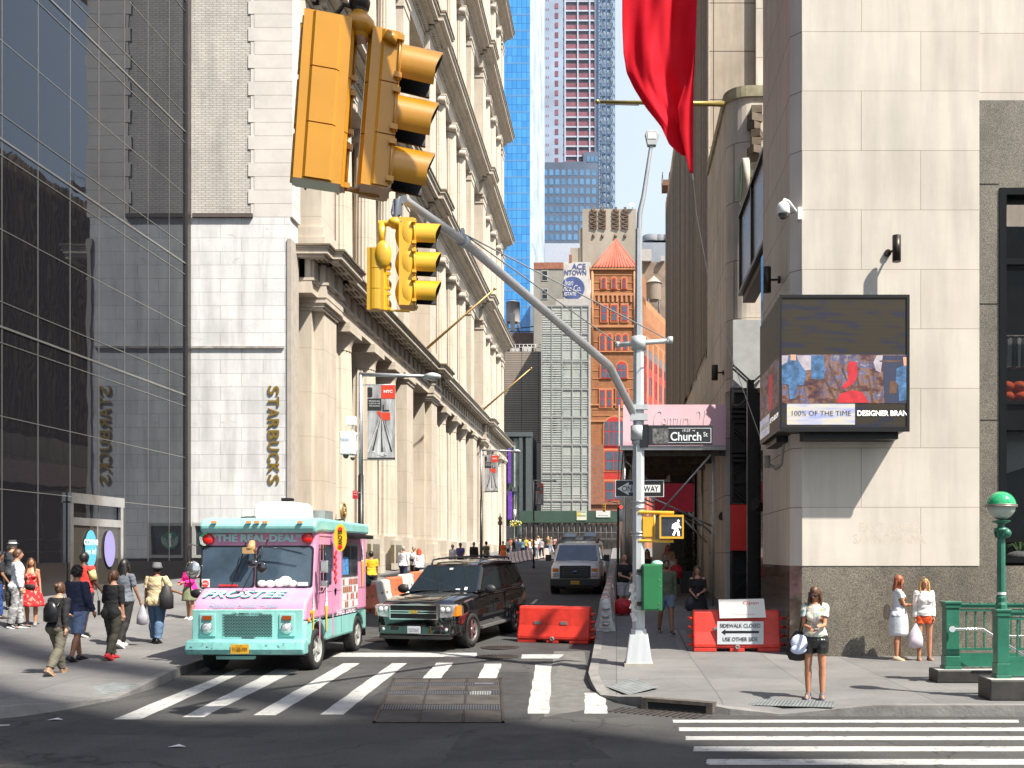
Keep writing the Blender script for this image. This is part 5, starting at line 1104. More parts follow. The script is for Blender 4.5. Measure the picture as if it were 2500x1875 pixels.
# nearer big pair
Z1 = 6.3; s1 = Z1/FPX
t = Thing('traffic_signal', 'large amber traffic signal pair hanging close overhead at top centre', 'traffic light', P(890, 60, Z1), 0, 'overhead traffic signals')
cL = P(790, 255, Z1-.05); cR = P(935, 285, Z1+.15)
signal_head(t, cL, 1.04, radians(14), SA, True, radians(4.0)); signal_head(t, cR, 1.0, radians(-72), SA, True, radians(4.5), vl=.85, vr=.45)
b = MB(); top = P(878, 62, Z1); a_ = P(800, 55, Z1); e_ = P(958, 84, Z1)
b.tube([a_, a_+Vector((0,0,0)), top, e_], .032, 10); b.sphere(top, (.10, .10, .075), 12, 8); b.cyl(a_, P(803, 78, Z1), .045, .05, 10); b.cyl(e_, P(950, 104, Z1), .045, .05, 10); b.cyl(top-Vector((0,0,.09)), top+Vector((0,0,.08)), .06, .05, 10)
bl = P(800, 448, Z1+.1); br_ = P(918, 478, Z1+.2); b.tube([bl, br_], .018, 8); b.tube([br_, br_+Vector((.10, 0, .05))], .018, 6); t.part('bracket', b, SA)
b = MB(); q = P(878, 30, Z1); b.tube([top+Vector((0,0,.07)), q, q+Vector((0, 0, .12)), q+Vector((.02, 0, .5))], [.045, .05, .055, .06], 10); b.tube([q+Vector((-.02, 0, .02)), q+Vector((-.10, 0, .05)), q+Vector((-.16, 0, -.03))], .014, 6); b.sphere(q+Vector((0,0,.06)), .07, 10, 6); t.part('hanger', b, DKB)
b = MB(); b.cyl(q+Vector((-.3, -.1, .62)), q+Vector((6, -2.5, .75)), .09, .10, 14); t.part('span_arm', b, M('galv_pole', (.44, .45, .47), .42, .6, var=.1))
POLE = MC['galv_pole']
# street signal pole with mast arm
pb = hit(1559, 1624, gs); ZP_ = pb.y; SP = Thing('signal_pole', 'galvanised octagonal signal pole with a long mast arm reaching up left over the road', 'street pole', pb)
gp_ = M('pole_light_grey', (.50, .53, .55), .5, .3, var=.1, vs=2.5, stretch=(3, 3, .4)); x0 = pb.x
def hp(v): return H(v, ZP_)
b = MB(); b.box(x0-.27, x0+.27, pb.y-.3, pb.y+.24, pb.z, pb.z+.06); SP.part('footing', b, M('footing_concrete', (.36, .34, .3), .9))
def oct_(b, z0, z1_, r0, r1, ph=pi/8): b.cyl((x0, pb.y, z0), (x0, pb.y, z1_), r0, r1, 8, sm=False, phase=ph)
b = MB()
def sqr(z, r): return [Vector((x0+sx*r, pb.y+sy*r, z)) for sx, sy in ((-1,-1),(1,-1),(1,1),(-1,1))]
b.loft([sqr(pb.z+.06, .25), sqr(hp(1548), .175)], sm=False); SP.part('base_box', b, gp_, bevel=.02)
b = MB(); oct_(b, hp(1548), hp(1535), .16, .155); oct_(b, hp(1535), hp(835), .127, .105); sh = SP.part('shaft', b, gp_)
b = MB(); oct_(b, hp(835), hp(560), .085, .062); q0 = Vector((x0, pb.y, hp(560))); SP.part('upper_shaft', b, POLE)
lumc = P(1590, 352, ZP_); b = MB(); b.tube([q0+Vector((0, 0, -.3)), q0+Vector((.02, 0, .3)), P(1571, 480, ZP_), lumc], [.055, .052, .045, .035], 10); SP.part('luminaire_arm', b, POLE)
b = MB(); q = P(1592, 342, ZP_); b.prism([(q.x-.09, q.z-.12), (q.x+.07, q.z-.12), (q.x+.13, q.z+.1), (q.x+.1, q.z+.17), (q.x-.1, q.z+.17), (q.x-.14, q.z+.1)], q.y-.06, q.y+.06); ll = SP.part('luminaire', b, M('luminaire_grey', (.45, .46, .47), .5, .2), bevel=.015); b = MB(); b.box(q.x-.085, q.x+.075, q.y-.068, q.y-.06, q.z+.0, q.z+.12); SP.part('led_plate', b, M('led_plate', (.7, .7, .68), .4), ll)
# cross piece with guys
b = MB(); zc = hp(838); b.cyl((x0-.4, pb.y, zc-.03), (x0+.6, pb.y, zc+.05), .045, .045, 10); b.cyl((x0, pb.y, zc-.12), (x0, pb.y, zc+.12), .14, .14, 12); b.cyl((x0+.6, pb.y, zc-.0), (x0+.6, pb.y, zc+.12), .055, .055, 8); b.cyl((x0-.4, pb.y, zc-.08), (x0-.4, pb.y, zc+.02), .05, .05, 8); SP.part('cross_arm', b, gp_)
att = Vector((x0-.1, pb.y-.08, hp(1010))); tip = P(985, 486, 11.7); kn = P(1487, 893, 17.6); j1 = P(1130, 588, 13.3)
b = MB(); b.tube([att, kn, j1, tip], [.075, .075, .062, .05], 12); SP.part('mast_arm', b, POLE)
b = MB(); b.cyl(j1-(j1-tip).normalized()*.05, j1+(j1-tip).normalized()*.08, .085, .085, 12); b.box(j1.x-.02, j1.x+.02, j1.y-.05, j1.y+.05, j1.z+.05, j1.z+.16); SP.part('arm_clamp', b, gp_)
b = MB(); up = Vector((0, 0, .1)); b.tube([j1+up, Vector((x0-.38, pb.y, zc-.02))], .011, 5); b.tube([j1+up, Vector((x0+.58, pb.y, zc+.06))], .011, 5); SP.part('guy_wire', b, M('wire_grey', (.32, .33, .34), .5, .5))
b = MB(); b.cyl((x0, pb.y, hp(1075)), (x0, pb.y, hp(1040)), .155, .155, 14); b.box(x0-.16, x0+.17, pb.y-.15, pb.y-.05, hp(1028), hp(1012)); b.box(x0-.16, x0+.17, pb.y-.15, pb.y-.05, hp(1002), hp(990)); b.box(x0-.16, x0-.1, pb.y-.18, pb.y-.1, hp(1030), hp(990)); b.cyl((x0, pb.y, hp(1085)), (x0, pb.y, hp(1075)), .13, .13, 12); SP.part('arm_bracket', b, gp_)
b = MB()
for v in (1065, 1225, 1240, 1300, 1308, 1405, 1490): b.cyl((x0, pb.y, hp(v)-.012), (x0, pb.y, hp(v)+.012), .138, .138, 12)
SP.part('steel_band', b, M('band_steel', (.6, .6, .6), .3, .9))
b = MB(); rr = random.Random(4)
for i in range(9): b.obox((x0-.11+rr.uniform(-.03, .03), pb.y-.135, hp(1430+i*10)), (.09, .006, .09), rr.uniform(-.3, .3), 0, rr.uniform(-.3, .3), rr.uniform(-.4, .4))
SP.part('torn_stickers', b, M('torn_paper', (.62, .6, .6), .8, var=.3, vs=20))
# small signal pair at arm tip
t = Thing('traffic_signal', 'bright yellow traffic signal pair hanging from the mast arm below the amber one', 'traffic light', P(965, 545, 11.7), 0, 'overhead traffic signals')
Zs = 11.7; signal_head(t, P(921, 684, Zs-.1), .72, radians(-4), SY, False, 0); signal_head(t, P(1000, 646, Zs+.1), 1.03, radians(-82), SY, False, 0, vr=.44, vl=.88, bulge=True)
b = MB(); q = P(965, 545, Zs); b.tube([P(925, 546, Zs), q, P(1010, 546, Zs)], .035, 10); b.sphere(q, (.09, .09, .07), 12, 6); b.cyl(P(933, 546, Zs), P(931, 600, Zs), .045, .035, 10); b.sphere(P(934, 604, Zs-.08), .05, 8, 6); b.sphere(P(935, 622, Zs-.17), (.10, .06, .17), 12, 8); b.tube([P(930, 757, Zs), P(1000, 760, Zs)], .014, 6); t.part('bracket', b, SY)
b = MB(); q2 = P(970, 488, Zs); b.tube([q, P(969, 520, Zs), q2], [.03, .045, .05], 8); b.obox(P(970, 510, Zs), (.10, .07, .16)); b.tube([P(962, 488, Zs), P(955, 520, Zs), P(965, 545, Zs-.05), P(980, 540, Zs-.05), P(975, 520, Zs)], .009, 6); t.part('hanger', b, M('hanger_grey', (.25, .27, .3), .4, .7))
# pedestrian signals on pole
t = Thing('pedestrian_signal', 'yellow pedestrian signal showing a lit white walking figure beside the signal pole', 'pedestrian signal', P(1640, 1284, ZP_-.15))
Zq = ZP_-.2; fx = lambda u: X(u, Zq); fz = lambda v: H(v, Zq)
b = MB(); b.box(fx(1610), fx(1669), Zq, Zq+.22, fz(1315), fz(1258)); hd = t.part('housing', b, SY, bevel=.02)
b = MB(); b.box(fx(1610), fx(1669), Zq-.03, Zq-.001, fz(1262), fz(1257)); b.box(fx(1610), fx(1669), Zq-.03, Zq-.001, fz(1315), fz(1310)); b.box(fx(1610), fx(1614), Zq-.03, Zq-.001, fz(1310), fz(1262)); b.box(fx(1665), fx(1669), Zq-.03, Zq-.001, fz(1310), fz(1262)); t.part('rim', b, SY, hd)
b = MB(); b.box(fx(1615), fx(1664), Zq-.012, Zq-.002, fz(1309), fz(1263)); t.part('face', b, M('signal_face', (.035, .04, .05), .25, var=.4, vs=6), hd)
WK = M('walk_white', (.9, .9, .9), .5, emit=1.3, var=.02); b = MB(); yq = Zq-.016
def lim(pts, w):
    for (a, c) in zip(pts, pts[1:]):
        A = Vector((fx(a[0]), yq, fz(a[1]))); C_ = Vector((fx(c[0]), yq, fz(c[1]))); d = (C_-A).normalized(); n_ = Vector((-d.z, 0, d.x))*w/2
        b.add([A+n_-d*w*.2, A-n_-d*w*.2, C_-n_+d*w*.2, C_+n_+d*w*.2], [(0,1,2,3)])
b.cyl((fx(1656), yq, fz(1272)), (fx(1656), yq-.002, fz(1272)), .022, .022, 14)
lim([(1653, 1278), (1650, 1292)], .07); lim([(1651, 1291), (1644, 1306)], .036); lim([(1652, 1291), (1656, 1299), (1657, 1307)], .036); lim([(1650, 1278), (1643, 1282), (1642, 1290)], .026); lim([(1655, 1279), (1658, 1286), (1662, 1288)], .024); t.part('walking_figure', b, WK, hd)
t.part('bracket', MB().tube([Vector((x0, pb.y-.1, fz(1250))), Vector((fx(1646), pb.y-.1, fz(1252)))], .035, 8).tube([Vector((x0, pb.y-.1, fz(1320))), Vector((fx(1645), pb.y-.1, fz(1321)))], .03, 8).cyl((fx(1598), pb.y-.1, fz(1250)), (fx(1598), pb.y-.1, fz(1321)), .02, .02, 8), SY)
b = MB(); b.box(fx(1566), fx(1598), Zq+.1, Zq+.34, fz(1314), fz(1258)); t2 = Thing('pedestrian_signal', 'second yellow pedestrian signal seen from its side, half behind the signal pole', 'pedestrian signal', P(1582, 1286, ZP_)); t2.part('housing', b, SY, bevel=.025); b = MB(); b.box(fx(1570), fx(1595), Zq+.07, Zq+.095, fz(1310), fz(1262)); t2.part('face', b, SY)
# one way sign, street name sign
BK = M('sign_black', (.012, .012, .013), .35); SWH = M('sign_white_sheet', (.72, .73, .74), .4, var=.05)
Zo = ZP_-.14; fx = lambda u: X(u, Zo); fz = lambda v: H(v, Zo)
Zo2 = ZP_+.16
t = Thing('one_way_sign', 'black and white ONE WAY arrow sign pointing left behind the signal pole', 'road sign', P(1561, 1192, Zo2)); fx = lambda u: X(u, Zo2); fz = lambda v: H(v, Zo2)
b = MB(); b.box(fx(1502), fx(1621), Zo2, Zo2+.004, fz(1213), fz(1172)); pl = t.part('plate', b, SWH); b = MB(); b.box(fx(1503.5), fx(1619.5), Zo2-.003, Zo2-.001, fz(1211.5), fz(1173.5)); t.part('field', b, BK, pl)
b = MB(); yy = Zo2-.006; b.add([(fx(1507), yy, fz(1193)), (fx(1535), yy, fz(1209)), (fx(1535), yy, fz(1202)), (fx(1612), yy, fz(1202)), (fx(1612), yy, fz(1184)), (fx(1535), yy, fz(1184)), (fx(1535), yy, fz(1177))], [tuple(range(7))]); ar = t.part('arrow', b, SWH, pl)
b = MB(); b.text('ONE', (fx(1535), yy-.001, fz(1193)), .11, maxw=fx(1552)-fx(1519), off=.01); b.text('WAY', (fx(1590), yy-.001, fz(1193)), .11, maxw=fx(1607)-fx(1571), off=.01); t.part('lettering', b, BK, ar); b = MB(); b.cyl((fx(1556), Zo2-.08, fz(1180)), (fx(1556), Zo2, fz(1180)), .02, .02, 8); t.part('mount', b, BK)
t = Thing('street_name_sign', 'black street name sign reading Church St with a photo strip at its left', 'street sign', P(1650, 1064, Zo)); fx = lambda u: X(u, Zo); fz = lambda v: H(v, Zo)
b = MB(); b.box(fx(1581), fx(1740), Zo-.0, Zo+.05, fz(1086), fz(1038)); pl = t.part('box_frame', b, M('sign_frame_black', (.02, .02, .025), .4), bevel=.006); b = MB(); b.box(fx(1593), fx(1632), Zo-.005, Zo-.002, fz(1083), fz(1046)); t.part('photo_strip', b, M('photo_grey', (.12, .12, .12), .5, var=.95, vs=14), pl)
b = MB(); y3 = Zo-.005
for (a, c, e, f) in ((1632, 1736, 1045, 1046), (1632, 1736, 1080, 1081), (1735, 1736.2, 1046, 1080)): b.box(fx(a), fx(c), y3, y3+.003, fz(f), fz(e))
b.text('Church', (fx(1674.5), y3, fz(1065.5)), .165, off=.018, maxw=fx(1712)-fx(1637)); b.text('St', (fx(1722.5), y3, fz(1060.5)), .085, maxw=.08); b.text('19-37', (fx(1676), y3, fz(1051.5)), .05, off=.01, maxw=.145); b.box(fx(1690), fx(1696), y3, y3+.003, fz(1052), fz(1051)); b.add([(fx(1697), y3, fz(1051.5)), (fx(1694), y3, fz(1053.8)), (fx(1694), y3, fz(1049.2))], [(0,1,2)])
t.part('lettering', b, M('sign_letter_white', (.75, .77, .8), .4), pl); b = MB(); b.box(x0+.02, fx(1583), Zo+.0, Zo+.05, fz(1092), fz(1036)); t.part('mount', b, BK)
# green control cabinet
t = Thing('control_cabinet', 'green metal signal control cabinet strapped to the signal pole', 'control cabinet', P(1594, 1490, ZP_-.3)); Zc = ZP_-.30; fx = lambda u: X(u, Zc); fz = lambda v: H(v, Zc)
GRC = M('cabinet_green', (.018, .16, .055), .4, 0, var=.15, vs=2, coat=.2); b = MB(); b.box(fx(1568), fx(1617), Zc, Zc+.32, fz(1491), fz(1377)); bo = t.part('body', b, GRC, bevel=.012)
b = MB(); b.box(fx(1571), fx(1610), Zc-.02, Zc-.001, fz(1488), fz(1380)); t.part('door', b, GRC, bo, bevel=.01); b = MB()
for (u, v) in ((1609, 1415), (1609, 1474), (1613, 1430), (1608, 1482)): b.cyl((fx(u), Zc-.03, fz(v)), (fx(u), Zc-.015, fz(v)), .012, .012, 8)
t.part('bolt', b, MC['chrome']); b = MB(); b.sphere((fx(1605), Zc+.15, fz(1377)), (.11, .11, .07), 14, 6, z0=0); t.part('dome_cap', b, M('mint_dome', (.3, .6, .5), .4)); b = MB(); b.box(fx(1566)-.08, fx(1568), Zc+.05, Zc+.25, fz(1480), fz(1470)); b.box(fx(1566)-.08, fx(1568), Zc+.05, Zc+.25, fz(1400), fz(1390)); t.part('mount', b, DKB)
# flag and poles
Zg = 32; t = Thing('flagpole', 'horizontal gold flagpole with ball end crossing behind the red flag', 'flagpole', P(1768, 254, Zg)); GP = M('gold_pole', (.42, .32, .10), .35, .6)
b = MB(); b.cyl(P(1768, 254, Zg), P(1465, 249, Zg), .085, .05, 12); t.part('shaft', b, GP); b = MB(); b.sphere(P(1458, 248.5, Zg), .075, 12, 8); t.part('ball', b, GP); b = MB(); b.tube([P(1478, 255, Zg), P(1560, 257, Zg)], .015, 5); t.part('halyard', b, MC['wire_grey'])
Zf = 22.0
def redcloth():
    m, t_, p = base('red_flag_cloth', .75, 0, .2); v = coords(t_); c = ramp(t_, noise(t_, v, 1.2, 4), [(.3, (.80, .014, .035)), (.7, (.90, .022, .055))]); t_.links.new(c, p.inputs['Base Color'])
    tr = nn(t_, 'ShaderNodeBsdfTranslucent'); t_.links.new(c, tr.inputs[0]); ms = nn(t_, 'ShaderNodeMixShader'); ms.inputs[0].default_value = .5; o = t_.nodes['Material Output']
    t_.links.new(p.outputs[0], ms.inputs[1]); t_.links.new(tr.outputs[0], ms.inputs[2]); t_.links.new(ms.outputs[0], o.inputs[0]); return m
RC_ = redcloth()
t = Thing('red_flag', 'huge plain red flag hanging folded to a point at top right of centre', 'flag', P(1690, 420, Zf))
lft = [(-260, 1512), (-100, 1516), (0, 1519), (60, 1519), (130, 1522), (178, 1530), (215, 1548), (262, 1577), (310, 1614), (362, 1638)]
rgt = [(-260, 1702), (-100, 1702), (0, 1702), (60, 1700), (130, 1698), (178, 1695), (215, 1693), (262, 1690), (310, 1689), (362, 1690)]
def inter2(tab, v): return interp(tab, v)
b = MB(); NU, NV = 60, 90; vs = []
for j in range(NV+1):
    v = -260+(640)*j/NV
    l = interp(lft+[(380, 1652)], v)+ (max(0, v-352)*0.5); r = interp(rgt+[(380, 1690)], v)
    for i in range(NU+1):
        s = i/NU; u = l+(r-l)*s; fold = .16*sin(s*9+v*.012)+.035*sin(s*19-v*.02+1.2*sin(v*.01))+.05*sin(v*.018+s*3)+.10*sin(s*3.1+v*.004)+.008*sin(s*37+v*.05*s)
        fold *= min(1, (r-l)/140+.1); p = P(u, v, Zf+fold*.8); vs.append(p)
fs = [(j*(NU+1)+i, j*(NU+1)+i+1, (j+1)*(NU+1)+i+1, (j+1)*(NU+1)+i) for j in range(NV) for i in range(NU)]
b.add(vs, fs, 0, True); fl = t.part('cloth', b, RC_); sm = fl.modifiers.new('thickness', 'SOLIDIFY'); sm.thickness = .012
b = MB(); vs = []; NV = 34
for j in range(NV+1):       # front fold falling to the tip
    f = j/NV; v = 120+(423-120)*f; l = interp([(120, 1697), (190, 1678), (262, 1654), (320, 1660), (423, 1684)], v); r = 1693-f*.6; 
    for i in range(21): s = i/20; u = l+(r-l)*s; vs.append(P(u, v, Zf-.22+.06*sin(s*6+f*4)*(1-f)))
b.add(vs, [(j*21+i, j*21+i+1, (j+1)*21+i+1, (j+1)*21+i) for j in range(NV) for i in range(20)], 0, True); f2 = t.part('fold', b, RC_); sm = f2.modifiers.new('thickness', 'SOLIDIFY'); sm.thickness = .012
b = MB(); b.tube([P(1690, 420, Zf-.2), P(1693, 440, Zf-.2)], .02, 6); b.tube([P(1693, 440, Zf-.2), P(1700, 520, Zf), P(1730, 680, Zf+.2), P(1778, 850, Zf+.3), P(1862, 1085, 22.6)], .008, 5); t.part('rope', b, M('rope_white', (.6, .6, .58), .8))
# ---------------- left street: lamp poles with banners ----------------
BLKP = M('pole_black', (.012, .012, .012), .4)
def lamp_banner(ub, vb, Zb, k, lab, blab, side=1):
    """k scales photo pixels of the first lamp; ub = pole u, vb = arm v"""
    xb = X(ub, Zb); gz = gs(xb, Zb); zt_ = H(vb, Zb)
    t = Thing('street_lamp', lab, 'street lamp', (xb, Zb, gz), 0, 'street lamps along the left kerb')
    zj = zt_-k*3.3; b = MB(); b.cyl((xb, Zb, gz), (xb, Zb, gz+.5*k), .16*k, .13*k, 12); b.cyl((xb, Zb, gz+.5*k), (xb, Zb, zj), .105*k, .09*k, 12); t.part('pole', b, BLKP)
    b = MB(); b.cyl((xb, Zb, zj), (xb, Zb, zt_), .07*k, .07*k, 10); b.cyl((xb-.05*k, Zb, zt_), (xb+2.15*k, Zb, zt_-.06*k), .07*k, .05*k, 10); t.part('arm', b, POLE)
    b = MB(); b.lathe((xb+2.35*k, Zb, zt_-.16*k), [(.16*k, 0), (.28*k, .03*k), (.27*k, .14*k), (.12*k, .2*k)], 18); lh = t.part('lamp_head', b, gp_); b = MB(); b.lathe((xb+2.35*k, Zb, zt_-.2*k), [(.1*k, 0), (.17*k, .04*k)], 16); t.part('lens', b, M('lamp_lens', (.5, .45, .4), .2), lh)
    # banner
    x0_, x1_ = xb+.22*k, xb+1.13*k; z1_ = zt_-.36*k; z0_ = z1_-2.42*k; y = Zb-.02
    t2 = Thing('lamp_banner', blab, 'banner', (x0_, Zb, z0_), 0, 'grey NYC banners on the street lamps')
    ww, hh = x1_-x0_, z1_-z0_; fx = lambda s: x0_+ww*s; fz = lambda s: z0_+hh*s
    m_ = 'banner_photo'
    if m_ not in MC:
        m, tt, p = base(m_, .6, 0, .2); v = coords(tt); c = ramp(tt, noise(tt, v, 2.0, 5, .6, (3, 1, .6)), [(.3, (.12, .12, .125)), (.5, (.36, .36, .37)), (.7, (.62, .62, .63))]); tt.links.new(c, p.inputs['Base Color']); MC[m_] = m
    b = MB(); b.box(x0_, x1_, y, y+.012, z0_, z1_); cl = t2.part('cloth', b, MC[m_]); b = MB(); r = lambda a, c, e, f, mi, o=0: b.box(fx(a), fx(c), y-.006-o, y-.003, fz(e), fz(f), mi)
    r(0, .5, .66, .82, 1); r(0, .18, .84, .97, 1); r(.5, 1, .82, 1, 0); r(.52, .82, .53, .63, 0); r(0, 1, 0, .02, 1)
    for k_ in range(9): # fan of tower lines
        a = .5+(k_-4)*.17; b.add([(fx(.5+(k_-4)*.03), y-.004, fz(.52)), (fx(.5+(k_-4)*.03+.015), y-.004, fz(.52)), (fx(min(1, max(0, a+.06))), y-.004, fz(.1)), (fx(min(1, max(0, a))), y-.004, fz(.1))], [(0, 1, 2, 3)], 3 if k_ % 2 else 1)
    b.add([(fx(.33), y-.007, fz(.645)), (fx(.5), y-.007, fz(.645)), (fx(.5), y-.007, fz(.55))], [(0, 1, 2)], 0); b.add([(fx(.56), y-.007, fz(.735)), (fx(.6), y-.007, fz(.735)), (fx(.6), y-.007, fz(.665)), (fx(.8), y-.007, fz(.665)), (fx(.8), y-.007, fz(.65)), (fx(.56), y-.007, fz(.65))], [(0, 1, 2, 3, 4, 5)], 1)
    t2.part('print', b, [M('banner_red', (.72, .05, .02), .6), M('banner_black', (.02, .02, .02), .6), SWH, M('banner_pale', (.55, .55, .56), .6)], cl)
    b = MB(); b.text('NYC', (fx(.75), y-.008, fz(.915)), .1*k, off=.05, maxw=ww*.32); 
    for i_, w in enumerate(('FINANCIAL', 'CAPITAL OF', 'THE WORLD')): b.text(w, (fx(.26), y-.008, fz(.785-i_*.033)), .045*k, maxw=ww*.4)
    b.text('bgc', (fx(.55), y-.008, fz(.075)), .15*k, shear=.15, off=.01, maxw=ww*.36); b.add([(fx(.14), y-.008, fz(.11)), (fx(.28), y-.008, fz(.11)), (fx(.28), y-.008, fz(.085))], [(0, 1, 2)]); t2.part('lettering', b, SWH, cl)
    b = MB(); b.cyl((xb, Zb, z1_+.02*k), (x1_, Zb, z1_+.02*k), .018*k, .018*k, 6); b.cyl((xb, Zb, z0_-.02*k), (x1_, Zb, z0_-.02*k), .018*k, .018*k, 6); t2.part('arm', b, POLE)
    return t, xb, Zb
la = lamp_banner(881, 914, 24.0, .745, 'nearest street lamp, grey over black pole rising behind the pink truck', 'largest grey NYC banner, hanging above the pink truck')
lamp_banner(1175, 1099, 42.0, .64, 'second street lamp, on the left pavement beyond the black car', 'middle NYC banner, hung on the second lamp along the colonnade')
lamp_banner(1303, 1173, 62.0, .55, 'third and farthest street lamp, standing before the slatted glass building', 'smallest NYC banner, in front of the slatted glass building')
# white utility boxes with cameras on first lamp
xb = X(881, 24); fx = lambda u: X(u, 23.8); fz = lambda v: H(v, 23.8)
t = Thing('camera_box', 'white equipment box numbered 726256 strapped to the nearest lamp pole', 'equipment box', P(852, 1110, 23.9)); b = MB(); b.box(fx(832), fx(868), 23.7, 24.0, fz(1110), fz(1054)); bx_ = t.part('box', b, WH, bevel=.02); b = MB(); b.text('726256', (fx(844), 23.69, fz(1074)), .07, maxw=.21); t.part('number', b, M('number_blue', (.05, .2, .4), .6), bx_)
b = MB(); b.box(fx(846), fx(867), 23.75, 23.95, fz(1037), fz(1016)); b.cyl((fx(859), 23.85, fz(1054)), (fx(859), 23.85, fz(1037)), .02, .02, 6); t.part('antenna_box', b, WH); b = MB(); b.sphere((fx(843), 23.85, fz(1112)), .07, 10, 6, z1=.2); b.sphere((fx(861), 23.8, fz(1118)), .06, 10, 6, z1=.2); t.part('camera_dome', b, MC['smoked_dome']); b = MB(); b.box(fx(868), xb, 23.85, 23.9, fz(1064), fz(1060)); b.box(fx(868), xb, 23.85, 23.9, fz(1102), fz(1098)); t.part('strap', b, POLE)
t = Thing('parking_sign', 'small red no standing sign on the nearest lamp pole', 'road sign', P(870, 1200, 24)); b = MB(); b.box(X(861, 23.9), X(874, 23.9), 23.88, 23.89, H(1218, 23.9), H(1198, 23.9)); pl = t.part('plate', b, M('sign_red', (.5, .02, .03), .4)); b = MB(); b.text('NO STD', (X(868, 23.9), 23.87, H(1202, 23.9)), .03, maxw=.1); b.text('Anytime', (X(868, 23.9), 23.87, H(1208, 23.9)), .03, maxw=.1); t.part('lettering', b, SWH, pl); b = MB(); b.box(X(874, 23.9), X(884, 23.9), 23.88, 23.89, H(1204, 23.9), H(1202, 23.9)); t.part('mount', b, POLE)
# distant items: flower basket lamp, far signal, bracket
q = P(1259, 1278, 105); t = Thing('flower_basket', 'yellow and white hanging flower basket on a lamp post at the far corner', 'flower basket', q); b = MB(); rr = random.Random(9)
for i in range(120): a = rr.uniform(0, 6.28); r_ = rr.uniform(.1, .62); b.sphere(q+Vector((r_*cos(a), r_*sin(a)*.8, rr.uniform(-.35, .15)-(r_-.3)*.2+.1)), .085, 5, 4, rr.choice((0, 1, 2, 2)))
t.part('flowers', b, [M('flower_yellow', (.7, .5, .05), .7), M('flower_white', (.7, .68, .6), .7), M('flower_leaf', (.12, .2, .04), .7)])
t = Thing('lamp_post', 'dark lamp post carrying the flower basket and a white banner tube', 'lamp post', P(1259, 1340, 105)); b = MB(); b.cyl((q.x, 105.3, 2), (q.x, 105.3, H(1210, 105)), .11, .09, 8); t.part('pole', b, BLKP); b = MB(); b.cyl((q.x-.1, 105, H(1262, 105)), (q.x-.1, 105, H(1244, 105)), .14, .14, 8); t.part('white_tube', b, WH)
t = Thing('cast_iron_lamp', 'slim dark cast iron lamp post with carved finial on the left pavement', 'lamp post', P(1221, 1345, 80)); b = MB(); q = P(1221, 1345, 80); b.cyl(q-Vector((0,0,.3)), (q.x, 80, H(1282, 80)), .12, .09, 8); t.part('pole', b, BLKP); b = MB(); b.lathe((q.x, 80, H(1282, 80)), [(.15, 0), (.2, .2), (.12, .4), (.18, .55), (.05, .75), (.02, 1.0)], 8); t.part('finial', b, M('finial_bronze', (.12, .09, .05), .6))
t = Thing('traffic_signal', 'tiny yellow traffic signal over the far end of the street', 'traffic light', P(1475, 1240, 118)); signal_head(t, P(1475, 1240, 118), .95, pi, SY, False, vl=.5); b = MB(); b.tube([P(1476, 1222, 118), P(1478, 1222, 118), P(1508, 1228, 119)], .06, 6); t.part('bracket', b, DKB)
# black pole with grey box in front of shed
q = hit(1508, 1475, gs); t = Thing('street_pole', 'thin black pole with a grey blank box standing by the striped barriers', 'street pole', q); b = MB(); zz = q.y; b.cyl(q, (q.x+.02, zz, H(1240, zz)), .05, .045, 10); t.part('pole', b, BLKP); b = MB(); b.box(X(1512, zz), X(1528, zz), zz-.1, zz+.05, H(1273, zz), H(1245, zz)); t.part('grey_box', b, M('box_grey', (.26, .28, .31), .5)); b = MB(); b.sphere((X(1516, zz), zz-.05, H(1238, zz)), .05, 8, 6); t.part('red_lamp', b, M('red_lamp', (.9, .03, .02), .3, emit=2))
# ---------------- vehicles ----------------
TYR = M('tyre_rubber', (.018, .018, .018), .75, var=.2, bmp=.3, bs=60); RIM = M('wheel_rim', (.42, .42, .42), .3, .85); RIMD = M('rim_dull', (.5, .5, .48), .45, .5)
def wheel(t, c, r, w, side, rimm, steer=0, spokes=6, rr_=.66):
    """c centre; side +1: outer face towards +x"""
    R = Matrix.Translation(c) @ Matrix.Rotation(steer, 4, 'Z') @ Matrix.Rotation(pi/2, 4, 'Y')
    b = MB(); b.lathe((0,0,0), [(r*rr_, -w/2), (r*.93, -w/2), (r, -w*.36), (r, w*.36), (r*.93, w/2), (r*rr_, w/2), (r*rr_, -w/2)], 36, caps=False); 
    for k in range(36):
        a = 2*pi*k/36; b.obox((r*1.0*cos(a), r*1.0*sin(a), 0), (.012, .03, w*.72), a)
    b.xf(R); ty = t.part('wheel', b, TYR); b = MB(); s = side
    b.lathe((0,0,0), [(r*rr_, s*w*.46), (r*(rr_-.05), s*w*.44), (r*(rr_-.1), s*w*.2), (0, s*w*.2)], 28, caps=False)
    for k in range(spokes):
        a = 2*pi*k/spokes; b.obox((r*.32*cos(a), r*.32*sin(a), s*w*.34), (r*.56, r*.17, .03), a)
    b.cyl((0,0,s*w*.2), (0,0,s*w*.46), r*.17, r*.13, 12); b.cyl((0,0,-s*w*.4), (0,0,s*w*.08), r*rr_, r*rr_, 20, mi=1); b.xf(R); t.part('rim', b, [rimm, SI], ty)
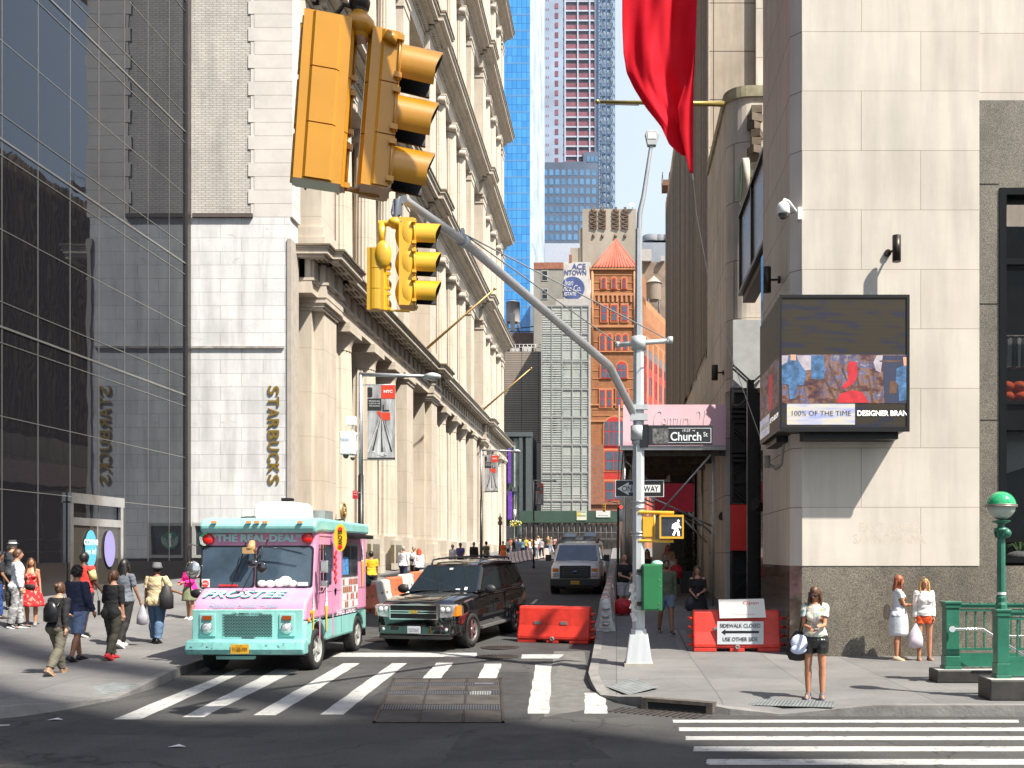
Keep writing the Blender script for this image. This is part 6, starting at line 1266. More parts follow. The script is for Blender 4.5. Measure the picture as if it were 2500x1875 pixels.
# ---- ice cream truck ----
TK = Thing('ice_cream_truck', 'pink and mint ice cream truck with FROSTEE lettering parked across the crosswalk', 'truck', (-7.05, 19.3, 0))
PK = M('truck_pink', (.64, .28, .44), .36, var=.13, vs=2.2, coat=.25, stretch=(1, 1, .35)); MT = M('truck_mint', (.25, .54, .51), .38, var=.15, vs=2.4, coat=.2, stretch=(1, 1, .35)); GLT = M('truck_glass', (.03, .045, .06), .03, spec=.9, alpha=.55)
xL, xR = -7.98, -5.84; zs = 1.0
def arch(cy, cz, r, z0, n=10):
    a0 = math.asin((z0-cz)/r); return [(cy+r*cos(a), cz+r*sin(a)) for a in [a0+(pi-2*a0)*i/n for i in range(n+1)]]
low = [(18.45, zs), (18.43, .52)]+arch(19.3, .42, .52, .52)[::-1]+arch(22.28, .42, .50, .52)[::-1]+[(22.95, .52), (22.95, zs)]
b = MB(); b.prism(low, xL, xR, 'yz', 1)
b.prism([(18.45, zs), (18.47, 1.2), (18.52, 1.34), (18.97, 1.6), (19.09, 2.46), (19.09, 2.76), (22.95, 2.76), (22.95, zs)], xL+.0, xR-.0, 'yz', 0)
TK.part('body', b, [PK, MT], bevel=.05)
b = MB(); b.box(xL+.03, xR-.03, 18.41, 18.46, .55, 1.22); TK.part('front_panel', b, MT, bevel=.015)
b = MB(); b.prism([(18.96, 2.66), (18.90, 2.8), (19.0, 2.93), (19.3, 2.97), (23.0, 2.95), (23.02, 2.72), (19.3, 2.70)], xL-.05, xR+.05, 'yz'); TK.part('roof', b, MT, bevel=.05)
b = MB(); b.box(xL+.25, xR-.25, 19.0, 22.6, .4, .52); b.box(xL+.1, xR-.1, 18.9, 19.7, .3, .95); b.box(xL+.1, xR-.1, 21.9, 22.7, .3, .95); TK.part('underbody', b, SI)
b = MB(); b.prism([(18.12, .40), (18.08, .5), (18.12, .66), (18.4, .68), (18.4, .4)], xL+.03, xR+.08, 'yz'); b.box(xL+.03, xL+.2, 18.4, 18.6, .42, .64); TK.part('bumper', b, M('bumper_mint', (.20, .48, .46), .4, var=.25, vs=5, coat=.2), bevel=.03)
b = MB(); b.box(-7.45, -6.75, 18.3, 18.4, .3, .36); TK.part('tow_step', b, MT)
# windscreen
def scr(x0_, x1_, z0_, z1_, o): # on slanted front
    f = lambda z: 19.12+(z-1.6)*(.12/.86)-o
    return [(x0_, f(z0_), z0_), (x1_, f(z0_), z0_), (x1_, f(z1_), z1_), (x0_, f(z1_), z1_)]
def rsc(b, x0_, x1_, z0_, z1_, o, r=.08, mi=0):
    pts = []
    for cx_, cz_, a0 in ((x1_-r, z1_-r, 0), (x0_+r, z1_-r, pi/2), (x0_+r, z0_+r, pi), (x1_-r, z0_+r, 1.5*pi)):
        for i in range(5): a = a0+i*pi/8; x, z = cx_+r*cos(a), cz_+r*sin(a); pts.append((x, 18.97+(z-1.6)*(.12/.86)-o, z))
    n = len(pts); b.add(pts+[(x, y+.03, z) for x, y, z in pts], [tuple(range(n))[::-1]]+[(i, (i+1) % n, n+(i+1) % n, n+i) for i in range(n)], mi)
Xs = lambda u: (u-CU)/FPX*19.15
DARKIN = M('cab_interior', (.03, .035, .045), .7, var=.4, vs=3)
for i, (ua, ub) in enumerate(((499, 627), (634, 767))):
    b = MB(); rsc(b, Xs(ua)-.02, Xs(ub)+.02, 1.585, 2.425, .012); wi = TK.part('windscreen', b, SI)
    b = MB(); rsc(b, Xs(ua)+.015, Xs(ub)-.015, 1.62, 2.39, .022); TK.part('pane', b, M('truck_pane', (.045, .07, .10), .04, var=.5, vs=1.2, spec=1), wi)
    b = MB(); rr = random.Random(i)
    if i == 1:
        for k, (u, v, r_) in enumerate(((648, 1424, .09), (668, 1425, .10), (690, 1423, .11), (705, 1418, .13), (722, 1424, .09))): b.sphere((Xs(u), 18.955, H(v, 19.15)), (r_, .012, r_*.75), 10, 6)
        b.box(Xs(735), Xs(760), 18.93, 18.95, 1.65, 1.72); TK.part('dashboard_bags', b, WH, wi)
    else: b.box(Xs(545), Xs(590), 18.94, 18.955, 1.64, 1.67); TK.part('red_papers', b, REDB, wi)
b = MB(); b.box(Xs(504), Xs(522), 18.935, 18.95, 1.62, 1.78); st = TK.part('sticker', b, WH); b = MB(); b.cyl((Xs(513), 18.928, 1.69), (Xs(513), 18.938, 1.69), .065, .065, 18); a_ = TK.part('apple', b, REDB, st); b = MB(); b.text('NYC', (Xs(513), 18.925, 1.69), .04, off=.03, maxw=.1); TK.part('lettering', b, WH, a_)
# ice cream posters behind glass left pane
# lettering
b = MB(); b.text('“THE REAL DEAL”', (Xs(632)-.02, 19.2, 2.57), .155, off=.045, maxw=1.74, mat=Matrix.Translation((Xs(632)-.02, 19.075, 2.575)) @ Matrix.Rotation(pi/2, 4, 'X'), ext=.006); TK.part('lettering', b, M('letter_mint', (.42, .72, .70), .5))
hood = Matrix.Translation((-7.08, 18.755, 1.478)) @ Matrix.Rotation(atan2(.26, .45), 4, 'X')
b = MB(); b.text('FROSTEE', None, .235, off=.012, shear=.25, mat=hood, maxw=1.55, ext=.034); TK.part('lettering', b, WH); b = MB(); b.text('FROSTEE', None, .24, off=.03, shear=.25, mat=hood @ Matrix.Translation((.014, -.016, 0)), maxw=1.57, ext=.028); TK.part('lettering_outline', b, M('letter_teal', (.05, .33, .40), .5)); b = MB(); hood2 = Matrix.Translation((-7.0, 18.485, 1.285)) @ Matrix.Rotation(1.2, 4, 'X'); b.text('Delicious Frozen Treats', None, .09, off=.01, shear=.35, mat=hood2, maxw=1.3, ext=.03); TK.part('lettering', b, MC['letter_teal'])
# grille, lamps, plate
fX = lambda u: (u-CU)/FPX*18.42; fZ = lambda v: H(v, 18.42)
b = MB(); b.box(fX(545), fX(667), 18.40, 18.415, .68, 1.16); gr = TK.part('grille', b, MT); b = MB()
for r_ in range(16):
    for k in range(15):
        if r_ in (0, 1) and 3 < k < 11 and r_ == 0: continue
        u0 = 546+k*8+(4 if r_ % 2 else 0); b.box(fX(u0), fX(min(666, u0+6)), 18.392, 18.402, fZ(1500+r_*3.45+1.9), fZ(1500+r_*3.45))
b.text('GRUMMAN OLSON', (fX(605), 18.39, fZ(1498)), .045, off=.02, maxw=fX(640)-fX(568)); b.box(fX(592), fX(622), 18.38, 18.402, .66, .70); TK.part('slots', b, BK, gr)
for u in (508, 702):
    b = MB(); c0 = fX(u); b.box(c0-.15, c0+.15, 18.385, 18.41, fZ(1554), fZ(1498)); hp_ = TK.part('lamp_panel', b, MT, bevel=.012); b = MB(); c = Vector((c0, 18.38, fZ(1533))); b.lathe((0,0,0), [(.105, 0), (.105, .03), (.09, .035)], 22, mi=1); b.sphere((0,0,.02), (.092, .092, .04), 18, 6, z0=0); b.xf(Matrix.Translation(c) @ Matrix.Rotation(pi/2, 4, 'X')); TK.part('headlight', b, [M('headlight_glass', (.55, .58, .6), .12, .3, var=.5, vs=25, spec=1), MC['chrome']], hp_)
    b = MB(); b.box(c0-.085, c0+.085, 18.36, 18.385, fZ(1513), fZ(1503)); TK.part('turn_signal', b, M('amber_lens_dark', (.3, .06, .01), .2), hp_)
b = MB(); q = fX(603); b.box(q-.165, q+.165, 18.06, 18.075, .43, .60, 0); pl = TK.part('number_plate', b, M('plate_yellow', (.65, .34, .02), .4)); b = MB(); b.text('91588-MM', (q, 18.055, .505), .085, maxw=.27); b.text('NEW YORK', (q, 18.055, .575), .02, maxw=.12); TK.part('lettering', b, BK, pl)
for u, v in ((514, 1317), (755, 1314)):
    b = MB(); b.lathe((0,0,0), [(.105, 0), (.105, .05), (.08, .07), (.03, .075), (0, .075)], 20); b.xf(Matrix.Translation((Xs(u), 19.07, H(v, 19.2))) @ Matrix.Rotation(pi/2, 4, 'X')); TK.part('flasher_lamp', b, M('lamp_red', (.65, .012, .01), .2, spec=.8))
for u in (529, 613, 633, 653, 738):
    b = MB(); b.obox(((u-CU)/FPX*19.03, 18.90, H(1275, 19.03)), (.10, .05, .035)); TK.part('marker_lamp', b, M('amber_lens', (.75, .22, .02), .25))
# wipers, mirrors, megaphone
b = MB(); y_ = 19.05
W2 = lambda u, v, o=0: Vector((Xs(u), 18.90-o, H(v, 19.1)))
b.tube([W2(612, 1325), W2(600, 1370), W2(582, 1420)], .012, 5); b.tube([W2(665, 1318), W2(660, 1335), W2(700, 1340), W2(748, 1351)], .012, 5); TK.part('wiper', b, BK)
b = MB(); b.tube([W2(663, 1316), W2(645, 1370, .25)], .01, 5); b.sphere(W2(643, 1375, .3), (.11, .05, .08), 12, 6); b.sphere(W2(660, 1385, .22), (.10, .03, .11), 12, 6); TK.part('convex_mirror', b, M('mirror_dark', (.12, .12, .13), .08, .9))
b = MB(); b.cyl(W2(628, 1322, .0), W2(628, 1345, .1), .05, .10, 12); b.obox(W2(624, 1344, .1), (.2, .14, .12)); TK.part('megaphone', b, M('megaphone_tan', (.42, .26, .12), .6)); b = MB(); b.sphere((Xs(762), 19.15, H(1302, 19.15)), .05, 10, 6); TK.part('horn', b, BK)
b = MB(); xm = xR+.12; b.tube([(xR, 19.3, 2.35), (xR+.18, 19.1, 2.35), (xR+.2, 19.05, 2.2), (xR+.2, 19.05, 1.6), (xR+.1, 19.2, 1.5), (xR, 19.3, 1.5)], .012, 6); mb_ = TK.part('mirror_arm', b, BK); b = MB(); b.obox((xR+.2, 19.0, 2.02), (.17, .1, .24)); b.obox((xR+.2, 19.0, 1.68), (.15, .12, .14)); TK.part('mirror', b, MC['chrome'], mb_, bevel=.03)
b = MB(); b.tube([(xL, 19.2, 2.4), (xL-.25, 18.95, 2.45), (xL-.27, 18.9, 2.3), (xL-.2, 18.9, 1.5), (xL-.1, 19.1, 1.45), (xL, 19.2, 1.5)], .014, 6); mb_ = TK.part('mirror_arm', b, BK); b = MB(); b.sphere((xL-.17, 18.93, 1.95), (.15, .06, .18), 14, 8); b.sphere((xL-.1, 18.93, 1.5), (.13, .06, .09), 12, 6, mi=1); TK.part('mirror', b, [MC['chrome'], BK], mb_)
# roof units
b = MB(); c0 = (691-CU)/FPX*20.4; b.prism([(c0-.47, 2.97), (c0-.47, 3.0), (c0-.45, 3.25), (c0-.36, 3.33), (c0+.36, 3.33), (c0+.45, 3.25), (c0+.47, 3.0), (c0+.47, 2.97)], 20.0, 20.95); TK.part('air_conditioner', b, M('aircon_white', (.68, .68, .67), .5), bevel=.04); b = MB(); b.box(c0-.5, c0+.5, 19.97, 20.98, 2.955, 3.0); TK.part('aircon_base', b, MC['conduit_grey'])
b = MB(); c0 = (775-CU)/FPX*21.4; b.box(c0-.28, c0+.25, 21.1, 21.7, 2.96, 3.2); TK.part('vent_box', b, M('vent_zinc', (.38, .38, .38), .4, .5)); b = MB(); b.tube([(-7.7, 20.2, 3.0), (-7.4, 20.6, 3.05), (-7.1, 20.2, 3.02), (-7.5, 19.9, 3.0)], .03, 6); b.tube([(-6.2, 21.6, 3.0), (-6.1, 22, 3.04), (-6.2, 22.4, 3.0)], .02, 5); c0 = (700-CU)/FPX*20.4; b.box(c0-.08, c0+.12, 20.3, 20.5, 3.33, 3.42); TK.part('roof_cables', b, BK)
# right side: door, window, menu, cones
sx = xR+.004
def sp(b, y0, y1, z0, z1_, o=.006, mi=0): b.box(sx, sx+o, y0, y1, z0, z1_, mi)
def Ys(u): return xR*FPX/(u-CU)
b = MB(); sp(b, 19.30, 19.34, .6, 2.6, .012); sp(b, 20.18, 20.22, .6, 2.7, .02); sp(b, 19.3, 20.2, 2.62, 2.66, .012); TK.part('door_trim', b, PK)
b = MB(); sp(b, 19.28, 19.52, 1.55, 2.45, .01); wi = TK.part('side_window', b, BK); b = MB(); sp(b, 19.6, 20.1, 1.65, 2.45, .01); wi = TK.part('side_window', b, BK); b = MB(); sp(b, 19.65, 20.05, 1.7, 2.4, .014); TK.part('pane', b, MC['truck_pane'], wi)
b = MB(); sp(b, 20.85, 22.1, 1.78, 2.5, .02); wi = TK.part('serving_window', b, MC['chrome']); b = MB(); sp(b, 20.92, 21.45, 1.84, 2.44, .026); sp(b, 21.52, 22.04, 1.84, 2.44, .026); TK.part('pane', b, GLB, wi); b = MB(); sp(b, 20.9, 21.3, 1.82, 2.2, .03); TK.part('blue_poster', b, M('poster_blue', (.08, .25, .55), .5, var=.6, vs=14), wi)
b = MB(); sp(b, 20.85, 22.1, 1.08, 1.76, .02); mn = TK.part('menu_board', b, M('menu_grey', (.5, .5, .5), .5)); b = MB(); rr = random.Random(8)
for r_ in range(4):
    for k in range(8): y = 20.9+k*.15; b.box(sx+.021, sx+.026, y, y+.11, 1.12+r_*.16, 1.24+r_*.16, rr.randrange(3))
TK.part('menu_pictures', b, [WH, M('menu_brown', (.3, .12, .06), .5), M('menu_red', (.5, .1, .1), .5)], mn)
b = MB(); b.prism([(20.7, 2.62), (20.7, 2.68), (22.4, 2.68), (22.4, 2.62)], xR, xR+.3, 'yz'); b.box(xR, xR+.3, 20.7, 22.4, 2.6, 2.63); TK.part('awning_roll', b, BK)
def cone(y, z, s):
    b = MB(); n = 8
    for (w, h0, h1, mi) in ((.07, 0, .42, 1),): b.add([(sx+.012, y-w*.45*s, z), (sx+.012, y+w*.45*s, z), (sx+.012, y+w*s, z+h1*s), (sx+.012, y-w*s, z+h1*s)], [(0,1,2,3)], 1)
    b.add([(sx+.014, y-.085*s, z+.42*s), (sx+.014, y+.085*s, z+.42*s), (sx+.014, y+.085*s, z+.5*s), (sx+.014, y-.085*s, z+.5*s)], [(0,1,2,3)], 1)
    for k in range(4): w = .095-.02*k; zz = z+(.5+k*.1)*s; b.add([(sx+.013, y-w*s, zz), (sx+.013, y+w*s, zz), (sx+.013, y+(w-.03)*s, zz+.11*s), (sx+.013, y-(w-.03)*s, zz+.11*s)], [(0,1,2,3)], 0)
    b.add([(sx+.013, y-.02*s, z+.88*s), (sx+.013, y+.02*s, z+.88*s), (sx+.013, y, z+1.0*s)], [(0,1,2)], 0)
    TK.part('cone_picture', b, [WH, M('cone_yellow', (.72, .42, .05), .5)])
cone(19.75, .72, 1.0); cone(18.9, .8, .75); cone(22.55, 1.5, 1.2)
b = MB(); 
for k in range(9): b.sphere((sx+.01, 20.4+.03*(-1)**k, 2.3-k*.075), (.012, .07, .05), 8, 4)
for k in range(3): b.add([(sx+.012, 20.33, 1.55-.0), (sx+.012, 20.47, 1.55), (sx+.012, 20.43, 1.42), (sx+.012, 20.37, 1.42)], [(0,1,2,3)], 1)
TK.part('sundae_picture', b, [REDB, MC['cone_yellow']])
b = MB(); b.text('SHAKES  SUNDAES', None, .13, off=.03, shear=.2, mat=Matrix.Translation((sx+.006, 21.2, 1.16-.22)) @ Matrix.Rotation(pi/2, 4, 'Z') @ Matrix.Rotation(pi/2, 4, 'X'), maxw=1.5, ext=0)
for i in range(len(b.v)): b.v[i] = (b.v[i][0]+.004, b.v[i][1], b.v[i][2]+.1)
TK.part('lettering', b, M('letter_palepink', (.85, .68, .78), .5))
b = MB(); b.cyl((xR+.1, 20.28, 2.1), (xR+.1, 20.28, 2.1), .01, .01, 4); pts = [(xR+.1+.0, 20.2+.13*cos(a), 2.4+.33*sin(a)) for a in [i*pi/8 for i in range(16)]]
b = MB(); pts = [(xR+.22+.13*cos(a), H(1313, 20)+.28*sin(a)) for a in [i*pi/10 for i in range(20)]]; b.prism(pts, 20.0, 20.02); ss = TK.part('slow_sign', b, M('slow_yellow', (.78, .48, .02), .4)); b = MB(); b.text('SLOW', None, .09, off=.03, mat=Matrix.Translation((xR+.22, 19.99, H(1313, 20))) @ Matrix.Rotation(pi/2, 4, 'X') @ Matrix.Rotation(-pi/2, 4, 'Z'), maxw=.3, ext=0); b.cyl((xR+.22, 19.99, H(1292, 20)), (xR+.22, 20.0, H(1292, 20)), .045, .045, 12, mi=1); b.cyl((xR+.22, 19.99, H(1335, 20)), (xR+.22, 20.0, H(1335, 20)), .045, .045, 12, mi=1); TK.part('lettering', b, [BK, MC['lamp_red']], ss)
for y in (18.75, 18.86): b = MB(); b.sphere((xR+.01, y-.1, .95+(y-18.7)*1.2), (.03, .05, .05), 8, 5); TK.part('side_marker', b, MC['amber_lens'])
wheel(TK, Vector((xR-.14, 19.3, .40)), .40, .24, 1, RIMD, -.05, 5); wheel(TK, Vector((xL+.14, 19.3, .40)), .40, .24, -1, RIMD, -.05, 5); wheel(TK, Vector((xR-.14, 22.28, .46)), .41, .24, 1, RIMD, 0, 5); wheel(TK, Vector((xL+.14, 22.28, .46)), .41, .24, -1, RIMD, 0, 5)
b = MB(); rr = random.Random(1)
for k in range(34): b.sphere((xR+.003, 19.36+k*.1, 1.02), (.004, .009, .009), 5, 3); b.sphere((xR+.003, 19.36+k*.1, 2.66), (.004, .009, .009), 5, 3)
for k in range(14): b.sphere((xR+.003, 20.24, .62+k*.14), (.004, .009, .009), 5, 3); b.sphere((xR+.003, 22.85, .62+k*.14), (.004, .009, .009), 5, 3)
for k in range(22): b.sphere((xL+.06+k*.096, 18.405, .60), (.008, .004, .008), 5, 3); b.sphere((xL+.06+k*.096, 18.405, 1.2), (.008, .004, .008), 5, 3)
TK.part('rivets', b, M('rivet_grey', (.3, .33, .34), .5)); b = MB(); b.box(xR, xR+.004, 19.34, 22.95, .985, .995); b.box(xR, xR+.004, 20.86, 20.87, .6, 1.05); b.box(xR, xR+.004, 19.28, 22.9, 1.5, 1.505); b.box(xL+.02, xR-.02, 18.40, 18.412, .665, .672); TK.part('seams', b, SI)
for _ in range(16): pass
b = MB()
for k in range(16): q = Vector((rr.uniform(xL+.1, xR-.05), 18.085, rr.uniform(.44, .64))); b.sphere(q, (rr.uniform(.008, .03), .004, rr.uniform(.004, .012)), 6, 4)
TK.part('bumper_chips', b, M('chip_rust', (.09, .06, .05), .8))
# ---- generic car body in its own frame: x across, y towards the rear, front axle at the origin ----
def carshell(t, S_, paintm, lowm, name='body'):
    """S_ = stations (y, half width, z bottom, z shoulder, z top)"""
    rings = []
    for (y, w, zb, zs_, zt_) in S_:
        pr = [(-w*.86, zb), (-w*.98, zb+.08), (-w, zb+(zs_-zb)*.5), (-w*.985, zs_-.06), (-w*.93, zs_), (-w*.8, zt_-.015), (-w*.4, zt_), (0, zt_+.012)]
        pr = pr+[(-x, z) for x, z in pr[-2::-1]]
        rings.append([Vector((x, y, z)) for x, z in pr])
    b = MB(); b.loft(rings); return t.part(name, b, paintm)
def quadp(b, p, o, th=.008, mi=0):
    """panel on four points pushed out along its normal"""
    p = [Vector(q) for q in p]; n_ = (p[1]-p[0]).cross(p[3]-p[0]).normalized(); f = [q+n_*o for q in p]; k = [q+n_*(o-th) for q in p]
    b.add(f+k, [(0,1,2,3), (0,4,5,1), (1,5,6,2), (2,6,7,3), (3,7,4,0)], mi)
def lerp4(p, s, q): return p[0].lerp(p[1], s).lerp(p[3].lerp(p[2], s), q)
def subq(p, s0, s1, q0, q1): p = [Vector(a) for a in p]; return [lerp4(p, s0, q0), lerp4(p, s1, q0), lerp4(p, s1, q1), lerp4(p, s0, q1)]
# ---- black SUV ----
BP = M('black_car_paint', (.006, .006, .007), .05, 0, var=.05, spec=.8, coat=1); CG = M('car_glass', (.012, .018, .022), .02, spec=1); BPL = M('black_plastic', (.02, .02, .021), .5)
SV = Thing('black_suv', 'shiny black full size SUV with roof rack and gold badge waiting at the stop line', 'car', (-4.33, 23.05, .12), -.222, None, True); SV.o.rotation_euler = (.03, 0, -.222)
carshell(SV, [(-.93, .70, .38, .60, .70), (-.92, .84, .34, .82, .98), (-.88, .92, .32, .92, 1.06), (-.80, .965, .31, .98, 1.11), (-.66, .99, .31, 1.02, 1.14), (-.3, 1.0, .34, 1.08, 1.19), (.3, 1.0, .34, 1.12, 1.215), (.72, 1.0, .32, 1.14, 1.22), (1.5, 1.0, .32, 1.18, 1.24), (3.6, 1.0, .34, 1.20, 1.25), (4.1, .985, .38, 1.20, 1.25), (4.25, .9, .45, 1.15, 1.2)], BP, BPL)
# greenhouse
wb, wt = .93, .74; zb_, ztp = 1.19, 1.86
A = [Vector((-wb, .62, zb_)), Vector((wb, .62, zb_)), Vector((wt, 1.42, ztp-.03)), Vector((-wt, 1.42, ztp-.03))]
B = [Vector((-wb, 4.2, zb_)), Vector((wb, 4.2, zb_)), Vector((wt, 4.0, ztp-.03)), Vector((-wt, 4.0, ztp-.03))]
b = MB(); b.add(A+B, [(0,1,2,3), (5,4,7,6), (1,5,6,2), (4,0,3,7), (3,2,6,7), (0,4,5,1)]); SV.part('cabin', b, BP, bevel=.08)
b = MB(); rg = []
for (y, z, w) in ((1.40, ztp-.03, .70), (1.6, ztp+.015, .72), (2.6, ztp+.045, .73), (3.7, ztp+.02, .72), (4.02, ztp-.04, .68)): rg.append([Vector((-w, y, z-.06)), Vector((-w*.95, y, z)), Vector((-w*.5, y, z+.02)), Vector((0, y, z+.025)), Vector((w*.5, y, z+.02)), Vector((w*.95, y, z)), Vector((w, y, z-.06))])
b.loft(rg, caps=True); SV.part('roof', b, BP)
b = MB(); quadp(b, subq(A, .035, .965, .04, .95), .006); SV.part('windscreen', b, CG)
Rs = [A[1], B[1], B[2], A[2]]; Ls = [B[0], A[0], A[3], B[3]]
for (nm, pane, segs) in (('right', Rs, ((.07, .28), (.30, .52), (.55, .95))), ('left', Ls, ((.05, .45), (.48, .70), (.72, .93)))):
    for (s0, s1) in segs: b = MB(); quadp(b, subq(pane, s0, s1, .10, .90), .008); SV.part('side_window', b, CG)
b = MB(); quadp(b, subq([B[1], B[0], B[3], B[2]], .06, .94, .1, .9), .01); SV.part('rear_window', b, CG)
# fascia
b = MB(); b.box(-.58, .58, -1.0, -.86, 1.02, 1.045); b.box(-.56, .56, -1.0, -.86, .70, .725); b.box(-.56, .56, -1.0, -.86, .885, .905); b.box(-.56, .56, -1.0, -.86, .835, .855); b.box(-.58, -.555, -1.0, -.86, .70, 1.045); b.box(.555, .58, -1.0, -.86, .70, 1.045); SV.part('grille_trim', b, MC['chrome'])
b = MB(); b.box(-.55, .55, -.975, -.86, .725, 1.02); gr = SV.part('grille', b, M('grille_mesh', (.008, .008, .008), .6)); b = MB()
for k in range(22): b.obox((-.54+k*.052, -.985, .80), (.008, .01, .12), 0, 0, 0, .6); b.obox((-.54+k*.052, -.985, .94), (.008, .01, .10), 0, 0, 0, .6)
SV.part('grille_bars', b, M('bar_grey', (.06, .06, .06), .4, .6), gr)
b = MB(); b.box(-.11, .11, -1.02, -.99, .858, .892); b.prism([(-.055, .835), (.07, .835), (.055, .915), (-.07, .915)], -1.025, -.99); SV.part('badge', b, M('gold_badge', (.65, .42, .10), .25, .8))
for s in (-1, 1):
    b = MB(); b.prism([(s*.60, .74), (s*.90, .76), (s*.965, .98), (s*.93, 1.03), (s*.61, 1.04)], -.955, -.66); hl = SV.part('headlight', b, M('suv_headlight', (.42, .42, .43), .08, .4, var=.4, vs=12, spec=1), bevel=.02)
    b = MB(); b.box(min(s*.9, s*.985), max(s*.9, s*.995), -.90, -.60, .78, 1.0); SV.part('amber_corner', b, MC['amber_lens'], hl)
    b = MB(); 
    for xx in (.68, .81): b.sphere((s*xx, -.955, .93), (.055, .02, .055), 12, 6)
    SV.part('bulb', b, WH, hl); b = MB(); b.sphere((s*.76, -.93, .47), (.05, .02, .05), 12, 6); SV.part('fog_lamp', b, MC['headlight_glass'])
    b = MB(); b.box(min(s*.4, s*.58), max(s*.4, s*.58), -.955, -.90, .46, .54); SV.part('tow_hook_slot', b, SI)
    b = MB(); b.sphere((s*1.13, .92, 1.27), (.15, .08, .115), 14, 8); b.cyl((s*.92, .9, 1.22), (s*1.05, .92, 1.25), .03, .03, 8); SV.part('mirror', b, BPL)
    b = MB(); b.box(min(s*.93, s*1.07), max(s*.93, s*1.07), .55, 2.6, .36, .42); SV.part('running_board', b, M('step_grey', (.12, .12, .12), .5))
    for y_ in (0, 3.05):
        b = MB(); n = 16; vs = []
        for i in range(n+1): a = pi*i/n; vs += [(s*1.012, y_+.47*cos(a), .38+.47*sin(a)), (s*1.012, y_+.40*cos(a), .38+.40*sin(a)), (s*.9, y_+.47*cos(a), .38+.47*sin(a))]
        b.add(vs, [(3*i, 3*i+1, 3*i+4, 3*i+3) for i in range(n)]+[(3*i+2, 3*i, 3*i+3, 3*i+5) for i in range(n)], 0); b.cyl((s*1.004, y_, .38), (s*.7, y_, .38), .42, .42, 24, mi=1); SV.part('wheel_arch', b, [BP, SI])
    b = MB(); b.box(min(s*.98, s*1.015), max(s*.98, s*1.015), .7, 3.4, .62, .68); b.box(min(s*.98, s*1.012), max(s*.98, s*1.012), .62, 3.9, 1.13, 1.145); SV.part('side_moulding', b, BPL)
    for yy in (1.62, 2.55): b = MB(); b.box(min(s*.98, s*1.03), max(s*.98, s*1.03), yy, yy+.16, 1.03, 1.055); SV.part('door_handle', b, BP)
    b = MB()
    for yy in (1.5, 2.35): b.box(min(s*.985, s*1.006), max(s*.985, s*1.006), yy, yy+.012, .5, 1.14)
    SV.part('door_gap', b, SI)
b = MB(); b.prism([(-.93, .56), (-.955, .38), (-.93, .32), (-.7, .32), (-.7, .56)], -.86, .86, 'yz'); SV.part('bumper', b, BP, bevel=.02); b = MB(); b.box(-.85, .85, -.97, -.75, .26, .33); SV.part('air_dam', b, BPL)
b = MB(); b.box(-.155, .155, -.985, -.965, .39, .55); pl = SV.part('number_plate', b, M('plate_white', (.55, .58, .62), .4)); b = MB(); b.text('T527503C', (0, -.99, .46), .08, maxw=.26); SV.part('lettering', b, BK, pl)
b = MB()
for s in (-1, 1):
    b.tube([(s*.62, 1.5, 1.86), (s*.63, 1.62, 1.95), (s*.63, 2.6, 1.98), (s*.62, 3.7, 1.96), (s*.61, 3.85, 1.87)], .022, 7)
for yy in (1.9, 3.3): b.tube([(-.63, yy, 1.97), (0, yy, 2.0), (.63, yy, 1.97)], .02, 7)
SV.part('roof_rack', b, BPL); b = MB(); b.tube([(-.7, .64, 1.235), (-.1, .70, 1.27)], .012, 5); b.tube([(.0, .64, 1.235), (.55, .70, 1.27)], .012, 5); SV.part('wiper', b, BPL); b = MB(); quadp(b, subq(A, .80, .84, .10, .2), .012); quadp(b, subq(A, .68, .74, .08, .14), .012); SV.part('registration_sticker', b, WH); b = MB(); quadp(b, subq(A, .46, .52, .82, .88), .012); SV.part('toll_tag', b, M('tag', (.5, .52, .54), .5))
b = MB(); b.box(-.97, .97, -.6, 4.0, .3, .4); SV.part('underbody', b, SI)
for x_, y_, s, st in ((.905, 0, 1, -.10), (-.905, 0, -1, -.10), (.905, 3.05, 1, 0), (-.905, 3.05, -1, 0)): wheel(SV, Vector((x_, y_, .39)), .39, .265, s, MC['wheel_rim'], st, 6)
# ---- white work van ----
VW = M('van_white', (.84, .81, .76), .3, var=.06, coat=.3)
VN = Thing('work_van', 'white work van with black grille and loaded roof rack driving up the street', 'van', (-1.62, 40.1, g(40.1)), .0, None, True); VN.o.rotation_euler = (.028, 0, -.03)
carshell(VN, [(-.85, .80, .36, .7, .85), (-.83, .92, .33, 1.08, 1.16), (-.5, 1.0, .3, 1.15, 1.24), (.1, 1.01, .3, 1.22, 1.32), (.5, 1.01, .3, 1.28, 1.34), (4.6, 1.01, .3, 1.3, 1.36)], VW, BPL)
A = [Vector((-.98, .12, 1.27)), Vector((.98, .12, 1.27)), Vector((.82, .75, 2.02)), Vector((-.82, .75, 2.02))]; B = [Vector((-.98, 4.6, 1.27)), Vector((.98, 4.6, 1.27)), Vector((.84, 4.55, 2.05)), Vector((-.84, 4.55, 2.05))]
b = MB(); b.add(A+B, [(0,1,2,3), (5,4,7,6), (1,5,6,2), (4,0,3,7), (3,2,6,7), (0,4,5,1)]); VN.part('cabin', b, VW, bevel=.07)
b = MB(); quadp(b, subq(A, .05, .95, .06, .9), .012); VN.part('windscreen', b, MC['truck_pane'])
Rs = [A[1], B[1], B[2], A[2]]
for s0, s1 in ((.05, .22), (.25, .45), (.5, .7)): b = MB(); quadp(b, subq(Rs, s0, s1, .12, .85), .012); VN.part('side_window', b, CG)
b = MB(); b.box(-.62, .62, -.92, -.8, .66, 1.16); gr = VN.part('grille', b, BPL, bevel=.02); b = MB()
for zz in (.78, .88, .98, 1.06): b.box(-.5, .5, -.94, -.92, zz, zz+.04)
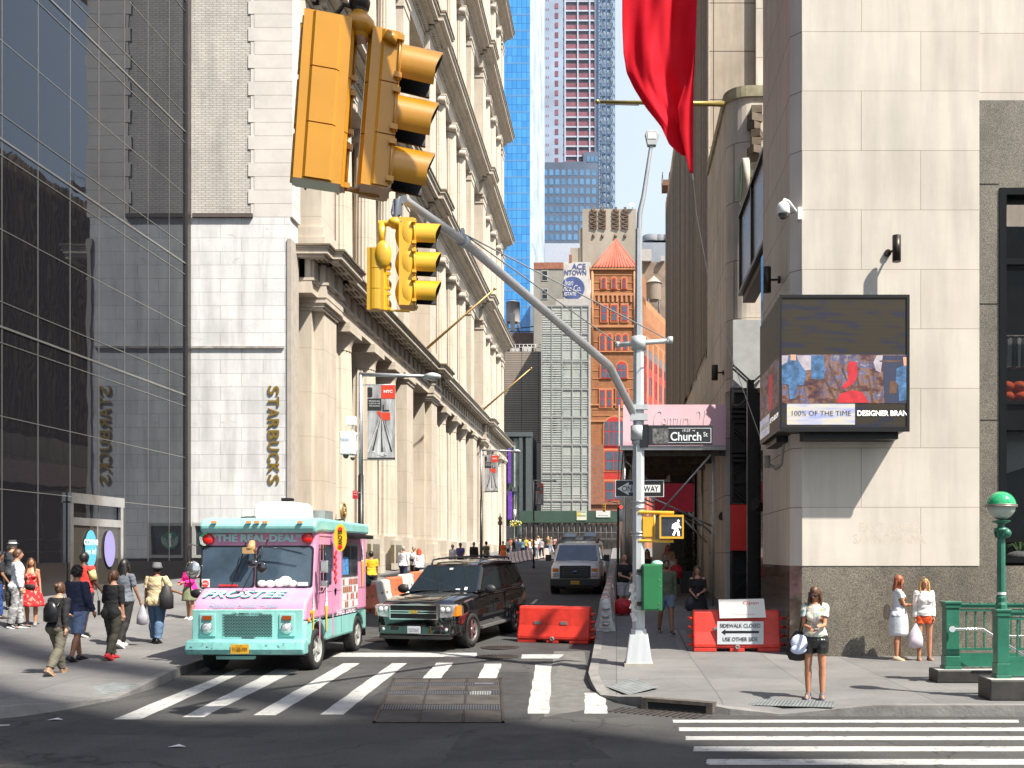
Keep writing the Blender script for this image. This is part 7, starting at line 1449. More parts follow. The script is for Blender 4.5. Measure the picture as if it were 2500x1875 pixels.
for xx in (-.5, .46): b.box(xx, xx+.05, -.94, -.92, .72, 1.1)
VN.part('grille_bars', b, M('grille_grey', (.06, .06, .06), .4), gr); b = MB(); b.sphere((0, -.945, .92), (.11, .02, .045), 16, 6); VN.part('badge', b, M('badge_blue', (.08, .12, .3), .2, .5))
for s in (-1, 1):
    b = MB(); b.box(min(s*.66, s*.9), max(s*.66, s*.9), -.9, -.78, .72, .9); hl = VN.part('headlight', b, MC['headlight_glass'], bevel=.02); b = MB(); b.box(min(s*.66, s*.9), max(s*.66, s*.9), -.89, -.78, .93, 1.05); VN.part('turn_signal', b, MC['amber_lens'], hl)
    b = MB(); b.box(min(s*1.08, s*1.32), max(s*1.08, s*1.32), .45, .55, 1.3, 1.56); b.cyl((s*.95, .5, 1.36), (s*1.1, .5, 1.36), .03, .03, 6); VN.part('mirror', b, BPL, bevel=.03)
b = MB(); b.box(-1.0, 1.0, -.98, -.8, .34, .64); VN.part('bumper', b, BPL, bevel=.03); b = MB(); b.box(-.17, .17, -.995, -.98, .42, .56); pl = VN.part('number_plate', b, MC['plate_yellow']); b = MB(); b.text('57820-MK', (0, -1.0, .49), .07, maxw=.26); VN.part('lettering', b, BK, pl)
b = MB()
for yy in (.9, 1.9, 2.9): b.box(-.8, .8, yy, yy+.05, 2.12, 2.17); b.cyl((-.75, yy, 2.03), (-.75, yy, 2.15), .03, .03, 6); b.cyl((.75, yy, 2.03), (.75, yy, 2.15), .03, .03, 6)
for xx in (-.75, -.3, .2, .75): b.box(xx, xx+.04, .8, 3.4, 2.17, 2.21)
b.obox((-.35, 1.4, 2.32), (.5, .5, .1), 0, 0, .3); b.obox((.45, 1.7, 2.34), (.45, .5, .12), 0, 0, .35); b.obox((.05, 1.2, 2.27), (.35, .3, .12)); b.obox((-.6, .9, 2.22), (.25, .1, .12), .4); b.obox((.6, .9, 2.22), (.25, .1, .12), -.4); VN.part('roof_rack', b, M('rack_metal', (.32, .33, .34), .4, .6))
for x_, y_, s in ((.92, 0, 1), (-.92, 0, -1), (.92, 3.3, 1), (-.92, 3.3, -1)):
    wheel(VN, Vector((x_, y_, .37)), .37, .25, s, RIMD, 0, 6); b = MB(); b.cyl((s*1.013, y_, .38), (s*.7, y_, .38), .43, .43, 24); VN.part('wheel_arch', b, SI)
b = MB(); b.box(-.97, .97, -.6, 4.4, .28, .36); VN.part('underbody', b, SI)
# ---------------- barriers ----------------
BR = M('barrier_red', (.62, .034, .02), .5, var=.24, vs=3.5, coat=.1, bmp=.15, bs=12); BO = M('barrier_faded_orange', (.66, .16, .07), .55, var=.2, vs=2.0); BWt = M('barrier_white', (.62, .62, .60), .5, var=.15, vs=2.5); BS = M('slot_grey', (.22, .2, .2), .6)
def barrier(loc, rz, L, Hh, mat, label, striped=None, group='plastic water filled barriers', detail=True, rx=0):
    t = Thing('road_barrier', label, 'barrier', loc, rz, group, True); t.o.rotation_euler = (rx, 0, rz); h = Hh
    pr = [(-.25, .07), (-.25, .16), (-.17, .42), (-.115, h-.06), (-.08, h), (.08, h), (.115, h-.06), (.17, .42), (.25, .16), (.25, .07)]
    b = MB()
    if striped:
        n = 4
        for k in range(n): b.prism(pr, -L/2+k*L/n, -L/2+(k+1)*L/n, 'yz', k % 2)
        bd = t.part('body', b, [BWt, striped])
    else: b.prism(pr, -L/2, L/2, 'yz'); bd = t.part('body', b, mat, bevel=.035)
    if not detail: return t
    b = MB()
    for x0_, x1_ in ((-L/2, -L/2+L*.27), (-L*.09, L*.09), (L/2-L*.27, L/2)): b.box(x0_+.01, x1_-.01, -.24, .24, 0, .075)
    t.part('feet', b, mat if not striped else BWt, bd, bevel=.01)
    for s in (-1, 1):
        b = MB()
        for k in range(4):
            zz = h*.12+k*h*.215; b.cyl((s*(L/2+.02), 0, zz), (s*(L/2+.02), 0, zz+.055), .085, .085, 14)
            b.box(min(s*(L/2-.04), s*(L/2+.03)), max(s*(L/2-.04), s*(L/2+.03)), -.07, .07, zz, zz+.055)
        t.part('hinge_lugs', b, mat if not striped else BWt, bd)
    b = MB()
    for xx in (-.42, .28): b.obox((xx*L/1.9, -.20+.045, .48), (.17, .05, .075))
    if not striped: t.part('fork_slot', b, BS, bd)
    b = MB(); b.lathe((0,0,0), [(.055, 0), (.055, .03), (.03, .035), (.012, .02)], 14); b.xf(Matrix.Translation((0, -.245, .1)) @ Matrix.Rotation(pi/2, 4, 'X')); t.part('drain_plug', b, BS, bd)
    return t
q0, q1 = Vector((-2.40, 23.95)), Vector((-.55, 23.4)); c = (q0+q1)/2; barrier((c.x, c.y+.15, g(c.y)), atan2(q1.y-q0.y, q1.x-q0.x), 1.82, .88, BR, 'bright red plastic barrier on the road between the black car and the white barrier', group='plastic water filled barriers')
SG = X(1800, 20.9)
tb = barrier((SG, 21.15, gs(2, 21)), 0, 1.86, .88, BR, 'bright red plastic barrier on the right pavement carrying the SIDEWALK CLOSED sign')
t = Thing('closed_sign', 'white SIDEWALK CLOSED USE OTHER SIDE sign with a black arrow on the red barrier', 'sign', P(1807, 1573, 20.88)); yq = 20.88; fx = lambda u: X(u, yq); fz = lambda v: H(v, yq)
b = MB(); b.box(fx(1751), fx(1864), yq, yq+.012, fz(1573), fz(1517)); pl = t.part('plate', b, M('sign_pale', (.56, .6, .64), .4, var=.06)); b = MB(); yy = yq-.003
b.text('SIDEWALK CLOSED', (fx(1807), yy, fz(1527.5)), .085, maxw=.86, off=.012); b.text('USE OTHER SIDE', (fx(1807), yy, fz(1560.5)), .085, maxw=.74, off=.012)
b.add([(fx(1761), yy, fz(1543.5)), (fx(1771), yy, fz(1551)), (fx(1771), yy, fz(1546)), (fx(1853), yy, fz(1546)), (fx(1853), yy, fz(1540)), (fx(1771), yy, fz(1540)), (fx(1771), yy, fz(1536))], [tuple(range(7))]); t.part('lettering', b, BK, pl)
t = Thing('open_sign', 'white folded board reading Open resting on top of the red barrier', 'sign', P(1812, 1500, 21.0)); b = MB(); b.prism([(fx(1758), fz(1510)), (fx(1871), fz(1508)), (fx(1866), fz(1462)), (fx(1755), fz(1464))], 20.94, 20.965); pl = t.part('board', b, WH); b = MB(); b.text('Open', (fx(1834), 20.935, fz(1473)), .095, maxw=.33); b.text('Customers please this sign', (fx(1815), 20.935, fz(1500)), .03, maxw=.5); t.part('lettering', b, M('sign_red_text', (.6, .08, .06), .5), pl)
ORD = ['first', 'second', 'third', 'fourth', 'fifth', 'sixth', 'seventh', 'eighth', 'ninth', 'tenth', 'eleventh', 'twelfth', 'thirteenth', 'fourteenth', 'fifteenth', 'sixteenth', 'seventeenth', 'eighteenth', 'nineteenth', 'twentieth', 'twenty-first', 'twenty-second', 'twenty-third', 'twenty-fourth', 'twenty-fifth', 'twenty-sixth', 'twenty-seventh']
# white end barrier and striped row on the right
c = hit(1481, 1556); tb = barrier((c.x-.02, c.y+.92, g(24.8)), pi/2, 1.7, .92, BWt, 'grey white plastic barrier seen end on beside the red one at the kerb', rx=0)
b = MB()
for k in range(4): b.obox((-.86, 0, .25+k*.17), (.05, .3-.03*k, .05))
tb.part('ribs', b, BWt)
for i in range(14):
    y = 26.9+i*1.98; x = -.32+.02*i; s_ = 'faded red and white striped barrier along the right kerb, %s' % ('nearest of the striped row' if i == 0 else 'one of the receding row left of the man in shorts')
    barrier((x, y, g(y)), pi/2, 1.85, .86, BWt, 'striped barrier in the right kerb row, %s from the white end barrier' % ORD[i], BO, 'striped barriers along the right kerb', i < 2)
for i in range(32):
    y = 31.9+i*1.98; x = -8.15+.012*i+(max(0, i-20)**2)*.018
    if y > 90: break
    if i < 5: m_ = (BO, BWt, BO, BWt, BO)[i]; barrier((x, y, g(y)), pi/2, 1.9, .9, m_, ('faded orange plastic barrier on the left kerb right behind the pink truck', 'white plastic barrier between two orange ones on the left kerb', 'orange plastic barrier on the left kerb beside the mirror of the black car', 'white barrier on the left kerb hidden behind the black car roof', 'second faded orange barrier behind the black car')[i], None, 'plastic barriers on the left kerb')
    else: barrier((x, y, g(y)), pi/2, 1.9, .9, BWt, 'striped barrier in the left kerb row, %s along from the plain orange and white ones' % ORD[i-5], BO, 'striped barriers along the left kerb', False)
# ---------------- subway entrance ----------------
GRN = M('subway_green', (.022, .15, .095), .4, 0, var=.18, vs=2.5, coat=.3, bmp=.1, bs=30); DST = M('plinth_stone', (.035, .033, .032), .5, var=.4, vs=4)
SE = Thing('subway_entrance', 'green painted iron subway entrance railing with steel handrail on dark stone plinths', 'subway entrance', (5.6, 15, .15))
zg = .15
b = MB(); b.box(X(2418, 14.1), 12, 14.1, 14.6, zg, zg+.30, 0); b.box(X(2288, 16.05), 12, 16.05, 16.5, zg, zg+.21, 0); SE.part('plinth', b, DST, bevel=.02)
b = MB(); b.box(X(2418, 14.1)+.02, 12, 14.12, 14.58, zg+.30, zg+.305); b.box(X(2288, 16.05)+.02, 12, 16.07, 16.48, zg+.21, zg+.215); SE.part('plinth_top', b, M('plinth_top_pale', (.45, .44, .42), .7))
def rail(Yc, xa, zb, ztop, zmid, n0):
    b = MB(); b.box(xa, 12, Yc-.05, Yc+.05, ztop-.06, ztop); b.box(xa, 12, Yc-.065, Yc+.065, ztop-.015, ztop+.01); b.box(xa, 12, Yc-.035, Yc+.035, ztop-.12, ztop-.085); b.box(xa, 12, Yc-.04, Yc+.04, zmid, zmid+.035); b.box(xa, 12, Yc-.03, Yc+.03, zb+.03, zmid-.05)
    SE.part('rail', b, GRN); b = MB(); x = xa+.16
    while x < 11.9: b.box(x-.012, x+.012, Yc-.012, Yc+.012, zmid+.03, ztop-.1); b.cyl((x+.07, Yc, ztop+.01), (x+.07, Yc, ztop+.045), .02, .004, 8); x += .148
    SE.part('balusters', b, GRN)
def post(c, w, zb, ztop):
    b = MB(); x, y = c; b.box(x-w*.62, x+w*.62, y-w*.62, y+w*.62, zb, zb+.05); b.box(x-w*.56, x+w*.56, y-w*.56, y+w*.56, zb+.05, zb+.22); b.box(x-w/2, x+w/2, y-w/2, y+w/2, zb+.22, ztop-.09); b.box(x-w*.58, x+w*.58, y-w*.58, y+w*.58, ztop-.09, ztop-.02); b.box(x-w*.66, x+w*.66, y-w*.66, y+w*.66, ztop-.02, ztop+.02); return SE.part('post', b, GRN, bevel=.008)
cb = (X(2321, 16.28), 16.28); post(cb, .22, zg+.21, 1.46); rail(16.28, cb[0]+.1, zg+.215, 1.43, zg+.52, 0)
cf = (X(2444, 14.35), 14.35); post(cf, .175, zg+.30, 1.44); rail(14.35, cf[0]+.08, zg+.30, 1.42, zg+.58, 0)
b = MB(); hy = 16.0; b.tube([P(2326, 1536, hy), P(2400, 1536, hy), P(2500, 1600, hy), P(2650, 1700, hy)], .024, 10); b.tube([P(2440, 1553, 15.8), P(2600, 1553, 15.8)], .02, 8); b.cyl(P(2325, 1536, 16.12), P(2325, 1536, 15.96), .06, .05, 12); SE.part('handrail', b, MC['chrome'])
b = MB(); b.box(cf[0]+.1, 12, 14.6, 16.05, -1.5, .12); SE.part('stairwell', b, MC['void_black'] if 'void_black' in MC else SI)
LP_ = Thing('globe_lamp', 'green and white glass globe lamp on a fluted green post at the subway entrance', 'lamp', (cf[0], cf[1], 1.46)); x, y = cf; zc = H(1235, 14.35)
b = MB(); b.lathe((x, y, 0), [(.085, 1.46), (.085, 1.52), (.07, 1.56), (.075, 1.62), (.062, 1.66), (.06, zc-.52), (.052, zc-.50)], 10, sm=False); LP_.part('post', b, GRN); b = MB(); b.lathe((x, y, 0), [(.07, 1.665), (.07, 1.70)], 12); LP_.part('white_band', b, WH)
b = MB(); b.lathe((x, y, zc), [(.05, -.52), (.06, -.47), (.055, -.44), (.085, -.38), (.11, -.36), (.10, -.33), (.055, -.31), (.05, -.27), (.10, -.245), (.13, -.23), (.13, -.215)], 16)
for k in range(8): a = k*pi/4; b.obox((x+.085*cos(a), y+.085*sin(a), zc-.42), (.02, .03, .09), a, 0, 0, .3)
LP_.part('bracket', b, GRN)
b = MB(); b.sphere((x, y, zc), .212, 28, 8, z0=0); LP_.part('green_glass', b, M('globe_green', (.02, .36, .14), .12, var=.05, spec=.8, coat=.5)); b = MB(); b.sphere((x, y, zc), .205, 28, 8, z1=0); LP_.part('white_glass', b, M('globe_milk', (.45, .52, .46), .15, var=.05, spec=.7)); b = MB(); b.lathe((x, y, zc), [(.205, -.022), (.228, -.02), (.228, -.004), (.214, .0), (.228, .004), (.228, .018), (.205, .02)], 30); LP_.part('ring', b, M('ring_bronze', (.3, .25, .22), .4, .4))
b = MB(); b.sphere((x+.06, y-.05, zc-.40), (.07, .07, .07), 10, 6); LP_.part('camera_ball', b, GRN)
# ---------------- people ----------------
SKL = M('skin_light', (.50, .27, .18), .55, var=.06); SKT = M('skin_tan', (.46, .21, .12), .5, var=.06); SKB = M('skin_brown', (.09, .04, .025), .5, var=.08); SKM = M('skin_medium', (.30, .145, .085), .5, var=.06)
HB = M('hair_brown', (.09, .04, .02), .5, var=.4, vs=25); HK = M('hair_black', (.012, .010, .010), .45, var=.4, vs=25); HR = M('hair_auburn', (.26, .07, .03), .5, var=.4, vs=25); HBL = M('hair_blonde', (.48, .30, .12), .5, var=.3, vs=25); HG = M('hair_grey', (.3, .28, .26), .6, var=.3, vs=25)
def cloth(n, c, **k): k.setdefault('var', .14); k.setdefault('vs', 7); k.setdefault('bmp', .35); k.setdefault('bs', 22); return M('cloth_'+n, c, .85, **k)
EYE = M('eye_dark', (.02, .015, .012), .3); LIP = M('lip_red', (.42, .10, .09), .5); SHA = M('sunglass', (.008, .008, .008), .08, spec=1)
def adir(side, pitch, out): return Vector((side*sin(out), sin(pitch)*cos(out), -cos(pitch)*cos(out)))
def closest(p, a, b):
    d = b-a; L = d.length_squared; t = 0 if L == 0 else max(0, min(1, (p-a).dot(d)/L)); return (p-(a+d*t)).length, t
def remeshed(mb, vox, sm=3):
    me = bpy.data.meshes.new('tmp'); me.from_pydata(mb.v, [], mb.f); me.update(); ob = bpy.data.objects.new('tmp', me); COL.objects.link(ob)
    r = ob.modifiers.new('r', 'REMESH'); r.mode = 'VOXEL'; r.voxel_size = vox; s = ob.modifiers.new('s', 'SMOOTH'); s.factor = .5; s.iterations = sm
    bpy.context.view_layer.update(); dg = bpy.context.evaluated_depsgraph_get(); m2 = bpy.data.meshes.new_from_object(ob.evaluated_get(dg))
    v = [q.co.copy() for q in m2.vertices]; nrm = [q.normal.copy() for q in m2.vertices]; f = [tuple(p.vertices) for p in m2.polygons]
    bpy.data.objects.remove(ob); bpy.data.meshes.remove(me); bpy.data.meshes.remove(m2); return v, nrm, f
def person(label, loc, Hm, face, skin, top=None, bottom=None, hair=('short', HB), fem=False, legs=((.0, 0), (.0, 0)), arms=((.1, .12, .3, .1), (.1, .12, .3, .1)), sleeve=.4, hem=.92, shoes=BK, sole=None, lean=0, headturn=0, headnod=0, vox=.016, group=None, extra=None, fat=1.0, seated=False, sh_soft=.0, neckline=1.455, detail=True, hat=None):
    """face: world yaw the person looks towards (0 = away from the viewer, pi = towards); top=(mat, style), bottom=(mat, kind, hemheight)"""
    s = Hm/1.75; T = Thing('person', label, 'person', loc, face, group, True); R = {}
    hx = .092*(1.06 if fem else 1); sx_ = .155 if fem else .182
    pel = Vector((0, 0, .93)); J = {}
    low = 9
    for i, sd in enumerate((-1, 1)):
        (tp, kn) = legs[i]; h = Vector((sd*hx, 0, .90)); k = h+adir(sd, tp, .03)*.42; a = k+adir(sd, tp-kn, .0)*.41; J[('h', i)], J[('k', i)], J[('a', i)] = h, k, a; low = min(low, a.z)
    dz = .085-low
    for i in (0, 1):
        for c in 'hka': J[(c, i)] += Vector((0, 0, dz))
    pel.z += dz
    def L(v): # lean of the upper body
        v = Vector(v); v.z += dz; r = v-Vector((0, 0, .93+dz)); r = Matrix.Rotation(-lean, 3, 'X') @ r; return r+Vector((0, 0, .93+dz))
    b = MB(); bones = []
    def cap(p, q, r0, r1, tag, n=12): b.cyl(p, q, r0, r1, n); b.sphere(p, r0, n, 8); b.sphere(q, r1, n, 8); bones.append((tag, Vector(p), Vector(q), max(r0, r1)))
    for i, sd in enumerate((-1, 1)):
        h, k, a = J[('h', i)], J[('k', i)], J[('a', i)]
        cap(h+Vector((0, 0, .02)), k, .092*fat, .056, ('thigh', i)); mid = k.lerp(a, .3); cap(k, mid+Vector((0, -.016, 0)), .053, .060, ('shin', i)); cap(mid+Vector((0, -.016, 0)), a, .058, .036, ('shin', i))
        sl = legs[i][0]-legs[i][1]; fd = Vector((sd*.12, cos(sl*.6), sin(sl*.9)-.12)).normalized(); J[('f', i)] = fd; cap(a+Vector((0, -.02, -.035)), a+fd*.15+Vector((0, 0, -.05)), .035, .026, ('foot', i))
    w1, w2 = (.175, .118) if fem else (.165, .148); rings = []
    for (z, w, d, y) in ((.80, .10, .08, 0), (.86, w1*.93, .11, -.01), (.93, w1, .125, -.012), (1.0, w1*.93, .115, 0), (1.09, w2, .095, .005), (1.18, w2*1.05, .10, .01), (1.29, sx_*.86, .118 if fem else .115, .015), (1.38, sx_*.95, .10, .0), (1.44, sx_*.72, .075, -.01), (1.49, .065, .06, -.01)):
        f_ = fat if z < 1.35 else 1; rings.append([L((w*f_*cos(t), y+d*f_*(1 if z > 1 else .95)*sin(t), z)) for t in [j*2*pi/20 for j in range(20)]])
    b.loft(rings); bones.append(('torso', L((0, 0, .9)), L((0, 0, 1.42)), .15))
    if fem:
        for sd in (-1, 1): b.sphere(L((sd*.068, .085, 1.27)), (.062, .055, .06), 12, 8)
    for sd in (-1, 1): b.sphere(Vector((sd*.075*fat, -.075, .90+dz)), (.09*fat, .085, .10), 12, 8)
    for i, sd in enumerate((-1, 1)):
        p1, o1, p2, o2 = arms[i]; S0 = L((sd*sx_, 0, 1.41)); E = S0+adir(sd, p1, o1)*.285; Wr = E+adir(sd, p2, o2)*.25; J[('s', i)], J[('e', i)], J[('w', i)] = S0, E, Wr
        cap(S0, E, .050*(.85 if fem else 1), .038*(.85 if fem else 1), ('uarm', i)); cap(E, Wr, .037*(.85 if fem else 1), .024, ('farm', i)); cap(L((sd*sx_*.4, 0, 1.43)), S0, .05, .05, ('torso2', i))
    nk = L((0, -.005, 1.46)); hc = L((0, .015, 1.635)); cap(nk, L((0, .0, 1.56)), .052 if fem else .06, .05, ('neck', 0))
    HR_ = Matrix.Rotation(headturn, 3, 'Z') @ Matrix.Rotation(-headnod-lean*.3, 3, 'X')
    def hd(v): return hc+HR_ @ Vector(v)
    b.sphere(hc, (.074, .094, .112), 18, 12, R=HR_); b.sphere(hd((0, .032, -.052)), (.050, .056, .058), 14, 8, R=HR_)
    b.sphere(hd((0, .098, -.012)), (.013, .02, .024), 8, 6, R=HR_)
    for sd in (-1, 1): b.sphere(hd((sd*.074, -.002, -.008)), (.012, .022, .032), 8, 6, R=HR_)
    bones.append(('head', hd((0, 0, -.05)), hd((0, 0, .05)), .1))
    if detail: # five fingers per hand, curled a little
        for i, sd in enumerate((-1, 1)):
            W_ = J[('w', i)]; d = (W_-J[('e', i)]).normalized(); side = Vector((0, 1, 0)) if abs(d.y) < .8 else Vector((-sd*1.0, 0, 0)); side = (side-d*side.dot(d)).normalized(); nr = d.cross(side)*sd
            palm = W_+d*.05; b.sphere(palm, (.0,)*3 if False else .034, 10, 6); 
            for j, (o, ln) in enumerate(((.028, .066), (.010, .074), (-.009, .069), (-.027, .054))):
                r0 = palm+side*o+d*.02; m = r0+d*ln*.5+nr*-.006; e = m+(d*.75+nr*-.65).normalized()*ln*.55; cap(r0, m, .0105, .0098, ('hand', i), 6); cap(m, e, .0098, .008, ('hand', i), 6)
            r0 = W_+side*.028+d*.022; m = r0+(side*.75+d*.8).normalized()*.035; cap(r0, m, .0125, .011, ('hand', i), 6); cap(m, m+(d*1.0+side*.1-nr*.3).normalized()*.03, .0105, .009, ('hand', i), 6)
    else:
        for i in (0, 1): W_ = J[('w', i)]; d = (W_-J[('e', i)]).normalized(); cap(W_, W_+d*.09, .03, .025, ('hand', i), 8)
    v, nr, f = remeshed(b, vox, 2)
    def mk(vs, fs, name, mats, parent=None, sm=True):
        m = MB(); m.add([q*s for q in vs], fs, 0, sm); return T.part(name, m, mats, parent)
    body = mk(v, f, 'body', skin)
    tags = []
    for q in v:
        best = None; bd = 9
        for (tg, a, c, r) in bones:
            dd, t = closest(q, a, c); dd -= r*.6
            if dd < bd: bd = dd; best = (tg, t)
        tags.append(best)
    def nm(i): return tags[i][0] if isinstance(tags[i][0], str) else tags[i][0][0]
    def shell(name, mat, keep, off, rnd=0, parent=None):
        ks = [keep(i) for i in range(len(v))]; idx = {}; vs = []; fs = []
        for fc in f:
            if all(ks[i] for i in fc):
                o = []
                for i in fc:
                    if i not in idx: idx[i] = len(vs); q = v[i]; wv = .0022*sin(q.z*38+q.x*30)+.002*sin(q.z*61-q.y*40)+.0015*sin(q.z*95+q.x*70+q.y*50); oo = off(i) if callable(off) else off; vs.append(q+nr[i]*(oo+wv*min(1, oo/.02)))
                    o.append(idx[i])
                fs.append(tuple(o))
        if not fs: return None
        return mk(vs, fs, name, mat)
    zh = lambda i: v[i].z-dz
    if top:
        loose = top[1] if len(top) > 1 else .018
        def kt(i):
            n = nm(i)
            if n in ('torso', 'torso2'): return hem-.02 <= zh(i) and v[i].z < L((0, 0, neckline)).z
            if n == 'thigh': return zh(i) >= hem-.02
            if n == 'uarm': return tags[i][1] <= sleeve*2
            if n == 'farm': return tags[i][1] <= sleeve*2-1
            if n == 'neck': return v[i].z < L((0, 0, neckline)).z
            return False
        shell('shirt' if not fem else 'top', top[0], kt, lambda i: loose*(1.35 if zh(i) < 1.15 and nm(i) == 'torso' else 1)*(1.0 if nm(i) != 'torso2' else .8))
    if bottom:
        kind = bottom[1]; hb = bottom[2] if len(bottom) > 2 else .1
        if kind in ('trousers', 'shorts'):
            wo = bottom[3] if len(bottom) > 3 else .02
            def kb(i):
                n = nm(i)
                if n == 'torso': return zh(i) < 1.0
                if n in ('thigh', 'shin'):
                    if kind == 'trousers': return n == 'thigh' or tags[i][1] < .93 or True and (v[i]-J[('a', tags[i][0][1])]).length > .05
                    return n == 'thigh' and tags[i][1] < hb
                return False
            shell(kind, bottom[0], kb, lambda i: wo*(1.4 if nm(i) == 'shin' else 1)*(.55 if zh(i) > .92 else 1))
        else: # skirt or dress: a flared tube
            zt_, flare = (1.0, hb[1]) if isinstance(hb, tuple) else (1.0, .04); zbm = hb[0] if isinstance(hb, tuple) else hb
            cx = 0; rr_ = []; n = 28
            for j in range(9):
                t = j/8; z = zt_+(zbm-zt_)*t; w = (.176+(.03 if flare > .01 else .012)*min(1, t*3)+flare*t)*fat; d = (.145+.03*min(1, t*3)+flare*t*.8)*fat
                ym = (J[('k', 0)].y+J[('k', 1)].y)/2*t; sp_ = abs(J[('k', 0)].y-J[('k', 1)].y)/2*t
                rr_.append([Vector((w*(1+.05*t*sin(a*7))*cos(a), ym+(d+sp_)*(1+.07*t*sin(a*9+1))*sin(a), z+dz)) for a in [k*2*pi/n for k in range(n)]])
            m = MB(); m.loft(rr_, caps=False); 
            for r2 in rr_[::-1][:1]: pass
            m.v = [tuple(Vector(q)*s) for q in m.v]; o = T.part('skirt', m, bottom[0]); sd_ = o.modifiers.new('thickness', 'SOLIDIFY'); sd_.thickness = .008
    # shoes
    for i in (0, 1):
        a, fd = J[('a', i)], J[('f', i)]; rr_ = []; up = Vector((0, 0, 1)); lat = fd.cross(up).normalized(); upn = lat.cross(fd).normalized()
        base_ = a-upn*.083
        for (t, w, hh) in ((-.065, .028, .075), (-.045, .040, .10), (0, .042, .10), (.05, .044, .085), (.11, .050, .06), (.16, .044, .045), (.195, .022, .03)):
            rr_.append([base_+fd*t+lat*w*x_+upn*(hh*z_) for x_, z_ in ((-1, 0), (-1, .35), (-.75, .85), (0, 1), (.75, .85), (1, .35), (1, 0), (0, 0))])
        m = MB(); m.loft(rr_); m.v = [tuple(Vector(q)*s) for q in m.v]; sh = T.part('shoe', m, shoes)
        if sole: m = MB(); m.loft([[r[0]-upn*.004-lat*.004, r[1]-upn*.010-lat*.004, r[5]-upn*.010+lat*.004, r[6]-upn*.004+lat*.004] for r in rr_], sm=False); m.v = [tuple(Vector(q)*s) for q in m.v]; T.part('sole', m, sole, sh)
    # hair
    hk, hm = hair
    if hk != 'bald':
        m = MB(); cap_r = (.083, .102, .118)
        def ell(t, ph, k=1.0, y=0): return hd((cap_r[0]*k*cos(t)*cos(ph), cap_r[1]*k*sin(t)*cos(ph)-.006+y, cap_r[2]*k*sin(ph)+.006))
        vs = []; nt_, np_ = 28, 12; rr = random.Random(hash(label) % 99)
        for i in range(nt_):
            t = 2*pi*i/nt_; front = max(0, sin(t)); lo = .42*front-.75*(1-front)+(.1 if hk == 'short' else -.1)*(1-front)
            for j in range(np_+1): ph = lo+(pi/2-lo)*j/np_; vs.append(ell(t, ph, 1+rr.uniform(-.02, .035)))
        m.add(vs, [(i*(np_+1)+j, ((i+1) % nt_)*(np_+1)+j, ((i+1) % nt_)*(np_+1)+j+1, i*(np_+1)+j+1) for i in range(nt_) for j in range(np_)], 0, True)
        if hk in ('long', 'shoulder'):
            ln = .30 if hk == 'long' else .17
            rg = []
            for j in range(7):
                t = j/6; c = hd((0, -.055, .02)).lerp(L((0, -.095, 1.60-ln)), t); w = .085+.03*sin(t*3)-.03*t; d = .045-.015*t; rg.append([c+Vector((w*cos(a)*(1+.1*sin(a*6+j)), d*sin(a)*(1+.15*sin(a*5+j)), 0)) for a in [k*pi/8 for k in range(16)]])
            m.loft(rg)
            for sd in (-1, 1):
                m.tube([hd((sd*.078, .03, .03)), hd((sd*.088, .02, -.06)), L((sd*.095, .045, 1.46)), L((sd*.09, .085, 1.60-ln-.02))], [.02, .026, .026, .010], 8)
        if hk == 'bun': m.sphere(hd((0, -.11, .05)), .045, 12, 8)
        if hk == 'ponytail': m.sphere(hd((0, -.105, .02)), .038, 10, 6); m.tube([hd((0, -.12, .02)), hd((0, -.14, -.06)), hd((0, -.12, -.15))], [.03, .035, .012], 8)
        if hk == 'curly':
            for k in range(60): t = rr.uniform(0, 6.28); ph = rr.uniform(-.2, 1.5); q = ell(t, ph, 1.05); (m.sphere(q, .022, 6, 4) if not (sin(t) > .3 and ph < .5) else None)
        m.v = [tuple(Vector(q)*s) for q in m.v]; T.part('hair', m, hm)
    if detail:
        m = MB()
        for sd in (-1, 1): m.sphere(hd((sd*.030, .084, .008)), (.011, .007, .006), 8, 5)
        m.v = [tuple(Vector(q)*s) for q in m.v]; T.part('eyes', m, EYE); m = MB(); m.sphere(hd((0, .083, -.055)), (.021, .008, .006), 8, 5); m.v = [tuple(Vector(q)*s) for q in m.v]; T.part('mouth', m, LIP)
    if hat:
        m = MB(); kind, hm2 = hat
        if kind == 'bucket': prof = [(.135, -.005), (.14, -.012), (.10, .055), (.085, .125), (.07, .14), (0, .145)]
        elif kind == 'fedora': prof = [(.14, .04), (.142, .05), (.098, .045), (.09, .12), (.06, .14), (0, .13)]
        else: prof = [(.09, .03), (.09, .06), (.07, .11), (0, .125)]
        m.lathe((0, 0, 0), prof, 20); m.xf(Matrix.Translation(hd((0, -.008, .0))) @ HR_.to_4x4()); m.v = [tuple(Vector(q)*s) for q in m.v]; T.part('hat', m, hm2)
        if kind == 'fedora': m = MB(); m.lathe((0,0,0), [(.101, .05), (.099, .075)], 20); m.xf(Matrix.Translation(hd((0, -.008, 0))) @ HR_.to_4x4()); m.v = [tuple(Vector(q)*s) for q in m.v]; T.part('hat_band', m, WH)
    T.J = J; T.s = s; T.L = L; T.hd = hd; T.face = face; T.loc = Vector(loc); T.dz = dz
    T.w = lambda q: T.loc+Matrix.Rotation(face, 3, 'Z') @ (Vector(q)*s)   # local body point to world
    return T
def stand(u, v, hpx, fn=gs):
    p = hit(u, v, fn); return p, hpx*p.y/FPX
AW = (.0, .10, .25, .05)
C = cloth
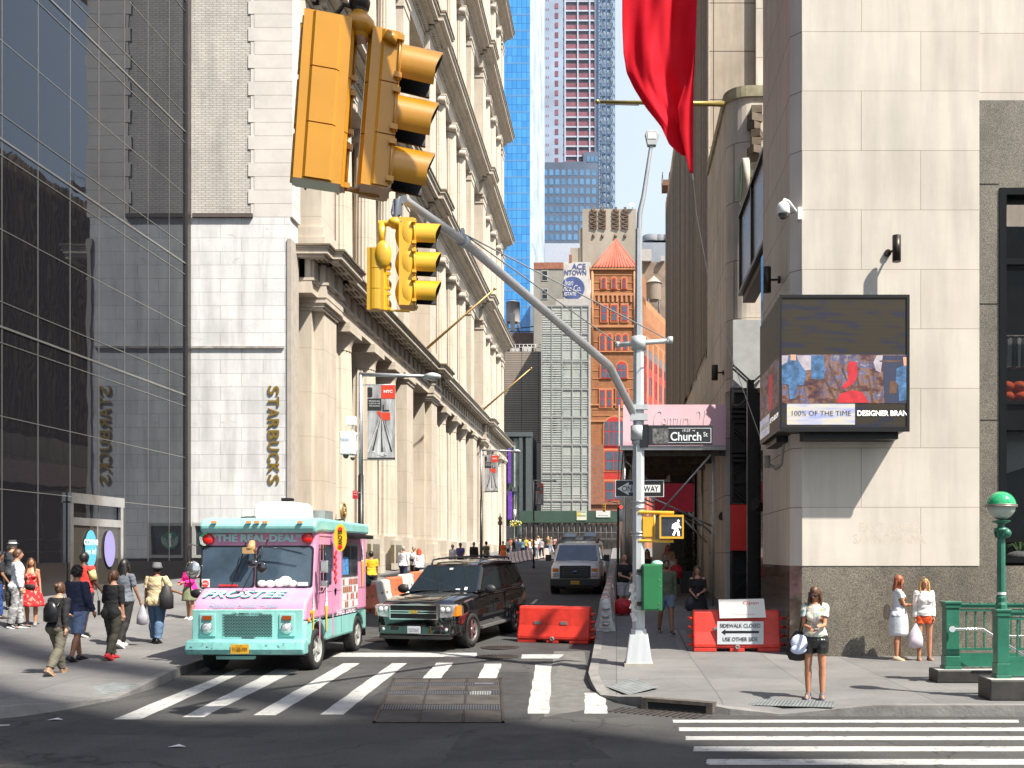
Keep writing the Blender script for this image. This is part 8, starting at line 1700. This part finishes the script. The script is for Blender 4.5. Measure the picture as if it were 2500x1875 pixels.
# ---- right pavement, near ----
p, hm = stand(1990, 1704, 271)
ST = [(.50, .42, .33)]
m_, tt, pp = base('cloth_print', .8); cc = ramp(tt, noise(tt, coords(tt), 9, 3, .5, (1, 1, 1.6)), [(.38, (.62, .6, .55)), (.5, (.62, .58, .5)), (.54, (.05, .28, .32)), (.58, (.62, .6, .55)), (.63, (.55, .25, .03)), (.68, (.6, .58, .52))]); tt.links.new(cc, pp.inputs['Base Color']); MC['cloth_print'] = m_
W1 = person('woman in patterned tee and black leather shorts looking down at her phone at the kerb', p, hm, pi-.25, SKT, (m_, .026), (M('black_leather', (.012, .012, .013), .3, var=.2, spec=.7), 'shorts', .52, .03), ('long', HB), True, ((.04, .03), (-.02, .0)), ((.35, -.02, 1.45, -.50), (.28, .06, 1.35, -.62)), .28, .98, M('trainer_grey', (.11, .10, .12), .6), M('trainer_sole', (.35, .33, .33), .6), .02, -.25, .5, .010, neckline=1.47)
b = MB(); 
for sd in (-1, 1): b.sphere(W1.hd((sd*.034, .088, .008)), (.034, .012, .026), 12, 8)
b.tube([W1.hd((-.075, .02, .012)), W1.hd((-.066, .08, .012)), W1.hd((0, .094, .014)), W1.hd((.066, .08, .012)), W1.hd((.075, .02, .012))], .004, 5); b.v = [tuple(Vector(q)*W1.s) for q in b.v]; W1.part('sunglasses', b, SHA)
b = MB()
for i in (0, 1): a = W1.J[('a', i)]; fd = W1.J[('f', i)]; b.sphere(a+fd*.03+Vector((.035*(1 if i else -1), 0, -.045)), (.012, .05, .018), 8, 5)
b.v = [tuple(Vector(q)*W1.s) for q in b.v]; W1.part('trainer_stripe', b, M('trainer_orange', (.8, .2, .02), .5))
ph = (W1.w(W1.J[('w', 0)])+W1.w(W1.J[('w', 1)]))/2
t = Thing('mobile_phone', 'small grey mobile phone in the hands of the woman at the kerb', 'phone', ph); b = MB(); b.obox(ph+Vector((0, -.06, .03)), (.075, .15, .012), .3, 0, .5); t.part('case', b, M('phone_grey', (.3, .3, .32), .3)); b = MB(); b.obox(ph+Vector((0, -.06, .039)), (.066, .13, .003), .3, 0, .5); t.part('screen', b, SI)
def bag(name, label, cat, c, rz, prof, mat, depth=.14, strap=None, smat=None, local_mb=None):
    t = Thing(name, label, cat, c, 0); b = MB(); rg = []
    for (z, w, d) in prof: rg.append([Vector(c)+Matrix.Rotation(rz, 3, 'Z') @ Vector((w*cos(a)*(1+.06*sin(5*a+z*20)), d*sin(a), z)) for a in [k*pi/9 for k in range(18)]])
    b.loft(rg); t.part('body', b, mat)
    if strap: b = MB(); b.tube(strap, .011, 6); t.part('strap', b, smat or mat)
    return t
hipL = W1.w((.26, -.02, .80+W1.dz)); sh = W1.w((.15, .0, 1.50))
tb_ = bag('tote_bag', 'black slouchy shoulder bag of the woman with the phone', 'bag', hipL, .2, [(-.22, .05, .04), (-.2, .15, .08), (-.08, .19, .10), (.08, .15, .08), (.22, .05, .04)], M('bag_black', (.018, .013, .013), .6, bmp=.3), strap=[hipL+Vector((.05, 0, .2)), sh+Vector((.0, -.06, .0)), sh+Vector((0, .06, 0)), hipL+Vector((.02, .04, .2))])
q = hipL+Vector((-.01, -.13, .06)); t = Thing('sun_cap', 'pale blue white cap clipped on the black shoulder bag', 'cap', q); b = MB(); b.sphere(q, (.13, .05, .12), 16, 8); t.part('crown', b, M('cap_pale', (.58, .63, .75), .8)); b = MB(); b.sphere(q+Vector((-.02, -.03, -.10)), (.12, .03, .07), 14, 6); t.part('brim', b, M('cap_brim', (.5, .56, .72), .8))
p, hm = stand(2193, 1611, 205)
W2_ = person('woman in a tight white dress standing in profile with folded arms against the granite wall', p, hm, -pi/2-.15, SKT, (cloth('white', (.66, .68, .74)), .014), (MC['cloth_white'], 'skirt', (.50, -.02)), ('shoulder', HR), True, ((.05, .02), (-.06, .0)), ((.40, -.05, 1.45, -1.2), (.35, .0, 1.35, -1.1)), .25, .93, M('sandal_tan', (.5, .36, .24), .6), vox=.012, headnod=-.02, headturn=.2, fat=1.08)
bag('handbag', 'tan handbag on the far shoulder of the woman in the white dress', 'bag', W2_.w((-.08, -.22, 1.0)), pi/2, [(-.16, .02, .05), (-.12, .10, .07), (.1, .09, .06), (.15, .02, .02)], M('bag_tan', (.33, .26, .2), .6))
p, hm = stand(2256, 1612, 201)
W3 = person('young woman in white sweatshirt and orange shorts holding a plastic bag', p, hm, pi, SKT, (cloth('offwhite', (.70, .67, .66)), .026), (cloth('coral', (.80, .10, .025)), 'shorts', .34, .022), ('shoulder', HBL), True, ((.02, 0), (.02, .0)), ((-.08, .13, .35, -.05), (.0, .10, .12, .05)), .95, .95, M('sandal_brown', (.2, .12, .08), .6), vox=.012)
b = MB(); b.tube([W3.hd((-.06, .05, .10)), W3.hd((0, .075, .115)), W3.hd((.06, .05, .10))], .010, 6); b.v = [tuple(Vector(q)*W3.s) for q in b.v]; W3.part('raised_sunglasses', b, SHA)
hw = W3.w(W3.J[('w', 1)]) ; hw = hw if hw.x < W3.loc.x else W3.w(W3.J[('w', 0)])
bag('plastic_bag', 'translucent white plastic carrier bag with pink contents held at the wall', 'carrier bag', hw+Vector((0, -.03, -.36)), 0, [(-.22, .05, .04), (-.2, .14, .08), (-.05, .15, .09), (.1, .10, .06), (.26, .02, .02)], M('plastic_white', (.66, .58, .66), .4, var=.15, vs=6))
# ---- under the shed ----
p, hm = stand(1626, 1548, 184)
G1 = person('man in olive sweater and denim shorts walking out from behind the green cabinet', p, hm, pi+.12, SKM, (cloth('olive', (.10, .12, .08)), .022), (cloth('denim', (.14, .19, .27)), 'shorts', .72, .03), ('short', HK), False, ((.28, .1), (-.22, .35)), ((-.12, .08, .1, .05), (.2, .08, .45, .0)), .95, .9, BK, WH, vox=.014)
b = MB(); b.sphere(G1.hd((0, .045, -.075)), (.052, .05, .04), 12, 8); b.v = [tuple(Vector(q)*G1.s) for q in b.v]; G1.part('beard', b, HK)
p, hm = stand(1703, 1552, 170)
G2 = person('woman in loose black off shoulder outfit with dark handbag behind the red pavement barrier', p, hm, pi-.1, SKL, (cloth('black', (.012, .012, .014)), .024), (MC['cloth_black'], 'skirt', (.62, .06)), ('shoulder', HB), True, ((.15, .05), (-.1, .15)), ((.2, .1, 1.25, -.5), (.1, .1, .9, -.5)), .42, .93, vox=.014, neckline=1.42)
b = MB(); b.tube([G2.hd((-.083, .0, .045)), G2.hd((0, .09, .075)), G2.hd((.083, .0, .045))], .012, 6); b.v = [tuple(Vector(q)*G2.s) for q in b.v]; G2.part('headband', b, M('teal', (.03, .2, .22), .7))
bag('handbag', 'dark slouchy handbag hanging from the arm of the woman in black', 'bag', G2.w((.16, .16, .82)), 0, [(-.16, .04, .04), (-.13, .15, .07), (.05, .13, .06), (.16, .03, .03)], M('bag_dark', (.02, .022, .03), .5))
p, hm = stand(1524, 1500, 145)
G3 = person('bald man in black polo and pale grey shorts with phone by the striped barriers', p, hm, pi+.35, SKL, (MC['cloth_black'], .022), (cloth('palegrey', (.42, .43, .46)), 'shorts', .85, .04), ('bald', None), False, ((.02, 0), (0, 0)), ((.25, .05, 1.25, -.45), (.3, .0, 1.35, -.5)), .36, .9, BK, None, vox=.014, headnod=.45, headturn=.1)
c = p+Vector((-.05, -.35, .28)); bag('shopping_bag', 'red patterned shopping bag on the pavement at the feet of the bald man', 'bag', c, 0, [(-.26, .1, .08), (-.25, .22, .13), (.1, .24, .13), (.2, .14, .03)], M('bag_redprint', (.5, .02, .03), .6, var=.6, vs=10))
for (u, Z, hpx, face, lab, sk, tp, bt, hr, fem) in ((1580, 37, 112, pi, 'woman in black with sunglasses deep under the shed, just right of the pole', SKL, cloth('black2', (.02, .02, .022)), MC['cloth_black'], ('shoulder', HK), True), (1630, 38, 118, pi, 'woman with loose auburn hair and pale top under the shed above the green cabinet', SKT, cloth('cream', (.5, .42, .36)), MC['cloth_coral'], ('long', HR), True), (1641, 36.5, 108, pi-.2, 'woman in white strap top with sunglasses carrying a red bag under the shed', SKT, cloth('white2', (.6, .58, .56)), cloth('grey', (.2, .2, .2)), ('long', HBL), True)):
    q = Vector((X(u, Z), Z, gs(2, Z))); T_ = person(lab, q, hpx*Z/FPX, face, sk, (tp, .02), (bt, 'shorts', .5, .03), hr, fem, ((.2, .1), (-.15, .1)), (AW, AW), .05, .95, vox=.022, detail=False, neckline=1.38)
bag('shopping_bag', 'crimson shopping bag carried under the shed behind the man in olive', 'bag', Vector((X(1650, 35.5), 35.5, gs(2, 35.5)+.95)), 0, [(-.22, .1, .08), (-.2, .22, .12), (.15, .22, .12), (.25, .12, .04)], MC['bag_redprint'])
# ---- left pavement ----
p, hm = stand(142, 1646, 228)
L1 = person('woman with bun, black sweater and olive trousers walking away nearest on the left pavement', p, hm, -.12, SKL, (MC['cloth_black'], .026), (cloth('khaki', (.115, .105, .08)), 'trousers', .1, .024), ('bun', HB), True, ((.38, .12), (-.30, .35)), ((.5, .12, 1.4, -.3), (-.35, .15, -.1, .1)), .95, .93, M('sandal_brown2', (.25, .15, .09), .7), M('sole_tan', (.4, .3, .2), .7), .06, vox=.013)
c = L1.w((0, -.20, 1.18)); bag('backpack', 'small shiny black backpack on the woman with the bun', 'backpack', c, -.12, [(-.18, .09, .05), (-.16, .13, .07), (.05, .13, .075), (.15, .08, .05), (.18, .02, .02)], M('bag_shiny_black', (.01, .01, .012), .3), strap=[c+Vector((.1, .02, .1)), c+Vector((.14, .14, .24)), c+Vector((.14, .2, .1))])
p, hm = stand(188, 1614, 232)
L2 = person('man with curly dark hair, navy jacket and blue striped shorts beside the woman with bun', p, hm, -.3, SKM, (cloth('navy', (.02, .028, .065)), .032), (cloth('bluestripe', (.16, .22, .36), vs=60, var=.6, stretch=(3, 3, .1)), 'shorts', .95, .035), ('curly', HK), False, ((.25, .1), (-.18, .2)), ((.35, .18, 1.3, -.3), (.1, .15, .5, 0)), .95, .88, BK, None, vox=.014)
p, hm = stand(205, 1553, 203)
L3 = person('man with red vest over yellow shirt facing the glass tower', p, hm, -.25, SKB, (cloth('redvest', (.70, .045, .035)), .034), (cloth('charcoal', (.02, .02, .022)), 'shorts', .95, .04), ('short', HK), False, ((.1, .0), (-.1, .1)), ((.3, .15, 1.1, -.2), (.1, .2, .7, .1)), .06, .90, BK, WH, vox=.014)
# yellow sleeves under the vest
b = MB()
for i in (0, 1): a, e = L3.J[('s', i)], L3.J[('e', i)]; b.cyl(a, a.lerp(e, .85), .068, .075, 14)
b.v = [tuple(Vector(q)*L3.s) for q in b.v]; L3.part('sleeve', b, cloth('paleyellow', (.62, .5, .22))); b = MB(); b.text('EVENT', None, .04, off=.02, mat=Matrix.Translation((0, -.175*L3.s, 1.12*L3.s)) @ Matrix.Rotation(pi/2, 4, 'X'), maxw=.2, ext=0); L3.part('lettering', b, WH)
c = L3.w((.33, .05, .62)); t = Thing('walkie_talkie_case', 'long black case dangling beside the man in the red vest', 'case', c); b = MB(); b.box(c.x-.03, c.x+.03, c.y-.02, c.y+.02, c.z-.2, c.z+.15); t.part('body', b, BK, bevel=.01); b = MB(); b.cyl(c+Vector((0,0,.15)), c+Vector((-.05, 0, .4)), .006, .006, 5); t.part('strap', b, BK)
p, hm = stand(276, 1610, 218)
L4 = person('woman in black top, olive cropped trousers and red shoes walking away', p, hm, -.15, SKL, (cloth('black3', (.015, .015, .016)), .026), (cloth('olive2', (.055, .052, .038)), 'trousers', .1, .018), ('ponytail', HB), True, ((.22, .06), (-.22, .28)), ((.0, .12, .15, .05), (-.05, .12, .1, .08)), .5, .90, M('shoe_red', (.6, .03, .04), .6), None, .03, vox=.013, fat=1.05)
p, hm = stand(303, 1580, 214)
L5 = person('woman with long black hair, slate tee and black capris behind the one with red shoes', p, hm, -.1, SKM, (cloth('slate', (.12, .14, .17)), .024), (MC['cloth_black'], 'trousers', .1, .012), ('long', HK), True, ((.2, .05), (-.25, .30)), ((.0, .12, .15, .05), (.15, .22, .45, .1)), .34, .93, M('trainer_white', (.45, .45, .47), .6), WH, vox=.014)
hw = L5.w(L5.J[('w', 1)]); bag('plastic_bag', 'pale translucent carrier bag in the hand of the woman in slate tee', 'carrier bag', hw+Vector((.06, -.02, -.33)), 0, [(-.2, .04, .04), (-.17, .12, .07), (0, .12, .07), (.15, .06, .04), (.26, .015, .015)], M('plastic_grey', (.38, .37, .42), .4, var=.2, vs=6))
p, hm = stand(383, 1570, 193)
m_, tt, pp = base('cloth_beigeprint', .85); cc = ramp(tt, noise(tt, coords(tt), 45, 2, .5), [(.42, (.50, .37, .20)), (.55, (.60, .50, .33))]); tt.links.new(cc, pp.inputs['Base Color']); MC['cloth_beigeprint'] = m_
L6 = person('stout man in grey bucket hat, beige patterned shirt and jeans walking away', p, hm, -.1, SKM, (m_, .034), (cloth('jeans', (.085, .15, .26)), 'trousers', .1, .03), ('short', HK), False, ((.12, .05), (-.12, .1)), ((-.1, .18, .1, .12), (.35, .35, 1.3, .2)), .36, .86, BK, None, vox=.014, fat=1.15, hat=('bucket', cloth('hatgrey', (.13, .13, .14))))
c = L6.w((.30, -.14, 1.05)); bag('backpack', 'black and grey backpack slung on the right shoulder of the man in the bucket hat', 'backpack', c, .2, [(-.30, .08, .07), (-.28, .15, .1), (0, .15, .11), (.2, .09, .07), (.27, .02, .02)], M('bag_charcoal', (.03, .03, .033), .6, var=.5, vs=5), strap=[c+Vector((-.02, 0, .2)), c+Vector((-.12, .06, .42)), c+Vector((-.08, .16, .36))])
p, hm = stand(42, 1533, 191)
L7 = person('man in white long sleeved shirt and grey camouflage trousers in profile at the far left', p, hm, -1.0, SKL, (cloth('white3', (.66, .68, .74)), .022), (cloth('camo', (.3, .3, .31), vs=14, var=.8), 'trousers', .1, .026), ('short', HB), False, ((.1, .02), (-.12, .05)), ((.1, .08, .3, .05), (.05, .1, .2, .05)), .95, .93, BK, WH, vox=.014, headturn=-.1)
p, hm = stand(76, 1526, 163)
m_, tt, pp = base('cloth_redfloral', .8); cc = ramp(tt, noise(tt, coords(tt), 13, 3, .6), [(.55, (.52, .012, .02)), (.6, (.6, .45, .3)), (.64, (.5, .01, .02))]); tt.links.new(cc, pp.inputs['Base Color']); MC['cloth_redfloral'] = m_
L8 = person('woman in red floral strap dress with black belt bag at the far left', p, hm, pi+.35, SKT, (m_, .014), (m_, 'skirt', (.48, .12)), ('long', HB), True, ((.1, .02), (-.12, .1)), ((.05, .15, .2, .12), (.05, .15, .3, .0)), .02, .93, M('shoe_greyflat', (.25, .25, .26), .7), None, vox=.014, neckline=1.34, headturn=.35, headnod=-.15)
c = L8.w((0, .16, 1.0)); t = bag('belt_bag', 'black belt bag across the waist of the red dress', 'bag', c, pi, [(-.06, .08, .03), (-.04, .13, .05), (.05, .13, .05), (.07, .09, .02)], MC['bag_black'])
p, hm = stand(30, 1490, 168)
L9 = person('man in dark fedora and charcoal tee seen from behind beyond the white shirted man', p, hm, -.4, SKL, (cloth('charcoal2', (.05, .055, .065)), .03), (MC['cloth_charcoal'], 'trousers'), ('short', HG), False, ((.0, .02), (0, 0)), (AW, AW), .36, .9, BK, None, vox=.016, fat=1.15, hat=('fedora', cloth('hatdark', (.05, .055, .06))))
p, hm = stand(-4, 1512, 165)
L10 = person('man in black tee and blue jeans with a wristwatch, cut off by the left edge', p, hm, -.9, SKM, (cloth('black4', (.012, .013, .016)), .024), (cloth('blue', (.02, .06, .22)), 'trousers'), ('short', HK), False, ((.1, .05), (-.1, .1)), ((.1, .12, .3, .1), (.25, .2, .6, .0)), .36, .92, BK, None, vox=.016)
p, hm = stand(464, 1511, 138)
L11 = person('woman in bright pink jacket and sage skirt standing left of the truck mirror', p, hm, pi-.35, SKT, (cloth('hotpink', (.85, .02, .30)), .036), (cloth('sage', (.2, .22, .13)), 'skirt', (.55, .03)), ('long', HBL), True, ((.08, .05), (-.05, .02)), ((.4, .1, 1.5, -.4), (.3, .15, 1.3, -.3)), .95, .9, WH, WH, vox=.016)
# ---- behind the truck, along the colonnade ----
def far(u, Z, lab, face, sk, tc, bt, hr, fem=False, kind='trousers', hh=1.74, legs_=((.2, .05), (-.2, .2)), arms_=(AW, AW), sl=.36, vx=.022, hat=None, x=None, det=False):
    xx = X(u, Z); return person(lab, (xx, Z, gs(xx, Z)), hh, face, sk, (tc, .024), (bt, kind, (.55, .05)) if kind == 'skirt' else (bt, kind, .8, .025), hr, fem, legs_, arms_, sl, .92, BK, None, vox=vx, detail=det, hat=hat)
far(906, 34.2, 'man in yellow polo standing behind the seated man in green', .4, SKM, cloth('yellow', (.72, .42, .02)), MC['cloth_charcoal'], ('short', HK))
# seated man on the orange barrier
sp0 = Vector((-8.12, 31.7, g(31.7)+.02))
T_ = person('man in dark green tee sitting on the orange barrier behind the pink truck', sp0, 1.74, 1.3, SKL, (cloth('dkgreen', (.02, .075, .055)), .024), (cloth('teal', (.06, .1, .1)), 'shorts', .9, .03), ('short', HR), False, ((1.45, 1.35), (1.4, 1.3)), ((.4, .1, .9, -.2), (.4, .1, .9, -.2)), .36, .92, WH, None, .25, vox=.018)
T_.o.location.z = g(31.7)+.90-(.85*T_.s)-T_.dz*T_.s
far(985, 42, 'bald man in white shirt and navy trousers walking away along the colonnade', -.3, SKL, cloth('white4', (.72, .70, .74)), cloth('navy2', (.02, .025, .06)), ('short', HG), sl=.95)
C1 = far(1011, 42.6, 'man in white tee with a camera round his neck by the colonnade', pi-.2, SKL, cloth('white5', (.7, .7, .7)), MC['cloth_navy2'], ('short', HG), arms_=((.2, .1, 1.2, -.3), (.2, .1, 1.2, -.3)))
c = C1.w((0, .22, 1.12)); t = Thing('camera', 'black camera hanging on the chest of the man in the white tee', 'camera', c); b = MB(); b.obox(c, (.16, .09, .11)); t.part('body', b, BK); b = MB(); b.cyl(c, c+Vector((0, -.12, 0)), .045, .04, 10); t.part('lens', b, BK)
far(1023, 41.2, 'red haired woman in white blouse with her back turned beside the camera man', .4, SKL, cloth('white6', (.75, .72, .74)), MC['cloth_charcoal'], ('shoulder', M('hair_red', (.5, .07, .02), .5, var=.3, vs=20)), True, sl=.7, hh=1.66)
far(1105, 52, 'grey haired woman in white blouse walking with the man in the violet polo', pi-.3, SKL, cloth('white7', (.66, .66, .68)), MC['cloth_palegrey'], ('short', HG), True, sl=.6, hh=1.66)
far(1124, 52.6, 'man in violet blue polo and sunglasses by the colonnade', pi-.3, SKM, cloth('violet', (.10, .085, .26)), MC['cloth_charcoal'], ('short', HK), arms_=((.2, .2, 1.1, -.2), (.1, .15, .5, 0)))
far(1157, 56, 'man in black shirt and red shorts walking away down the pavement', -.2, SKM, MC['cloth_black2'], cloth('redshort', (.5, .06, .03)), ('short', HG), kind='shorts', sl=.95)
far(1187, 59, 'person with pale green bag half hidden behind the second lamp pole', -.6, SKL, cloth('olivegrey', (.12, .13, .09)), MC['cloth_charcoal'], ('short', HK))
far(1228, 67, 'woman in long orange dress at the left end of the distant crowd', 0, SKM, cloth('orange', (.75, .16, .03)), MC['cloth_orange'], ('ponytail', HR), True, 'skirt', hh=1.66)
cols = [('white', (.68, .68, .7)), ('black', (.02, .02, .025)), ('lightblue', (.25, .42, .6)), ('denim', (.1, .18, .25)), ('yellow', (.75, .55, .03)), ('pale', (.6, .62, .6)), ('amber', (.65, .3, .03)), ('white', (.7, .7, .7)), ('grey', (.3, .3, .32)), ('black', (.03, .03, .03)), ('rust', (.4, .12, .05)), ('cream', (.6, .55, .45)), ('lilac', (.5, .45, .55)), ('brown', (.15, .1, .07)), ('olive', (.2, .2, .12)), ('pink', (.6, .3, .3)), ('blue', (.08, .12, .3)), ('white', (.7, .7, .72))]
crowd = [(1240, 82), (1254, 76), (1265, 79), (1276, 84), (1284, 92), (1293, 84), (1303, 90), (1314, 98), (1322, 86), (1333, 102), (1247, 95), (1271, 100), (1297, 104), (1338, 96), (1346, 100), (1354, 97), (1260, 90), (1309, 84)]
rr = random.Random(12); protos = []
for i, ((u, Z), (cn, cc)) in enumerate(zip(crowd, cols)):
    fem = i % 2 == 1; hr = ((('long', HK), ('shoulder', HBL), ('ponytail', HB)) if fem else (('short', HK), ('short', HB), ('short', HG)))[i % 3]
    lab = '%s in %s among the distant crowd, %s' % ('woman' if fem else 'man', {'lightblue': 'light blue', 'pale': 'pale grey'}.get(cn, cn), ('leftmost behind the orange dress', 'with dark long hair beside the orange dress', 'in front of the dark shop window', 'in the middle of the left group', 'under the flower basket', 'just right of the flower basket', 'beside the dark steel frame', 'before the scaffold legs', 'nearest the third lamp pole', 'beyond the third lamp pole', 'at the back near the colonnade corner', 'at the back under the purple sign', 'at the back by the scaffold', 'at the far end of the barriers', 'stepping off the far kerb', 'rightmost before the van', 'half hidden behind the front row', 'in the front row by the third lamp')[i])
    far(u, Z, lab, rr.choice((0, pi, .5, pi-.5, 1.2)), (SKL, SKM, SKT, SKB)[i % 4], cloth('crowd_%s%d' % (cn, i), cc), (MC['cloth_charcoal'], MC['cloth_denim'], MC['cloth_palegrey'], MC['cloth_navy2'])[i % 4], hr, fem, 'shorts' if i % 3 == 0 else 'trousers', hh=1.62+rr.random()*.2, sl=.36, vx=.034)
